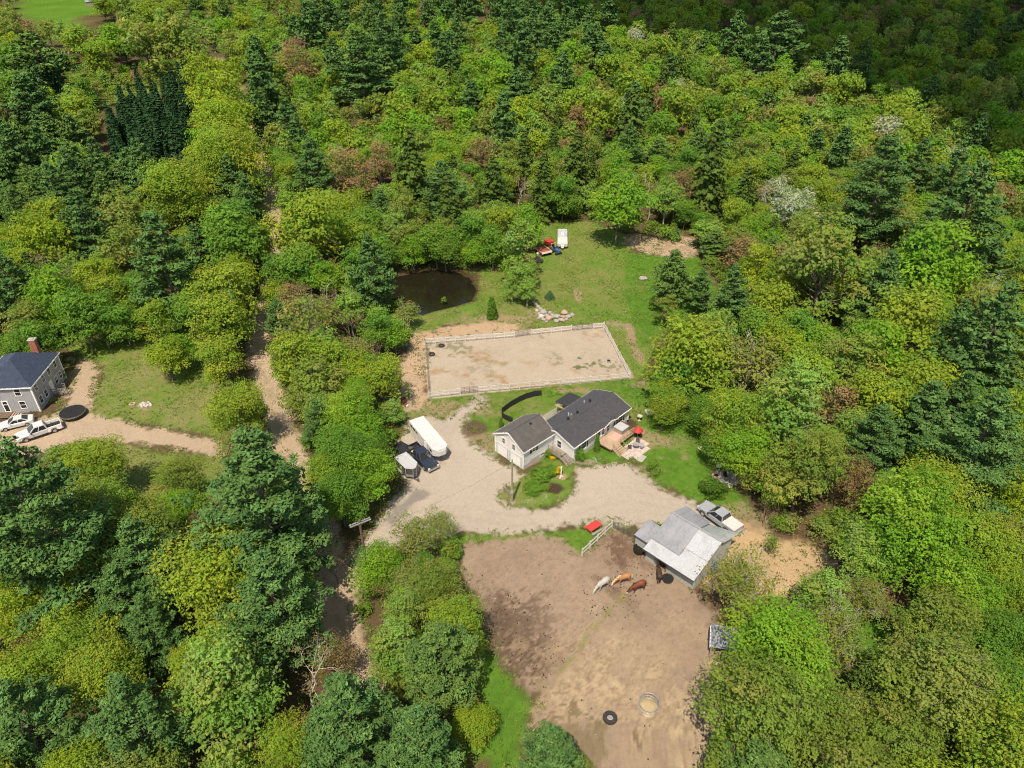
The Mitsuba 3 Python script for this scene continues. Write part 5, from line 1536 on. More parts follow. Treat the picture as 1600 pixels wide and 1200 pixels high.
def horse(label, rump, head, coat, mane, mat_name, pose='graze', tilt=0.0):
    a, b = G(*rump, .9), G(*head, .5)
    rz = math.atan2(b[1] - a[1], b[0] - a[0])
    J = {'rump': (-.72, 0, 1.22, .27), 'hip': (-.45, 0, 1.20, .33), 'belly': (-.05, 0, 1.10, .34), 'chest': (.38, 0, 1.15, .31), 'wither': (.42, 0, 1.36, .17), 'breast': (.62, 0, 1.12, .21)}
    if pose == 'graze':
        J.update(n1=(.86, 0, 1.02, .17), n2=(1.18, 0, .66, .125), poll=(1.34, 0, .46, .11), cheek=(1.42, 0, .34, .105), muz=(1.52, 0, .09, .065))
    else:
        J.update(n1=(.86, .05, 1.42, .17), n2=(1.12, .14, 1.66, .125), poll=(1.26, .22, 1.78, .11), cheek=(1.42, .28, 1.66, .105), muz=(1.72, .40, 1.46, .065))
    bones = [('rump', 'hip'), ('hip', 'belly'), ('belly', 'chest'), ('chest', 'wither'), ('chest', 'breast'), ('wither', 'n1'), ('breast', 'n1'), ('n1', 'n2'), ('n2', 'poll'), ('poll', 'cheek'), ('cheek', 'muz')]
    rs = np.random.default_rng(len(label))
    for i, sy in enumerate((-1, 1)):
        st = (.12 if i else -.10)
        J.update({f'f{i}0': (.45, sy * .17, 1.00, .15), f'f{i}1': (.45 + st * .5, sy * .17, .58, .075), f'f{i}2': (.45 + st * .9, sy * .17, .16, .045), f'f{i}3': (.48 + st, sy * .17, .05, .062)})
        J.update({f'h{i}0': (-.56, sy * .17, 1.05, .22), f'h{i}1': (-.50 - st * .6, sy * .18, .74, .12), f'h{i}2': (-.76 - st * .8, sy * .17, .50, .068), f'h{i}3': (-.70 - st, sy * .17, .16, .046), f'h{i}4': (-.66 - st, sy * .17, .05, .062)})
        bones += [(f'f{i}0', f'f{i}1'), (f'f{i}1', f'f{i}2'), (f'f{i}2', f'f{i}3'), ('chest', f'f{i}0'), ('hip', f'h{i}0'), (f'h{i}0', f'h{i}1'), (f'h{i}1', f'h{i}2'), (f'h{i}2', f'h{i}3'), (f'h{i}3', f'h{i}4')]
        p = np.array(J['poll'][:3]) + [-.03, sy * .07, .08]
        J.update({f'e{i}0': (*p, .04), f'e{i}1': (*(p + [.02 if pose == 'graze' else -.02, sy * .02, .13]), .015)})
        bones.append((f'e{i}0', f'e{i}1'))
    sp = {k: m3.Manifold.sphere(v[3], 20).translate(v[:3]) for k, v in J.items()}
    body = m3.Manifold.batch_boolean([m3.Manifold.batch_hull([sp[x], sp[y]]) for x, y in bones], m3.OpType.Add).refine_to_length(0.05)
    mm = body.to_mesh()
    tm = trimesh.Trimesh(mm.vert_properties[:, :3], mm.tri_verts)
    trimesh.smoothing.filter_taubin(tm, lamb=.5, nu=.52, iterations=8)
    size = 0.96
    # place so that the rump stands over its pixel
    t = Thing('horse', label, 'horse', (0, 0, 0), rz, None, size)
    t.m[:3, 3] = [*(a[:2] + np.array([math.cos(rz), math.sin(rz)]) * .80 * size), 0]
    v = np.asarray(tm.vertices)
    n1 = meshkit.fbm(v * 3.0, 3, 4)[:, None]
    lowleg = np.clip((.55 - v[:, 2:3]) / .35, 0, 1) * (np.abs(v[:, 0:1]) < .95)
    col = np.array(coat[0]) * (1 - n1) + np.array(coat[1]) * n1
    col = col * (1 - lowleg) + np.array(coat[2]) * lowleg
    if len(coat) > 3:        # face marking
        face = np.clip(1 - np.linalg.norm(v - (np.array(J['cheek'][:3]) + np.array([.06, 0, .03])), axis=1, keepdims=True) / .22, 0, 1)
        face = np.clip(face * 2.5, 0, 1)
        col = col * (1 - face) + np.array(coat[3]) * face
    k = numbered(f'{t.key}__body')
    m2 = trimesh.Trimesh(v @ t.m[:3, :3].T + t.m[:3, 3], tm.faces, process=False)
    scene[k] = mikit.ply(m2, 'mat_coat', smooth=True, color=col.astype(np.float32))
    mn = M()
    for q in range(9):
        f = q / 8
        p0 = np.array(J['wither'][:3]) * (1 - f) + np.array(J['poll'][:3]) * f
        up = np.array([.10, 0, .14]) if pose == 'graze' else np.array([-.06, 0, .15])
        mn.ball(p0 + up + [0, .03 * (-1) ** q, 0], (.13, .055, .10), 1, .2, q)
    t.part('mane', mn, mane, smooth=True)
    t.part('tail', M().tube([(-.96, 0, 1.28), (-1.08, 0, 1.10), (-1.10, .02, .80), (-1.06, .03, .45)], [.05, .08, .09, .03], 8), mane, smooth=True)


pbr('mat_coat', VC, 0.55, spec=0.3)
pbr('mat_mane_flax', (0.62, 0.54, 0.40), 0.8)
pbr('mat_mane_black', (0.020, 0.016, 0.014), 0.8)
pbr('mat_mane_grey', (0.52, 0.50, 0.47), 0.8)
horse('pale grey horse grazing at the left of the three in the paddock', (949, 906), (931, 922), [(.34, .33, .32), (.46, .45, .44), (.22, .21, .20)], 'mat_mane_grey', 'g')
horse('palomino horse with white mane and tail walking between two others', (984, 900), (957, 911), [(.29, .145, .065), (.37, .195, .09), (.36, .23, .13), (.62, .56, .48)], 'mat_mane_flax', 'p')
horse('reddish bay horse with dark neck and white face beside the palomino', (1006, 911), (984, 923), [(.13, .042, .022), (.19, .065, .032), (.03, .018, .014), (.60, .58, .55)], 'mat_mane_black', 'b')
horse('dark brown horse standing at the barn door opening', (1030.5, 904), (1027, 880), [(.042, .026, .020), (.075, .046, .034), (.025, .017, .014)], 'mat_mane_black', 'd', 'stand')


# ------------------------------------------------------------------ fences
def board_fence(t, a, b, n, rails=(0.42, 1.05), mat='mat_white_fence', h=1.32, w=0.13, zfun=0.0):
    a, b = np.array(a[:2]), np.array(b[:2])
    for k in range(n + 1):
        q = a + (b - a) * k / n
        t.part('post', M().box((q[0], q[1], h / 2 - .1), (w, w, h + .2), rz=math.atan2(*(b - a)[::-1])), mat)
    for k in range(n):
        p, q = a + (b - a) * k / n, a + (b - a) * (k + 1) / n
        d = unit(q - p) * (w / 2 + .003)
        for z in rails:
            t.part('rail', M().bar((*(p + d), z), (*(q - d), z), .05, .17), mat)


def pipe_gate(name, label, a, b, group=None, mat='mat_dark_steel', n=5, hh=1.3):
    a, b = np.array(a[:2]), np.array(b[:2])
    t = Thing(name, label, 'gate', (0, 0, 0), 0, group)
    for k in range(n):
        z = .25 + (hh - .25) * k / (n - 1)
        t.part('bar', M().tube([(*a, z), (*b, z)], .028, 6), mat)
    for f in np.linspace(0, 1, 5):
        q = a + (b - a) * f
        t.part('upright', M().tube([(*q, .15), (*q, hh + .03)], .03, 6), mat)


f5 = lambda x, y, z=1.0: G(600 + x * .2875, 480 + y * .2875, z)  # noqa: E731
NW, N1, N2, N3, N4, NE = f5(225, 176), f5(708, 138), f5(803, 126), f5(1020, 103), f5(1140, 93), f5(1196, 88)
SE, S1, S2, SWc = f5(1340, 362), f5(512, 437), f5(414, 446), f5(245, 466)
t = Thing('arena_fence', 'white board fence round the sandy riding arena', 'fence')
board_fence(t, NW, N1, 9)
board_fence(t, N2, N3, 4)
board_fence(t, N4, NE, 1)
board_fence(t, NE, SE, 8)
board_fence(t, SE, S1, 15)
board_fence(t, S2, SWc, 3)
t2 = Thing('wire_fence', 'thin dark wire fence on steel posts along the short end of the arena', 'fence')
for k in range(7):
    q = (NW + (SWc - NW) * (k + .5) / 7.0)[:2]
    t2.part('post', M().tube([(*q, -.1), (*q, 1.35)], .035, 6), 'mat_dark_steel')
for z in (.45, .85, 1.2):
    t2.part('wire', M().tube([(*NW[:2], z), (*SWc[:2], z)], .022, 5), 'mat_dark_steel')
pipe_gate('gate', 'dark pipe gate in the long arena fence on the pond side', N1, N2)
pipe_gate('gate', 'dark pipe gate near the upper corner of the arena fence by the boulders', N3, N4)
pipe_gate('gate', 'dark pipe gate in the arena fence facing the horse trailer', S1, S2)
t = Thing('paddock_fence', 'short white board fence between the verge and the paddock', 'fence')
P0, P1, P2 = G(910, 863, .6), G(957, 819, .6), G(1001, 843, .6)
board_fence(t, P0, P1, 4)
t = Thing('panel_fence', 'grey wire mesh stock panels between the white fence and the lean-to', 'fence')
a, b_ = P1[:2], P2[:2]
for k in range(6):
    q = a + (b_ - a) * k / 5
    t.part('post', M().tube([(*q, -.1), (*q, 1.45)], .04, 6), 'mat_wood_dark')
for k in range(5):
    p, q = a + (b_ - a) * k / 5, a + (b_ - a) * (k + 1) / 5
    mm = M()
    for z in np.linspace(.15, 1.3, 7):
        mm.tube([(*p, z), (*q, z)], .014, 4, False)
    for f in np.linspace(.1, .9, 6):
        r_ = p + (q - p) * f
        mm.tube([(*r_, .12), (*r_, 1.32)], .012, 4, False)
    t.part('mesh_panel', mm, 'mat_dark_steel')
t = Thing('mesh_fence', 'low curved black mesh fence behind the garage', 'fence')
pts = [G(u, v, .5)[:2] for u, v in ((846, 614), (834, 615.5), (822, 619), (810, 624.5), (797, 632), (784, 642), (785, 649), (792, 653), (801, 657))]
for p, q in zip(pts[:-1], pts[1:]):
    t.part('panel', M().bar((*p, .5), (*q, .5), .03, 1.05), 'mat_black_mesh')
for p in pts:
    t.part('post', M().tube([(*p, -.1), (*p, 1.15)], .03, 6), 'mat_black')

# ------------------------------------------------------------------ things in the paddock and the yards
t = Thing('picnic_table', 'red picnic table with benches on the grass verge', 'table', (*G(928, 829)[:2], 0), math.radians(38))
t.part('tabletop', M().box((0, 0, .76), (2.0, .85, .05)), 'mat_red')
for sy in (-1, 1):
    t.part('bench', M().box((0, sy * .72, .45), (2.0, .28, .05)), 'mat_red' if sy > 0 else 'mat_wood_grey')
    for sx in (-1, 1):
        t.part('leg', M().bar((sx * .75, sy * .75, 0), (sx * .75, sy * .2, .74), .07), 'mat_wood_grey')
        t.part('brace', M().bar((sx * .75, sy * .02, .43), (sx * .75, sy * .8, .43), .06), 'mat_wood_grey')


def tub(name, label, cat, u, v, r, hgt, mat, inside='mat_water', n=20, sx=1.0):
    t = Thing(name, label, cat, (*G(u, v)[:2], 0.02), 0.4)
    m = M().lathe([(0, .02), (r * .9, 0), (r, hgt), (r * .93, hgt), (r * .86, .10), (0, .10)], n)
    t.part('shell', m, mat, smooth=40)
    if inside:
        t.part('filling', M().lathe([(r * .90, hgt * .78), (0, hgt * .78)][::-1], n), inside)
    return t


tub('water_trough', 'round black water trough beside the barn lean-to', 'trough', 998, 862, .72, .62, 'mat_black')
tub('feed_tub', 'dark rubber feed tub on the ground beside the dark brown horse', 'tub', 1043, 906, .68, .32, 'mat_rubber', 'mat_black')
tub('bucket', 'small grey tub standing in the corner of the riding arena', 'tub', 951, 566, .33, .36, 'mat_steel')
tub('drum', 'rusty red metal drum beside the stony strip near the arena', 'barrel', 631, 629, .42, .8, 'mat_rust_red', 'mat_black')


def tire(label, u, v, R=.42, r=.17, name='tire', z=0.0, loc=None):
    t = Thing(name, label, 'tyre', (*G(u, v)[:2], z))
    a = np.linspace(0, 2 * PI, 11)
    prof = [(R + r * .95 * np.sign(math.cos(x)) * abs(math.cos(x)) ** .7, r * .9 + r * .9 * np.sign(math.sin(x)) * abs(math.sin(x)) ** .7) for x in a]
    t.part('tread', M().lathe(prof, 26), 'mat_rubber', smooth=40)
    return t


tire('black tyre lying in the arena corner under the top rail', 690, 541)
tire('black tyre lying in the arena beside the wire fence', 674.5, 554.5)
tire('black tyre at the edge of the upper lawn below the wagon', 843, 409, .62, .24)
tire('black tyre leaning by the wood edge above the lone boulder', 839, 404, .5, .2)
tt = tire('large tractor tyre with white hub lying in the lower paddock', 953, 1123, .50, .20, 'tyre_feeder')
tt.part('hub', M().lathe([(0, .22), (.10, .22), (.14, .16), (.30, .14), (.32, .06)][::-1], 20), 'mat_steel', smooth=40)
lug = M()
for k in range(26):
    a = k * 2 * PI / 26
    lug.box((.62 * math.cos(a), .62 * math.sin(a), .17), (.16, .05, .3), rz=a + .35)
tt.part('lugs', lug, 'mat_rubber', kind='stuff')
t = Thing('hay_feeder', 'round steel ring feeder holding pale hay in the lower paddock', 'feeder', (*G(1013, 1106)[:2], 0))
RR = .98
for z in (.12, .5, .95):
    t.part('hoop', M().tube([(RR * math.cos(a), RR * math.sin(a), z) for a in np.linspace(0, 2 * PI, 33)], .035, 6, False), 'mat_steel', smooth=True)
for k in range(12):
    a = k * PI / 6
    t.part('upright', M().tube([(RR * math.cos(a), RR * math.sin(a), 0), (RR * math.cos(a), RR * math.sin(a), .97)], .025, 6), 'mat_steel')
t2 = Thing('hay', 'trampled pale hay inside the round feeder', 'hay', (*G(1013, 1106)[:2], 0))
t2.part('heap', M().ball((0, 0, .05), (.90, .90, .28), 3, .3, 5), 'mat_hay', smooth=True)
# fire pit corner
c_ = G(1133, 748)[:2]
t = Thing('fire_pit_terrace', 'round grey stone terrace at the wood edge', 'terrace', (*c_, 0))
rp = np.random.default_rng(11)
for k in range(64):
    r_ = 1.75 * math.sqrt((k + .5) / 64)
    a = k * 2.39996
    t.part('stone', M().box((r_ * math.cos(a), r_ * math.sin(a), .03), (.40, .36, .08 + rp.uniform(0, .03)), rz=rp.uniform(0, 3)), 'mat_rock' if k % 3 else 'mat_rock_pale')
t = Thing('fire_pit', 'ring of reddish stones round the fire pit', 'fire pit', (*G(1119, 744)[:2], .04))
for k in range(11):
    a = k * 2 * PI / 11
    t.part('stone', M().ball((.48 * math.cos(a), .48 * math.sin(a), .13), (.15, .14, .14), 1, .25, k), 'mat_rock_pink')
t.part('ash', M().lathe([(.36, .05), (0, .06)][::-1], 14), 'mat_black')
garden_chair((*G(1133, 747)[:2], .07), .4, 'black chair on the stone terrace nearest the round bush', 'mat_black')
garden_chair((*G(1122, 732)[:2], .03), 2.6, 'white chair behind the fire pit', 'mat_white_trim')
garden_chair((*G(1132, 730)[:2], .07), 2.0, 'white chair beside the tall white post', 'mat_white_trim')
t = Thing('white_post', 'tall slim white post on a base beside the stone terrace', 'post', (*G(1139, 735)[:2], 0))
t.part('shaft', M().box((0, 0, 1.0), (.14, .14, 2.0)), 'mat_white_trim')
t.part('base', M().box((0, 0, .12), (.34, .34, .24)), 'mat_rust_red')
t = Thing('garden_post', 'white garden post with spreading foot beside the yellow bush', 'post', (*G(876.5, 745)[:2], 0))
t.part('shaft', M().box((0, 0, .85), (.12, .12, 1.7)), 'mat_white_trim')
t.part('cap', M().lathe([(.13, 1.7), (.13, 1.75), (0, 1.86)], 8), 'mat_white_trim')
for k in range(3):
    a = k * 2.09
    t.part('foot', M().bar((0, 0, .3), (.35 * math.cos(a), .35 * math.sin(a), 0), .07), 'mat_white_trim')
t = Thing('bird_bath', 'pale stone bird bath on the grass beside the house end', 'bird bath', (*G(999, 657)[:2], 0))
t.part('pedestal', M().lathe([(.22, 0), (.2, .08), (.09, .15), (.08, .65), (.15, .7)], 14), 'mat_rock_pale', smooth=40)
t.part('bowl', M().lathe([(.12, .68), (.38, .80), (.40, .86), (.33, .82), (0, .76)], 18), 'mat_rock_pale', smooth=40)
t = Thing('paved_square', 'flat pinkish slab of ground stone set in the grass behind the house', 'slab', (*G(1021, 643)[:2], 0), .2)
for i in range(4):
    for j in range(2):
        t.part('flagstone', M().box((-.95 + i * .63, -.35 + j * .7, .02), (.60, .67, .06), rz=rp.normal() * .03), 'mat_patio')
t = Thing('garden_step', 'square paving stone lying on the lawn before the fire pit', 'slab', (*G(1095, 700)[:2], 0), .3)
t.part('slab', M().box((0, 0, .03), (.8, .6, .07)), 'mat_patio')
# low rail fence and poles
t = Thing('rail_fence', 'short weathered rail fence at the corner of the garden island', 'fence')
a, b_ = G(786, 767)[:2], G(801, 780)[:2]
for k in range(3):
    q = a + (b_ - a) * k / 2
    t.part('post', M().tube([(*q, -.1), (*q, 1.0)], .07, 7), 'mat_wood_grey')
for z in (.4, .8):
    t.part('rail', M().tube([(*a, z), (*b_, z)], .055, 6), 'mat_wood_grey')


def sag(a, b, s_):
    f = np.linspace(0, 1, 13)[:, None]
    p = np.asarray(a) * (1 - f) + np.asarray(b) * f
    p[:, 2] -= (4 * f * (1 - f))[:, 0] * s_
    return p


pb = G(800, 783)
pole = Thing('utility_pole', 'grey wooden utility pole standing in the garden island', 'utility pole', (*pb[:2], 0))
pole.part('shaft', M().tube([(0, 0, -.3), (0.02, 0, 7.0)], [.16, .11], 10), 'mat_wood_grey')
pole.part('meter', M().box((0, -.2, 1.7), (.3, .15, .5)), 'mat_steel')
pole.part('insulator', M().box((0, 0, 6.7), (.5, .08, .08)), 'mat_white_trim')
pt = G(562, 817, 10.2)
p2 = Thing('utility_pole', 'utility pole with a pale double crossarm beside the driveway mouth', 'utility pole', (*pt[:2], 0))
e0, e1 = G(546, 823, 10.2) - [pt[0], pt[1], 0], G(579, 810, 10.2) - [pt[0], pt[1], 0]
dd = unit(e1 - e0) * 1.0
p2.part('shaft', M().tube([(0, 0, -.3), (0, 0, 10.6)], [.18, .12], 10), 'mat_wood_dark')
nn = np.array([-dd[1], dd[0], 0]) * .14
for sg in (-1, 1):
    p2.part('crossarm', M().bar(e0 + nn * sg, e1 + nn * sg, .09, .11), 'mat_steel')
for f in (.05, .28, .72, .95):
    q = e0 + (e1 - e0) * f
    p2.part('insulator', M().lathe([(.0, 0), (.07, .02), (.09, .12), (.05, .2), (0, .22)], 8, q + [0, 0, .08]), 'mat_steel')
p2.part('wire', M().tube(sag((0, 0, 8.6), pb - [pt[0], pt[1], 0] + [0, 0, 6.7], .8), .014, 4, False), 'mat_dark_steel')
# small shelter half under the tree on the right of the paddock
c_ = G(1131, 998, 1.8)[:2]
t = Thing('run_in_shelter', 'small shelter with dark metal roof and white edge half under the green tree', 'shed', (*c_, 0), math.radians(-14))
t.part('roof', M().slab([(-1.35, -1.3, 1.75), (2.0, -1.3, 2.0), (2.0, 1.6, 2.0), (-1.35, 1.6, 1.75)], .05), 'mat_metal_roof')
t.part('trim', M().bar((-1.37, -1.3, 1.72), (-1.37, 1.3, 1.72), .07, .16), 'mat_white_trim')
for x, y in ((-1.2, -1.2), (-1.2, 1.4), (1.9, -1.2), (1.9, 1.4)):
    t.part('post', M().box((x, y, .85), (.12, .12, 1.75)), 'mat_wood_grey')
t.part('wall', M().box((1.9, .1, .9), (.05, 2.5, 1.7)).box((.3, 1.42, .9), (3.1, .05, 1.7)), 'mat_barn_wall')
t = Thing('pallet', 'pale wooden pallet propped at the front of the small shelter', 'pallet', (*G(1119, 1013)[:2], 0), math.radians(-30))
for k in range(4):
    t.part('slat', M().box((0, k * .27 - .4, .14), (1.5, .12, .04)), 'mat_hay')
for x in (-.6, 0, .6):
    t.part('runner', M().box((x, 0, .06), (.08, 1.1, .1)), 'mat_wood')
# trampoline and fire ring at the second house
c_ = G(114, 646, .4)[:2]
t = Thing('trampoline', 'large round black trampoline beside the gravel drive', 'trampoline', (*c_, 0))
t.part('mat', M().lathe([(1.75, .74), (1.4, .72), (0, .70)][::-1], 32), 'mat_black', smooth=40)
t.part('frame', M().tube([(1.78 * math.cos(a), 1.78 * math.sin(a), .74) for a in np.linspace(0, 2 * PI, 41)], .045, 6, False), 'mat_dark_steel', smooth=True)
t.part('skirt', M().lathe([(1.80, .78), (1.82, .40)][::-1], 32), 'mat_black_mesh')
t.part('edge_pad', M().tube([(1.83 * math.cos(a), 1.83 * math.sin(a), .66) for a in np.linspace(0, 2 * PI, 41)], .02, 4, False), 'mat_hay')
for k in range(6):
    a = k * PI / 3
    t.part('leg', M().tube([(1.72 * math.cos(a), 1.72 * math.sin(a), 0), (1.76 * math.cos(a), 1.76 * math.sin(a), .74)], .035, 6), 'mat_dark_steel')
t = Thing('stone_heap', 'heap of pale stones and ash on the lawn beside the grey house', 'stone pile', (*G(227, 633)[:2], 0))
for k in range(16):
    a, r_ = k * 2.4, .18 * math.sqrt(k)
    t.part('stone', M().ball((r_ * 1.5 * math.cos(a), r_ * math.sin(a), .16 - .02 * k * .3), (.24, .2, .17), 1, .3, k), 'mat_rock_pale' if k % 3 else 'mat_rock')
t = Thing('fire_ring', 'small ring of reddish stones beside the pale stone heap', 'fire pit', (*G(207, 632)[:2], 0))
for k in range(8):
    a = k * PI / 4
    t.part('stone', M().ball((.38 * math.cos(a), .32 * math.sin(a), .1), (.16, .14, .13), 1, .3, k), 'mat_rock_pink')
t = Thing('fence_post', 'lone grey wooden post in the green patch near the grey house', 'post', (*G(171, 545)[:2], 0))
t.part('shaft', M().box((0, 0, 1.0), (.16, .16, 2.0)), 'mat_wood_grey')
t.part('crossbar', M().box((0, 0, 1.85), (.1, 1.1, .1)), 'mat_wood_grey')
lg = [G(174, 522, .3), G(200, 517, .4), G(230, 513.5, .35), G(256, 512, .3)]
single('fallen_log', 'pale fallen tree trunk lying at the wood edge above the green patch', 'log', M().tube(lg, [.16, .14, .11, .05], 8), 'mat_bark_pale')
tire('black tyre beside the fallen trunk at the wood edge', 238, 510)
tire('black tyre lying against the front wall of the grey house', 51, 645, .3, .12)

# ------------------------------------------------------------------ stones
rk = np.random.default_rng(77)


def boulder(u, v, wpx, label, group, mat, flat=.7):
    p = G(u, v)
    s_ = (FPX * math.sin(PITCH) + (v - 600) * math.cos(PITCH)) / CAM_H
    r_ = wpx / s_ / 2
    m = M().ball((p[0], p[1], ground_z(p[0], p[1]) + r_ * flat * .55), (r_ * rk.uniform(.9, 1.25), r_ * rk.uniform(.8, 1.1), r_ * flat), 2, .42, rk.integers(1000))
    single('boulder', label, 'boulder', m, mat, smooth=38, group=group)


c3 = lambda x, y: (820 + x * .1875, 330 + y * .1875)  # noqa: E731
BL = [(155, 845, 50), (140, 885, 52), (200, 900, 58), (240, 882, 40), (272, 884, 48), (330, 852, 52), (320, 884, 34), (362, 886, 46), (265, 922, 44), (312, 918, 50), (158, 908, 34), (208, 852, 38), (395, 872, 44), (100, 832, 30), (228, 868, 30), (182, 872, 32), (120, 862, 36), (90, 772, 26), (112, 800, 30), (75, 742, 24), (130, 818, 28), (70, 760, 20), (290, 905, 30), (180, 925, 26), (345, 905, 30), (60, 725, 22), (100, 785, 22), (115, 895, 26)]
for k, (x, y, w_) in enumerate(BL):
    pink = k in (5, 6, 9, 2)
    side = 'pinkish' if pink else 'grey'
    place = 'in the rock pile behind the arena' if y > 835 else 'in the stone row climbing from the rock pile'
    order = sorted([b_ for i_, b_ in enumerate(BL) if ((i_ in (5, 6, 9, 2)) == pink) and ((b_[1] > 835) == (y > 835))]).index((x, y, w_))
    nth = ['first', 'second', 'third', 'fourth', 'fifth', 'sixth', 'seventh', 'eighth', 'ninth', 'tenth', 'eleventh', 'twelfth', 'thirteenth', 'fourteenth', 'fifteenth', 'sixteenth', 'seventeenth', 'eighteenth', 'nineteenth'][order]
    boulder(*c3(x, y), w_ * .1875, f'{side} boulder {place}, {nth} from the left', 'boulders piled behind the arena', 'mat_rock_pink' if pink else ('mat_rock_pale' if k % 4 == 1 else 'mat_rock'))
boulder(1005, 436, 11, 'mossy grey boulder alone in the bright green plot', None, 'mat_rock', .5)
boulder(767, 399, 8, 'pale boulder standing among the bushes above the pond', None, 'mat_rock_pale', .9)
boulder(841, 398, 6, 'pale boulder beside the red flatbed wagon', None, 'mat_rock_pale', .9)
boulder(636, 635, 6, 'pale boulder beside the rusty red drum', None, 'mat_rock_pale', .8)
ls = M()
ico = trimesh.creation.icosphere(subdivisions=0)


def scatter(poly_or, n, lo, hi):
    q = GP(poly_or)
    a, b = q.min(0), q.max(0)
    k = 0
    while k < n:
        p = rk.uniform(a, b)
        if sdist(p[None], q)[0] < 0:
            continue
        r_ = rk.uniform(lo, hi) ** 1.0
        ls.add(np.asarray(ico.vertices) * (r_ * rk.uniform(.7, 1.3, 3)) * (1, 1, .7) + [p[0], p[1], r_ * .3 + ground_z(*p)], ico.faces)
        k += 1


scatter(px(618, 600, 640, 535, 660, 535, 662, 640, 640, 645, 620, 630), 420, 0.035, 0.128)
scatter(px(600, 560, 640, 500, 665, 520, 640, 545, 620, 600), 160, 0.035, 0.120)
scatter(px(985, 385, 1000, 368, 1080, 375, 1092, 398, 1050, 404, 1010, 398), 170, 0.049, 0.165)
scatter(px(935, 500, 950, 480, 1000, 480, 1000, 510, 960, 530), 60, 0.035, 0.112)
scatter(px(690, 485, 740, 478, 770, 490, 760, 498, 700, 505), 60, 0.035, 0.098)
scatter(px(782, 782, 800, 786, 840, 770, 880, 776, 878, 784, 800, 794), 60, 0.035, 0.112)
scatter(px(905, 718, 940, 712, 935, 726, 905, 728), 50, 0.035, 0.105)
scatter(px(960, 590, 1010, 596, 1010, 620, 975, 615), 30, 0.035, 0.105)
scatter(px(600, 760, 640, 740, 650, 760, 610, 800), 80, 0.035, 0.105)
scatter(px(1150, 820, 1200, 830, 1290, 870, 1220, 930, 1180, 900), 90, 0.035, 0.105)
scatter(px(720, 860, 880, 850, 1000, 930, 1100, 1000, 1100, 1150, 850, 1180, 800, 1030), 170, 0.021, 0.068)
scatter(px(140, 650, 190, 560, 320, 560, 360, 690), 40, 0.035, 0.090)
single('loose_stones', 'small pale stones scattered over the bare ground', None, ls, 'mat_rock', kind='stuff')
# far shed beyond the wood
q = G(143, 36, 1.5)
t = Thing('field_shed', 'tiny grey shed at the edge of the far meadow', 'shed', (q[0], q[1], ground_z(q[0], q[1])), .5)
t.part('wall', gable_body(5.0, 3.6, 2.4, 3.6), 'mat_wood_grey')
t.part('roof', M().slab([(-.2, -.3, 2.3), (5.2, -.3, 2.3), (5.2, 1.8, 3.75), (-.2, 1.8, 3.75)], .08).slab([(-.2, 1.8, 3.75), (5.2, 1.8, 3.75), (5.2, 3.9, 2.3), (-.2, 3.9, 2.3)], .08), 'mat_metal_roof')
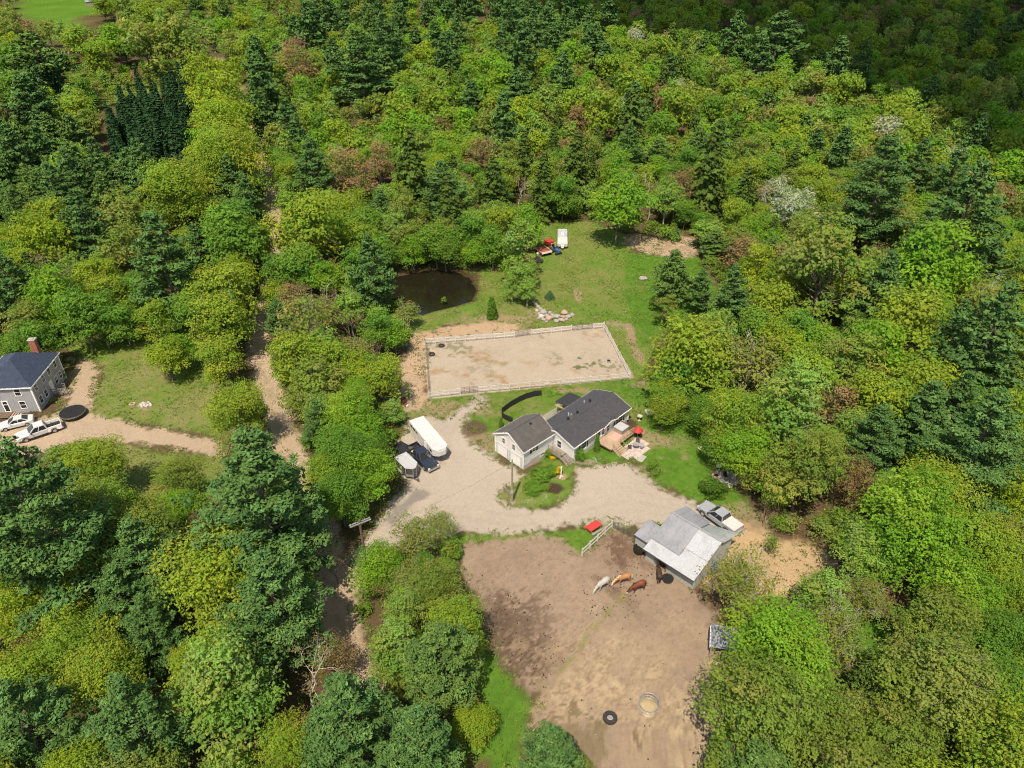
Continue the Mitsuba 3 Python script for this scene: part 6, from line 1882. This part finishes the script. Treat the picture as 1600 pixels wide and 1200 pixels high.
# trees read off the photograph one by one: kind, u, v, crown width in pixels
HAND = [
    # near left wood
    ('pine', 50, 812, 180), ('pine', 402, 785, 165), ('maple', 150, 725, 80), ('bright', 282, 790, 62), ('olive', 282, 745, 70), ('green', 30, 880, 70), ('maple', 128, 885, 100), ('yellow', 107, 938, 85), ('yellow', 28, 950, 90), ('russet', 52, 985, 55),
    ('maple', 125, 1005, 105), ('maple', 168, 1055, 105), ('maple', 40, 1050, 90), ('pine', 222, 880, 105), ('pine', 192, 940, 85), ('pine', 236, 975, 80), ('maple', 350, 898, 150), ('yellow', 458, 895, 62), ('pine', 428, 945, 130), ('pineb', 405, 1035, 60),
    ('soft', 345, 1075, 130), ('maple', 300, 1030, 60), ('bare', 470, 1055, 120), ('russet', 520, 1030, 70), ('pine', 42, 1140, 130), ('pine', 212, 1125, 130), ('pine', 545, 1135, 135), ('pine', 655, 1160, 110), ('maple', 450, 1165, 85), ('pineb', 690, 1030, 100),
    ('bright', 592, 880, 70), ('thin', 640, 905, 72), ('bare', 612, 912, 60), ('olive', 676, 908, 70), ('thin', 650, 832, 66), ('thin', 688, 818, 55), ('maple', 714, 975, 85), ('soft', 615, 1010, 70), ('yellow', 742, 1128, 58), ('pine', 858, 1182, 90), ('olive', 905, 1195, 40),
    ('thin', 722, 1045, 50), ('olive', 612, 1062, 50),
    ('green', 548, 715, 95), ('bright', 552, 660, 85), ('bright', 564, 730, 84), ('green', 530, 770, 75), ('pine', 500, 660, 50), ('green', 568, 692, 62), ('maple', 548, 640, 70), ('maple', 505, 745, 60), ('bright', 556, 618, 50),
    ('maple', 368, 640, 82), ('dead', 372, 655, 50), ('dead', 402, 640, 40), ('bare', 500, 838, 60), ('bare', 522, 880, 50), ('bare', 545, 855, 40), ('olive', 360, 620, 40),
    # left, beyond the second house
    ('yellow', 328, 120, 72), ('yellow', 340, 158, 88), ('yellow', 350, 205, 95), ('maple', 352, 248, 88), ('maple', 272, 300, 92), ('yellow', 65, 372, 82), ('olive', 203, 342, 78), ('olive', 198, 386, 70), ('pine', 255, 402, 88), ('pine', 135, 350, 66), ('green', 362, 368, 92), ('maple', 480, 348, 96),
    ('bright', 80, 455, 78), ('yellow', 152, 430, 60), ('green', 125, 492, 72), ('pine', 18, 445, 66), ('maple', 344, 500, 80), ('yellow', 258, 553, 52), ('russet', 458, 466, 50), ('pine', 435, 495, 38), ('maple', 462, 556, 76), ('maple', 512, 562, 66), ('hemlock', 645, 275, 78), ('russet', 595, 256, 55), ('russet', 545, 272, 66), ('dead', 566, 292, 30),
    ('russet', 752, 240, 48), ('pine', 405, 125, 44), ('pine', 410, 178, 40), ('pine', 362, 282, 48), ('pine', 335, 288, 36), ('russet', 462, 100, 56), ('pine', 565, 100, 78), ('pine', 600, 70, 56), ('pine', 485, 45, 46), ('maple', 350, 452, 80), ('green', 300, 480, 60), ('olive', 40, 500, 60), ('green', 60, 530, 60), ('green', 160, 490, 60), ('green', 20, 540, 50), ('maple', 345, 560, 60), ('bright', 285, 545, 40),
    ('thin', 500, 482, 56), ('bare', 545, 500, 50), ('bare', 520, 470, 44), ('bare', 588, 548, 38), ('bare', 598, 584, 34), ('brush', 604, 562, 24), ('bare', 446, 452, 36), ('bare', 575, 505, 34), ('green', 590, 510, 55), ('thin', 636, 486, 36), ('bright', 615, 520, 42), ('thin', 556, 542, 46), ('green', 470, 410, 70), ('bright', 505, 430, 50), ('green', 560, 410, 50), ('green', 440, 420, 50), ('dead', 503, 460, 30),
    ('green', 230, 455, 55), ('bright', 75, 480, 60), ('green', 190, 500, 50), ('maple', 240, 495, 50),
    # pond and upper lawn edge
    ('green', 598, 392, 44), ('bright', 645, 388, 38), ('green', 695, 386, 42), ('bright', 740, 392, 34), ('olive', 640, 372, 46), ('soft', 810, 380, 52), ('bright', 822, 350, 50), ('soft', 812, 428, 34), ('soft', 800, 445, 24), ('soft', 824, 452, 24), ('soft', 806, 405, 30), ('soft', 830, 425, 22), ('bright', 795, 420, 24), ('green', 790, 395, 30), ('green', 770, 380, 46), ('green', 680, 370, 55), ('green', 740, 360, 55), ('green', 568, 428, 34),
    ('bright', 968, 312, 78), ('white', 1242, 328, 68), ('white', 1214, 300, 48), ('white', 1580, 185, 30), ('white', 1392, 205, 52), ('white', 1488, 248, 42), ('dead', 1018, 288, 38), ('pine', 1215, 62, 88), ('pine', 1310, 100, 44), ('pine', 1150, 60, 42), ('olive', 1290, 412, 128), ('bright', 1458, 412, 108), ('pine', 1374, 452, 78), ('pine', 1505, 340, 105), ('pine', 1375, 296, 110),
    ('pine', 1545, 530, 115), ('pineb', 1052, 430, 56), ('pine', 1145, 460, 58), ('pine', 1094, 448, 36), ('maple', 1080, 552, 105), ('thin', 1172, 562, 90), ('maple', 1415, 505, 110), ('hemlock', 1110, 272, 84), ('hemlock', 1162, 312, 58), ('hemlock', 985, 200, 60), ('pine', 990, 170, 46), ('pine', 985, 232, 44), ('hemlock', 850, 290, 56), ('hemlock', 900, 260, 60), ('hemlock', 820, 250, 50),
    ('green', 1060, 500, 40), ('olive', 1040, 480, 34), ('green', 1050, 590, 70), ('maple', 1040, 625, 55), ('green', 880, 300, 50), ('hemlock', 770, 300, 60), ('hemlock', 700, 330, 60),
    # far upper left
    ('olive', 18, 46, 30), ('russet', 45, 44, 26), ('olive', 74, 47, 24), ('soft', 97, 50, 22), ('olive', 5, 30, 30), ('pineb', 62, 100, 84), ('green', 18, 92, 60), ('spruce', 82, 132, 26), ('spruce', 98, 138, 22), ('spruce', 66, 138, 26), ('green', 30, 142, 50), ('bare', 15, 175, 40), ('maple', 120, 62, 40), ('bright', 180, 60, 44), ('olive', 225, 68, 60), ('olive', 275, 62, 62), ('olive', 300, 82, 44), ('maple', 150, 85, 40), ('brush', 120, 130, 26), ('brush', 150, 135, 26), ('brush', 190, 125, 26), ('russet', 212, 118, 20), ('brush', 235, 122, 24), ('brush', 170, 150, 24), ('soft', 110, 150, 26), ('brush', 140, 112, 24), ('brush', 255, 130, 22), ('brush', 208, 145, 24),
    # near right wood
    ('bright', 1216, 1012, 150), ('olive', 1180, 1110, 165), ('olive', 1305, 1125, 115), ('olive', 1475, 1065, 155), ('yellow', 1572, 1150, 100), ('thin', 1158, 905, 92), ('thin', 1302, 985, 100), ('russet', 1338, 745, 70), ('olive', 1260, 722, 108), ('bright', 1425, 812, 138), ('pine', 1370, 688, 78), ('pine', 1525, 700, 128), ('bright', 1172, 700, 78),
    ('maple', 1150, 652, 90), ('soft', 1235, 632, 100), ('bright', 1500, 920, 105), ('soft', 1345, 855, 70), ('hemlock', 1345, 1075, 70), ('olive', 1462, 975, 105), ('green', 1385, 858, 80), ('green', 1105, 640, 60), ('green', 1130, 690, 55), ('bright', 1210, 760, 50), ('olive', 1180, 740, 40), ('bare', 1200, 790, 45), ('thin', 1350, 935, 70), ('olive', 1400, 1150, 110), ('maple', 1545, 860, 100), ('green', 1560, 1000, 90),
    ('maple', 1260, 590, 90), ('russet', 1310, 640, 70), ('olive', 1330, 570, 90), ('maple', 1440, 600, 90), ('bright', 1150, 1165, 60), ('brush', 1205, 850, 26),
]
for kind, u, v, wpx in HAND:
    plant_px(kind, u, v, wpx)
# the spruce plantation and the pines before it
for i in range(8):
    for j in range(6):
        u, v = 184 + i * 15.0 + rng.normal() * 5, 256 - j * 17 - i * 5 + rng.normal() * 6
        if rng.uniform() < 0.05 or (i < 1 and j > 4):
            continue
        p = GR(u, v, 7)
        plant('spruce', p[0], p[1], rng.uniform(12, 19), rng.uniform(4.8, 6.4))
for u, v in ((240, 268), (252, 262), (265, 262), (190, 268), (206, 274), (222, 272), (165, 262), (284, 275), (297, 285), (178, 280)):
    p = GR(u, v, 3)
    plant('spruce', p[0], p[1], rng.uniform(7, 9.5), rng.uniform(3.0, 3.6))

VISIBLE = ['lawn_back', 'lawn_upper', 'lawn_plot', 'pond_bank', 'lawn_left', 'lawn_left_low', 'field', 'paddock', 'clearing', 'dirt_patch', 'arena', 'arena_apron', 'driveway', 'driveway_left', 'verge', 'bank_low', 'glade']
KEEP = [POLY[k] for k in VISIBLE] + [POND, GP(px(772, 700, 822, 742, 785, 768, 778, 778, 795, 792, 830, 799, 870, 792, 897, 770, 902, 725, 985, 700, 985, 640, 900, 610)), GP(px(-60, 660, 62, 645, 105, 590, 100, 545, 40, 535, -60, 560))]
GLIMPSE = [GP(q) for q in (px(406, 500, 426, 500, 426, 552, 400, 560), px(412, 605, 445, 605, 462, 705, 430, 705), px(468, 742, 500, 742, 512, 800, 490, 805), px(508, 925, 540, 925, 575, 1050, 545, 1050), px(386, 188, 404, 188, 402, 228, 386, 228), px(420, 362, 446, 362, 442, 402, 424, 402))]
BRUSH = GP(px(60, 115, 120, 105, 215, 122, 330, 90, 320, 125, 285, 150, 190, 165, 60, 165))
# clearance maps, one cell a metre: from open ground, and from ground that the photograph shows
MX, MY = np.arange(-480, 481), np.arange(5, 640)
mp = np.stack(np.meshgrid(MX, MY), -1).reshape(-1, 2).astype(float)
shown = np.full(len(mp), -9.0)
for q in KEEP:
    shown = np.maximum(shown, sdist(mp, q))
FREE = -shown
for q in GLIMPSE:
    shown = np.maximum(shown, sdist(mp, q))
SPRUCES = GP(px(168, 165, 212, 138, 302, 120, 298, 300, 240, 320, 165, 315))
FREE, SHOWN, OFFROAD, INBRUSH, PLANTATION = (a.reshape(len(MY), len(MX)) for a in (FREE, shown, ldist(mp, ROAD), sdist(mp, BRUSH), sdist(mp, SPRUCES)))


def look_up(grid, x, y, out):
    i, j = int(round(y)) - 5, int(round(x)) + 480
    return grid[i, j] if 0 <= i < grid.shape[0] and 0 <= j < grid.shape[1] else out


def hides(x, y, w, h):
    """whether a crown here would stand before ground that the photograph shows"""
    zt = ground_z(x, y)
    for dz, dx in ((0.97, 0), (0.8, -0.36), (0.8, 0.36), (0.55, -0.48), (0.55, 0.48), (0.55, 0)):
        t = CAM_H / (CAM_H - h * dz - zt)
        if look_up(SHOWN, (x + dx * w) * t, y * t, -9) > 0.6:
            return True
    return False


def mixture(x, y):
    u, v = proj([x, y, 8.0])
    m = dict(maple=3, bright=2, yellow=0.9, olive=1.8, green=2.2, soft=2.2, russet=0.45, thin=0.8, pine=0.75, pineb=0.35, hemlock=0.7, white=0.06, bare=0.3)
    if u < 210 and 170 < v < 345:
        m = dict(pine=3, pineb=4, maple=0.8, yellow=0.5, olive=0.6, soft=0.6)
    elif u < 330 and 160 < v < 420:
        m.update(pine=1.6, pineb=1.6, yellow=1.6, olive=2.4)
    elif v < 110 and u > 450 and u < 950:
        m.update(pine=5, hemlock=1.2, russet=0.8, maple=2)
    elif v < 110 and u <= 450:
        m.update(pine=0.5, olive=3, yellow=2, hemlock=0.2, russet=1.2, soft=3)
    elif u > 1230 and 380 < v < 760:
        m.update(pine=2.0, olive=2.2)
    elif v < 420 and 640 < u < 1100:
        m.update(hemlock=2.0, pine=1.0, soft=3.6, bright=2.6)
    elif v > 820 and u < 560:
        m.update(pine=2.4, maple=3.2, yellow=2, russet=0.3, hemlock=0)
    elif v > 820:
        m.update(olive=4, green=2.4, pine=0.6, yellow=1.0, hemlock=0.6, russet=0.5)
    nzv = float(meshkit.noise(np.array([x / 35, y / 35, 3.0])))
    m['pine'] = m.get('pine', 0) * (0.35 + 1.6 * nzv)
    ks = list(m)
    w = np.array([m[k] for k in ks])
    return ks[rng.choice(len(ks), p=w / w.sum())]


def crowd(x, y, r):
    a = CELLS
    cx, cy = int(x // 12), int(y // 12)
    worst = 9.0
    for i in range(cx - 1, cx + 2):
        for j in range(cy - 1, cy + 2):
            for (X, Y, R) in a.get((i, j), ()):
                worst = min(worst, math.hypot(x - X, y - Y) / (R + r))
    return worst


CELLS = {}
for (x, y, r, h, k) in PLACED:
    CELLS.setdefault((int(x // 12), int(y // 12)), []).append((x, y, r))
SIZE = {'maple': (5.0, 8.5), 'bright': (4.5, 7.8), 'yellow': (4.5, 7.8), 'olive': (5.0, 8.6), 'thin': (5, 8), 'green': (4.0, 7.4), 'soft': (3.0, 5.2), 'russet': (4.5, 7.2), 'white': (5, 7), 'pine': (5.5, 8.8), 'pineb': (4.8, 7.6), 'hemlock': (4.2, 6.8), 'bare': (4.5, 7)}
BAND = [(18, 65, 0.72, 1500), (65, 130, 0.72, 3800), (130, 216, 0.76, 6000), (216, 357, 0.88, 5600), (357, 600, 1.02, 4600)]
for lo, hi, tight, tries in BAND:
    for _ in range(tries):
        y = math.sqrt(rng.uniform(lo * lo, hi * hi))
        half = (0.715 * math.hypot(y, 54)) + 8
        x = rng.uniform(-half, half)
        off, road = look_up(FREE, x, y, 9), look_up(OFFROAD, x, y, 99)
        if off < 1.6 or road < 3.2:
            continue
        if crowd(x, y, 2.2) < tight:
            continue
        kind = mixture(x, y)
        if kind == 'white' and y < 150:
            kind = 'soft'
        a, b = SIZE[kind]
        w = rng.uniform(a, b) * (1.06 if y < 216 else 1.2)
        ratio = KINDS[kind][3] / KINDS[kind][2]
        h = min(w * ratio * rng.uniform(0.85, 1.2), 26)
        if look_up(PLANTATION, x, y, -9) > -3:
            continue
        if look_up(INBRUSH, x, y, -9) > -3:
            if kind in ('pine', 'pineb', 'hemlock'):
                kind = 'soft'
            w, h = w * 0.55, h * 0.42
        if crowd(x, y, w / 2) < tight:
            continue
        if off < 0.42 * w:
            w, h, kind = 2.3 * off, 2.3 * off * rng.uniform(1.0, 1.5), ('soft' if rng.uniform() < 0.5 else kind)
        if hides(x, y, w, h):
            if kind in ('pine', 'pineb', 'hemlock') or hides(x, y, w * 0.6, h * 0.5):
                continue
            w, h = w * 0.6, h * 0.5
        if w < 2.2:
            continue
        plant(kind, x, y, h, w)
        CELLS.setdefault((int(x // 12), int(y // 12)), []).append((x, y, w / 2))
# wild shrubs along the edges of the woods and the road
n = 0
while n < 270:
    y = math.sqrt(rng.uniform(30 ** 2, 190 ** 2))
    x = rng.uniform(-1, 1) * (0.66 * math.hypot(y, 54))
    off, road = look_up(FREE, x, y, 9), look_up(OFFROAD, x, y, 99)
    if not (0.7 < off < 7 or 2.6 < road < 6) or road < 2.6 or off < 0.7:
        continue
    w = rng.uniform(1.6, 3.4)
    if crowd(x, y, w * 0.3) < 0.75 or hides(x, y, w, w * 0.7):
        continue
    n += 1
    plant('shrub' if rng.uniform() < 0.65 else 'brush', x, y, w * rng.uniform(0.6, 1.0), w)
    CELLS.setdefault((int(x // 12), int(y // 12)), []).append((x, y, w * 0.35))
# garden shrubs, each read off the photograph
for kind, u, v, wpx, h_, label in (
        ('bush', 1112, 772, 40, 2.3, 'round dark green bush on the lawn beside the fire pit'), ('shrub', 1020, 738, 22, 1.9, 'leafy bush at the outer edge of the gravel loop'), ('mound', 905, 719, 15, 1.7, 'green bush at the front corner of the white house'),
        ('mound', 846, 745, 34, 1.2, 'wide spreading green shrub in the garden island'), ('mound', 861, 739, 22, 1.0, 'green shrub between the wide shrub and the yellow bush'), ('mound', 833, 767, 29, .9, 'lower green shrub in the garden island below the wide one'),
        ('shrub', 852, 764, 14, .6, 'small green plant in the dark mulch bed'), ('shrub', 856, 713, 14, 1.1, 'green shrub under the wooden walkway'), ('shrub', 872, 716, 12, .9, 'small shrub beside the walkway steps'),
        ('flowering_shrub', 870, 741, 11, 1.1, 'yellow flowering bush in the garden island'), ('flowering_shrub', 863, 718, 8, .5, 'low yellow flowers beside the walkway'),
        ('arborvitae', 932, 704, 11, 3.0, 'pointed evergreen cone before the white house'), ('arborvitae', 1019, 668, 10, 2.1, 'pointed evergreen cone alone on the lawn behind the house'), ('arborvitae', 783, 668, 8, 1.9, 'pointed evergreen beside the garage back wall'),
        ('bluespruce', 626, 660, 11, 1.9, 'small spruce on the bare strip above the trailers'), ('bluespruce', 859, 466, 20, 1.7, 'low blue spruce on the slope above the boulders'), ('arborvitae', 769, 497, 17, 4.6, 'slim green cone of a young evergreen on the pond bank'),
        ('shrub', 826, 476, 12, 1.4, 'yellow-green bush beside the stone row'), ('shrub', 694, 474, 9, 1.2, 'small bush at the water edge of the pond'), ('shrub', 1040, 372, 36, 2.6, 'light green bush on the dirt mound above the bright plot'), ('bluespruce', 1056, 374, 20, 2.6, 'dark young spruce on the dirt mound above the bright plot'),
        ('shrub', 100, 592, 12, 1.6, 'dark bush at the shaded back corner of the grey house'), ('brush', 1010, 368, 30, 1.6, 'olive bush at the edge of the dirt mound')):
    s_ = (FPX * math.sin(PITCH) + (v - 600) * math.cos(PITCH)) / CAM_H
    q = G(u, v)
    plant(kind, q[0], q[1], h_, wpx / s_, label=label, lod='N')
for n_, inst in enumerate(EXTRA):
    scene[f'distant_forest__{n_ + 1:03d}'] = inst
if EXTRA:
    lab('distant_forest', 'far mixed forest that closes the view behind the nearer trees', kind='stuff')
name_trees()

# ------------------------------------------------------------------ low growth: undergrowth in the woods, tufts in the grass
rg = np.random.default_rng(9)


def clumps(n, accept, per, spread, height, size, cols, seed):
    r_ = np.random.default_rng(seed)
    pts = []
    while len(pts) < n:
        y = np.sqrt(r_.uniform(30 ** 2, 185 ** 2, 4000))
        x = r_.uniform(-1, 1, 4000) * (0.70 * np.hypot(y, 54))
        i, j = np.round(y).astype(int) - 5, np.round(x).astype(int) + 480
        ok = accept(x, y, FREE[i, j], OFFROAD[i, j], r_)
        pts += list(np.stack([x, y], 1)[ok])
    p = np.array(pts[:n])
    z = relief(p[:, 0], p[:, 1])
    k = np.repeat(np.arange(n), per)
    hh = r_.uniform(0.4, 1.0, n)[k] * height
    c = np.column_stack([p[k] + r_.normal(size=(n * per, 2)) * spread, z[k] + hh * r_.uniform(0.15, 1, n * per)])
    nr = nrmz(r_.normal(size=(n * per, 3)) * 0.6 + [0, 0, 0.7])
    lean = np.asarray(cols, float)
    cc = tint(lean[r_.integers(len(lean), size=n)], n, r_, .08, .12)[k]
    return leaf_mesh(c, nr, size, tint(cc, n * per, r_, .05, .12), r_)


def woods(x, y, off, road, r_):
    return (off > 0.5) & (road > 2.4)


v, f, c = clumps(5200, woods, 12, 0.42, 0.7, 0.20, PAL['shrub'] + PAL['olive'], 3)
scene['undergrowth'] = mikit.ply(trimesh.Trimesh(v, f, process=False), 'mat_leaf', color=c.astype(np.float32))
lab('undergrowth', 'low leafy undergrowth on the forest floor', kind='stuff')


mp_, k_ = M(), 0
heaps = np.array([GR(u, v)[:2] for u, v in ((835, 1035), (800, 990), (768, 960), (965, 860), (955, 930), (1000, 880))])
while k_ < 420:
    p = rg.uniform(POLY['paddock'].min(0), POLY['paddock'].max(0))
    d_ = sdist(p[None], POLY['paddock'])[0]
    near = np.hypot(*(heaps - p).T).min()
    if d_ < 0.6 or rg.uniform() > (1.0 if near < 3.6 else 0.05):
        continue
    r_ = rg.uniform(0.035, 0.10)
    mp_.add(np.asarray(ico.vertices) * (r_ * rg.uniform(.7, 1.4), r_ * rg.uniform(.7, 1.4), r_ * .5) + [p[0], p[1], .02], ico.faces)
    k_ += 1
diff('mat_dung', (0.060, 0.042, 0.030))
single('manure', 'dark manure pats scattered over the paddock', None, mp_, 'mat_dung', kind='stuff')


def meadow(x, y, off, road, r_):
    q = np.stack([x, y], 1)
    d = np.maximum.reduce([sdist(q, POLY[k]) for k in ('lawn_back', 'lawn_upper', 'lawn_plot', 'pond_bank', 'lawn_left', 'lawn_left_low', 'verge', 'bank_low')])
    bare = np.maximum.reduce([sdist(q, POLY[k]) for k in ('driveway', 'arena', 'driveway_left', 'paddock', 'arena_apron', 'dirt_patch')])
    return (d > 0.2) & (bare < -0.3) & (r_.uniform(size=len(x)) < 0.15 + 0.85 * sstep(0.45, 0.6, nz(q, 4.0, 6)) + 0.8 * (d < 1.2)) & (sdist(q, POND) < -0.5)


v, f, c = clumps(13000, meadow, 4, 0.10, 0.14, 0.11, [(0.085, 0.16, 0.022), (0.11, 0.175, 0.03), (0.16, 0.18, 0.05), (0.07, 0.14, 0.02)], 4)
scene['grass_tufts'] = mikit.ply(trimesh.Trimesh(v, f, process=False), 'mat_leaf', color=c.astype(np.float32))
lab('grass_tufts', 'taller tufts of grass standing in the lawns', kind='stuff')


def weedy(x, y, off, road, r_):
    q = np.stack([x, y], 1)
    d = np.maximum.reduce([sdist(q, POLY[k]) for k in ('arena_apron', 'clearing', 'dirt_patch')])
    e = np.minimum.reduce([np.abs(sdist(q, POLY[k])) for k in ('driveway', 'driveway_left', 'paddock')])
    return ((d > 0) & (r_.uniform(size=len(x)) < 0.5) | (e < 0.8) | (np.abs(road - 2.2) < 0.7)) & (r_.uniform(size=len(x)) < sstep(0.42, 0.6, nz(q, 2.5, 16)) + 0.1)


v, f, c = clumps(3800, weedy, 6, 0.16, 0.25, 0.13, [(0.10, 0.17, 0.03), (0.15, 0.18, 0.05), (0.20, 0.17, 0.08), (0.08, 0.14, 0.025)], 6)
scene['weeds'] = mikit.ply(trimesh.Trimesh(v, f, process=False), 'mat_leaf', color=c.astype(np.float32))
lab('weeds', 'scattered weeds along the bare ground and the track edges', kind='stuff')

# ------------------------------------------------------------------ the cloud whose shadow lies on the far right of the forest
scene['mat_cloud'] = {'type': 'twosided', 'bsdf': {'type': 'diffuse', 'reflectance': rgb((0.85, 0.86, 0.88))}}
rc = np.random.default_rng(21)
CZ = 430.0
cl = M()
to_sun = SUN[:2] / SUN[2] * CZ
edge = np.array([GR(u, v, 11.0)[:2] for u, v in ((1900, 330), (1700, 250), (1600, 200), (1500, 150), (1400, 112), (1310, 84), (1220, 56), (1110, 30), (1000, 12), (900, -4), (800, -14))])
for a, b_ in zip(edge[:-1], edge[1:]):
    for f_ in np.linspace(0, 1, 4):
        p = a + (b_ - a) * f_
        for r_, dx in ((rc.uniform(22, 34), 20), (rc.uniform(38, 60), 70), (rc.uniform(55, 80), 150), (rc.uniform(60, 85), 250), (rc.uniform(60, 85), 350)):
            q = p + [dx + rc.normal() * 4, rc.normal() * 8] + to_sun
            cl.ball((q[0], q[1], CZ + rc.uniform(-8, 14)), (r_, r_, r_ * 0.42), 2, 0.25, rc.integers(999))
scene['cloud'] = mikit.ply(cl.mesh(), 'mat_cloud', smooth=True)
lab('cloud', 'white cumulus cloud overhead that shades the far right of the forest', kind='structure')
print('trees', len(PLACED), 'as stuff', len(EXTRA), COUNT)
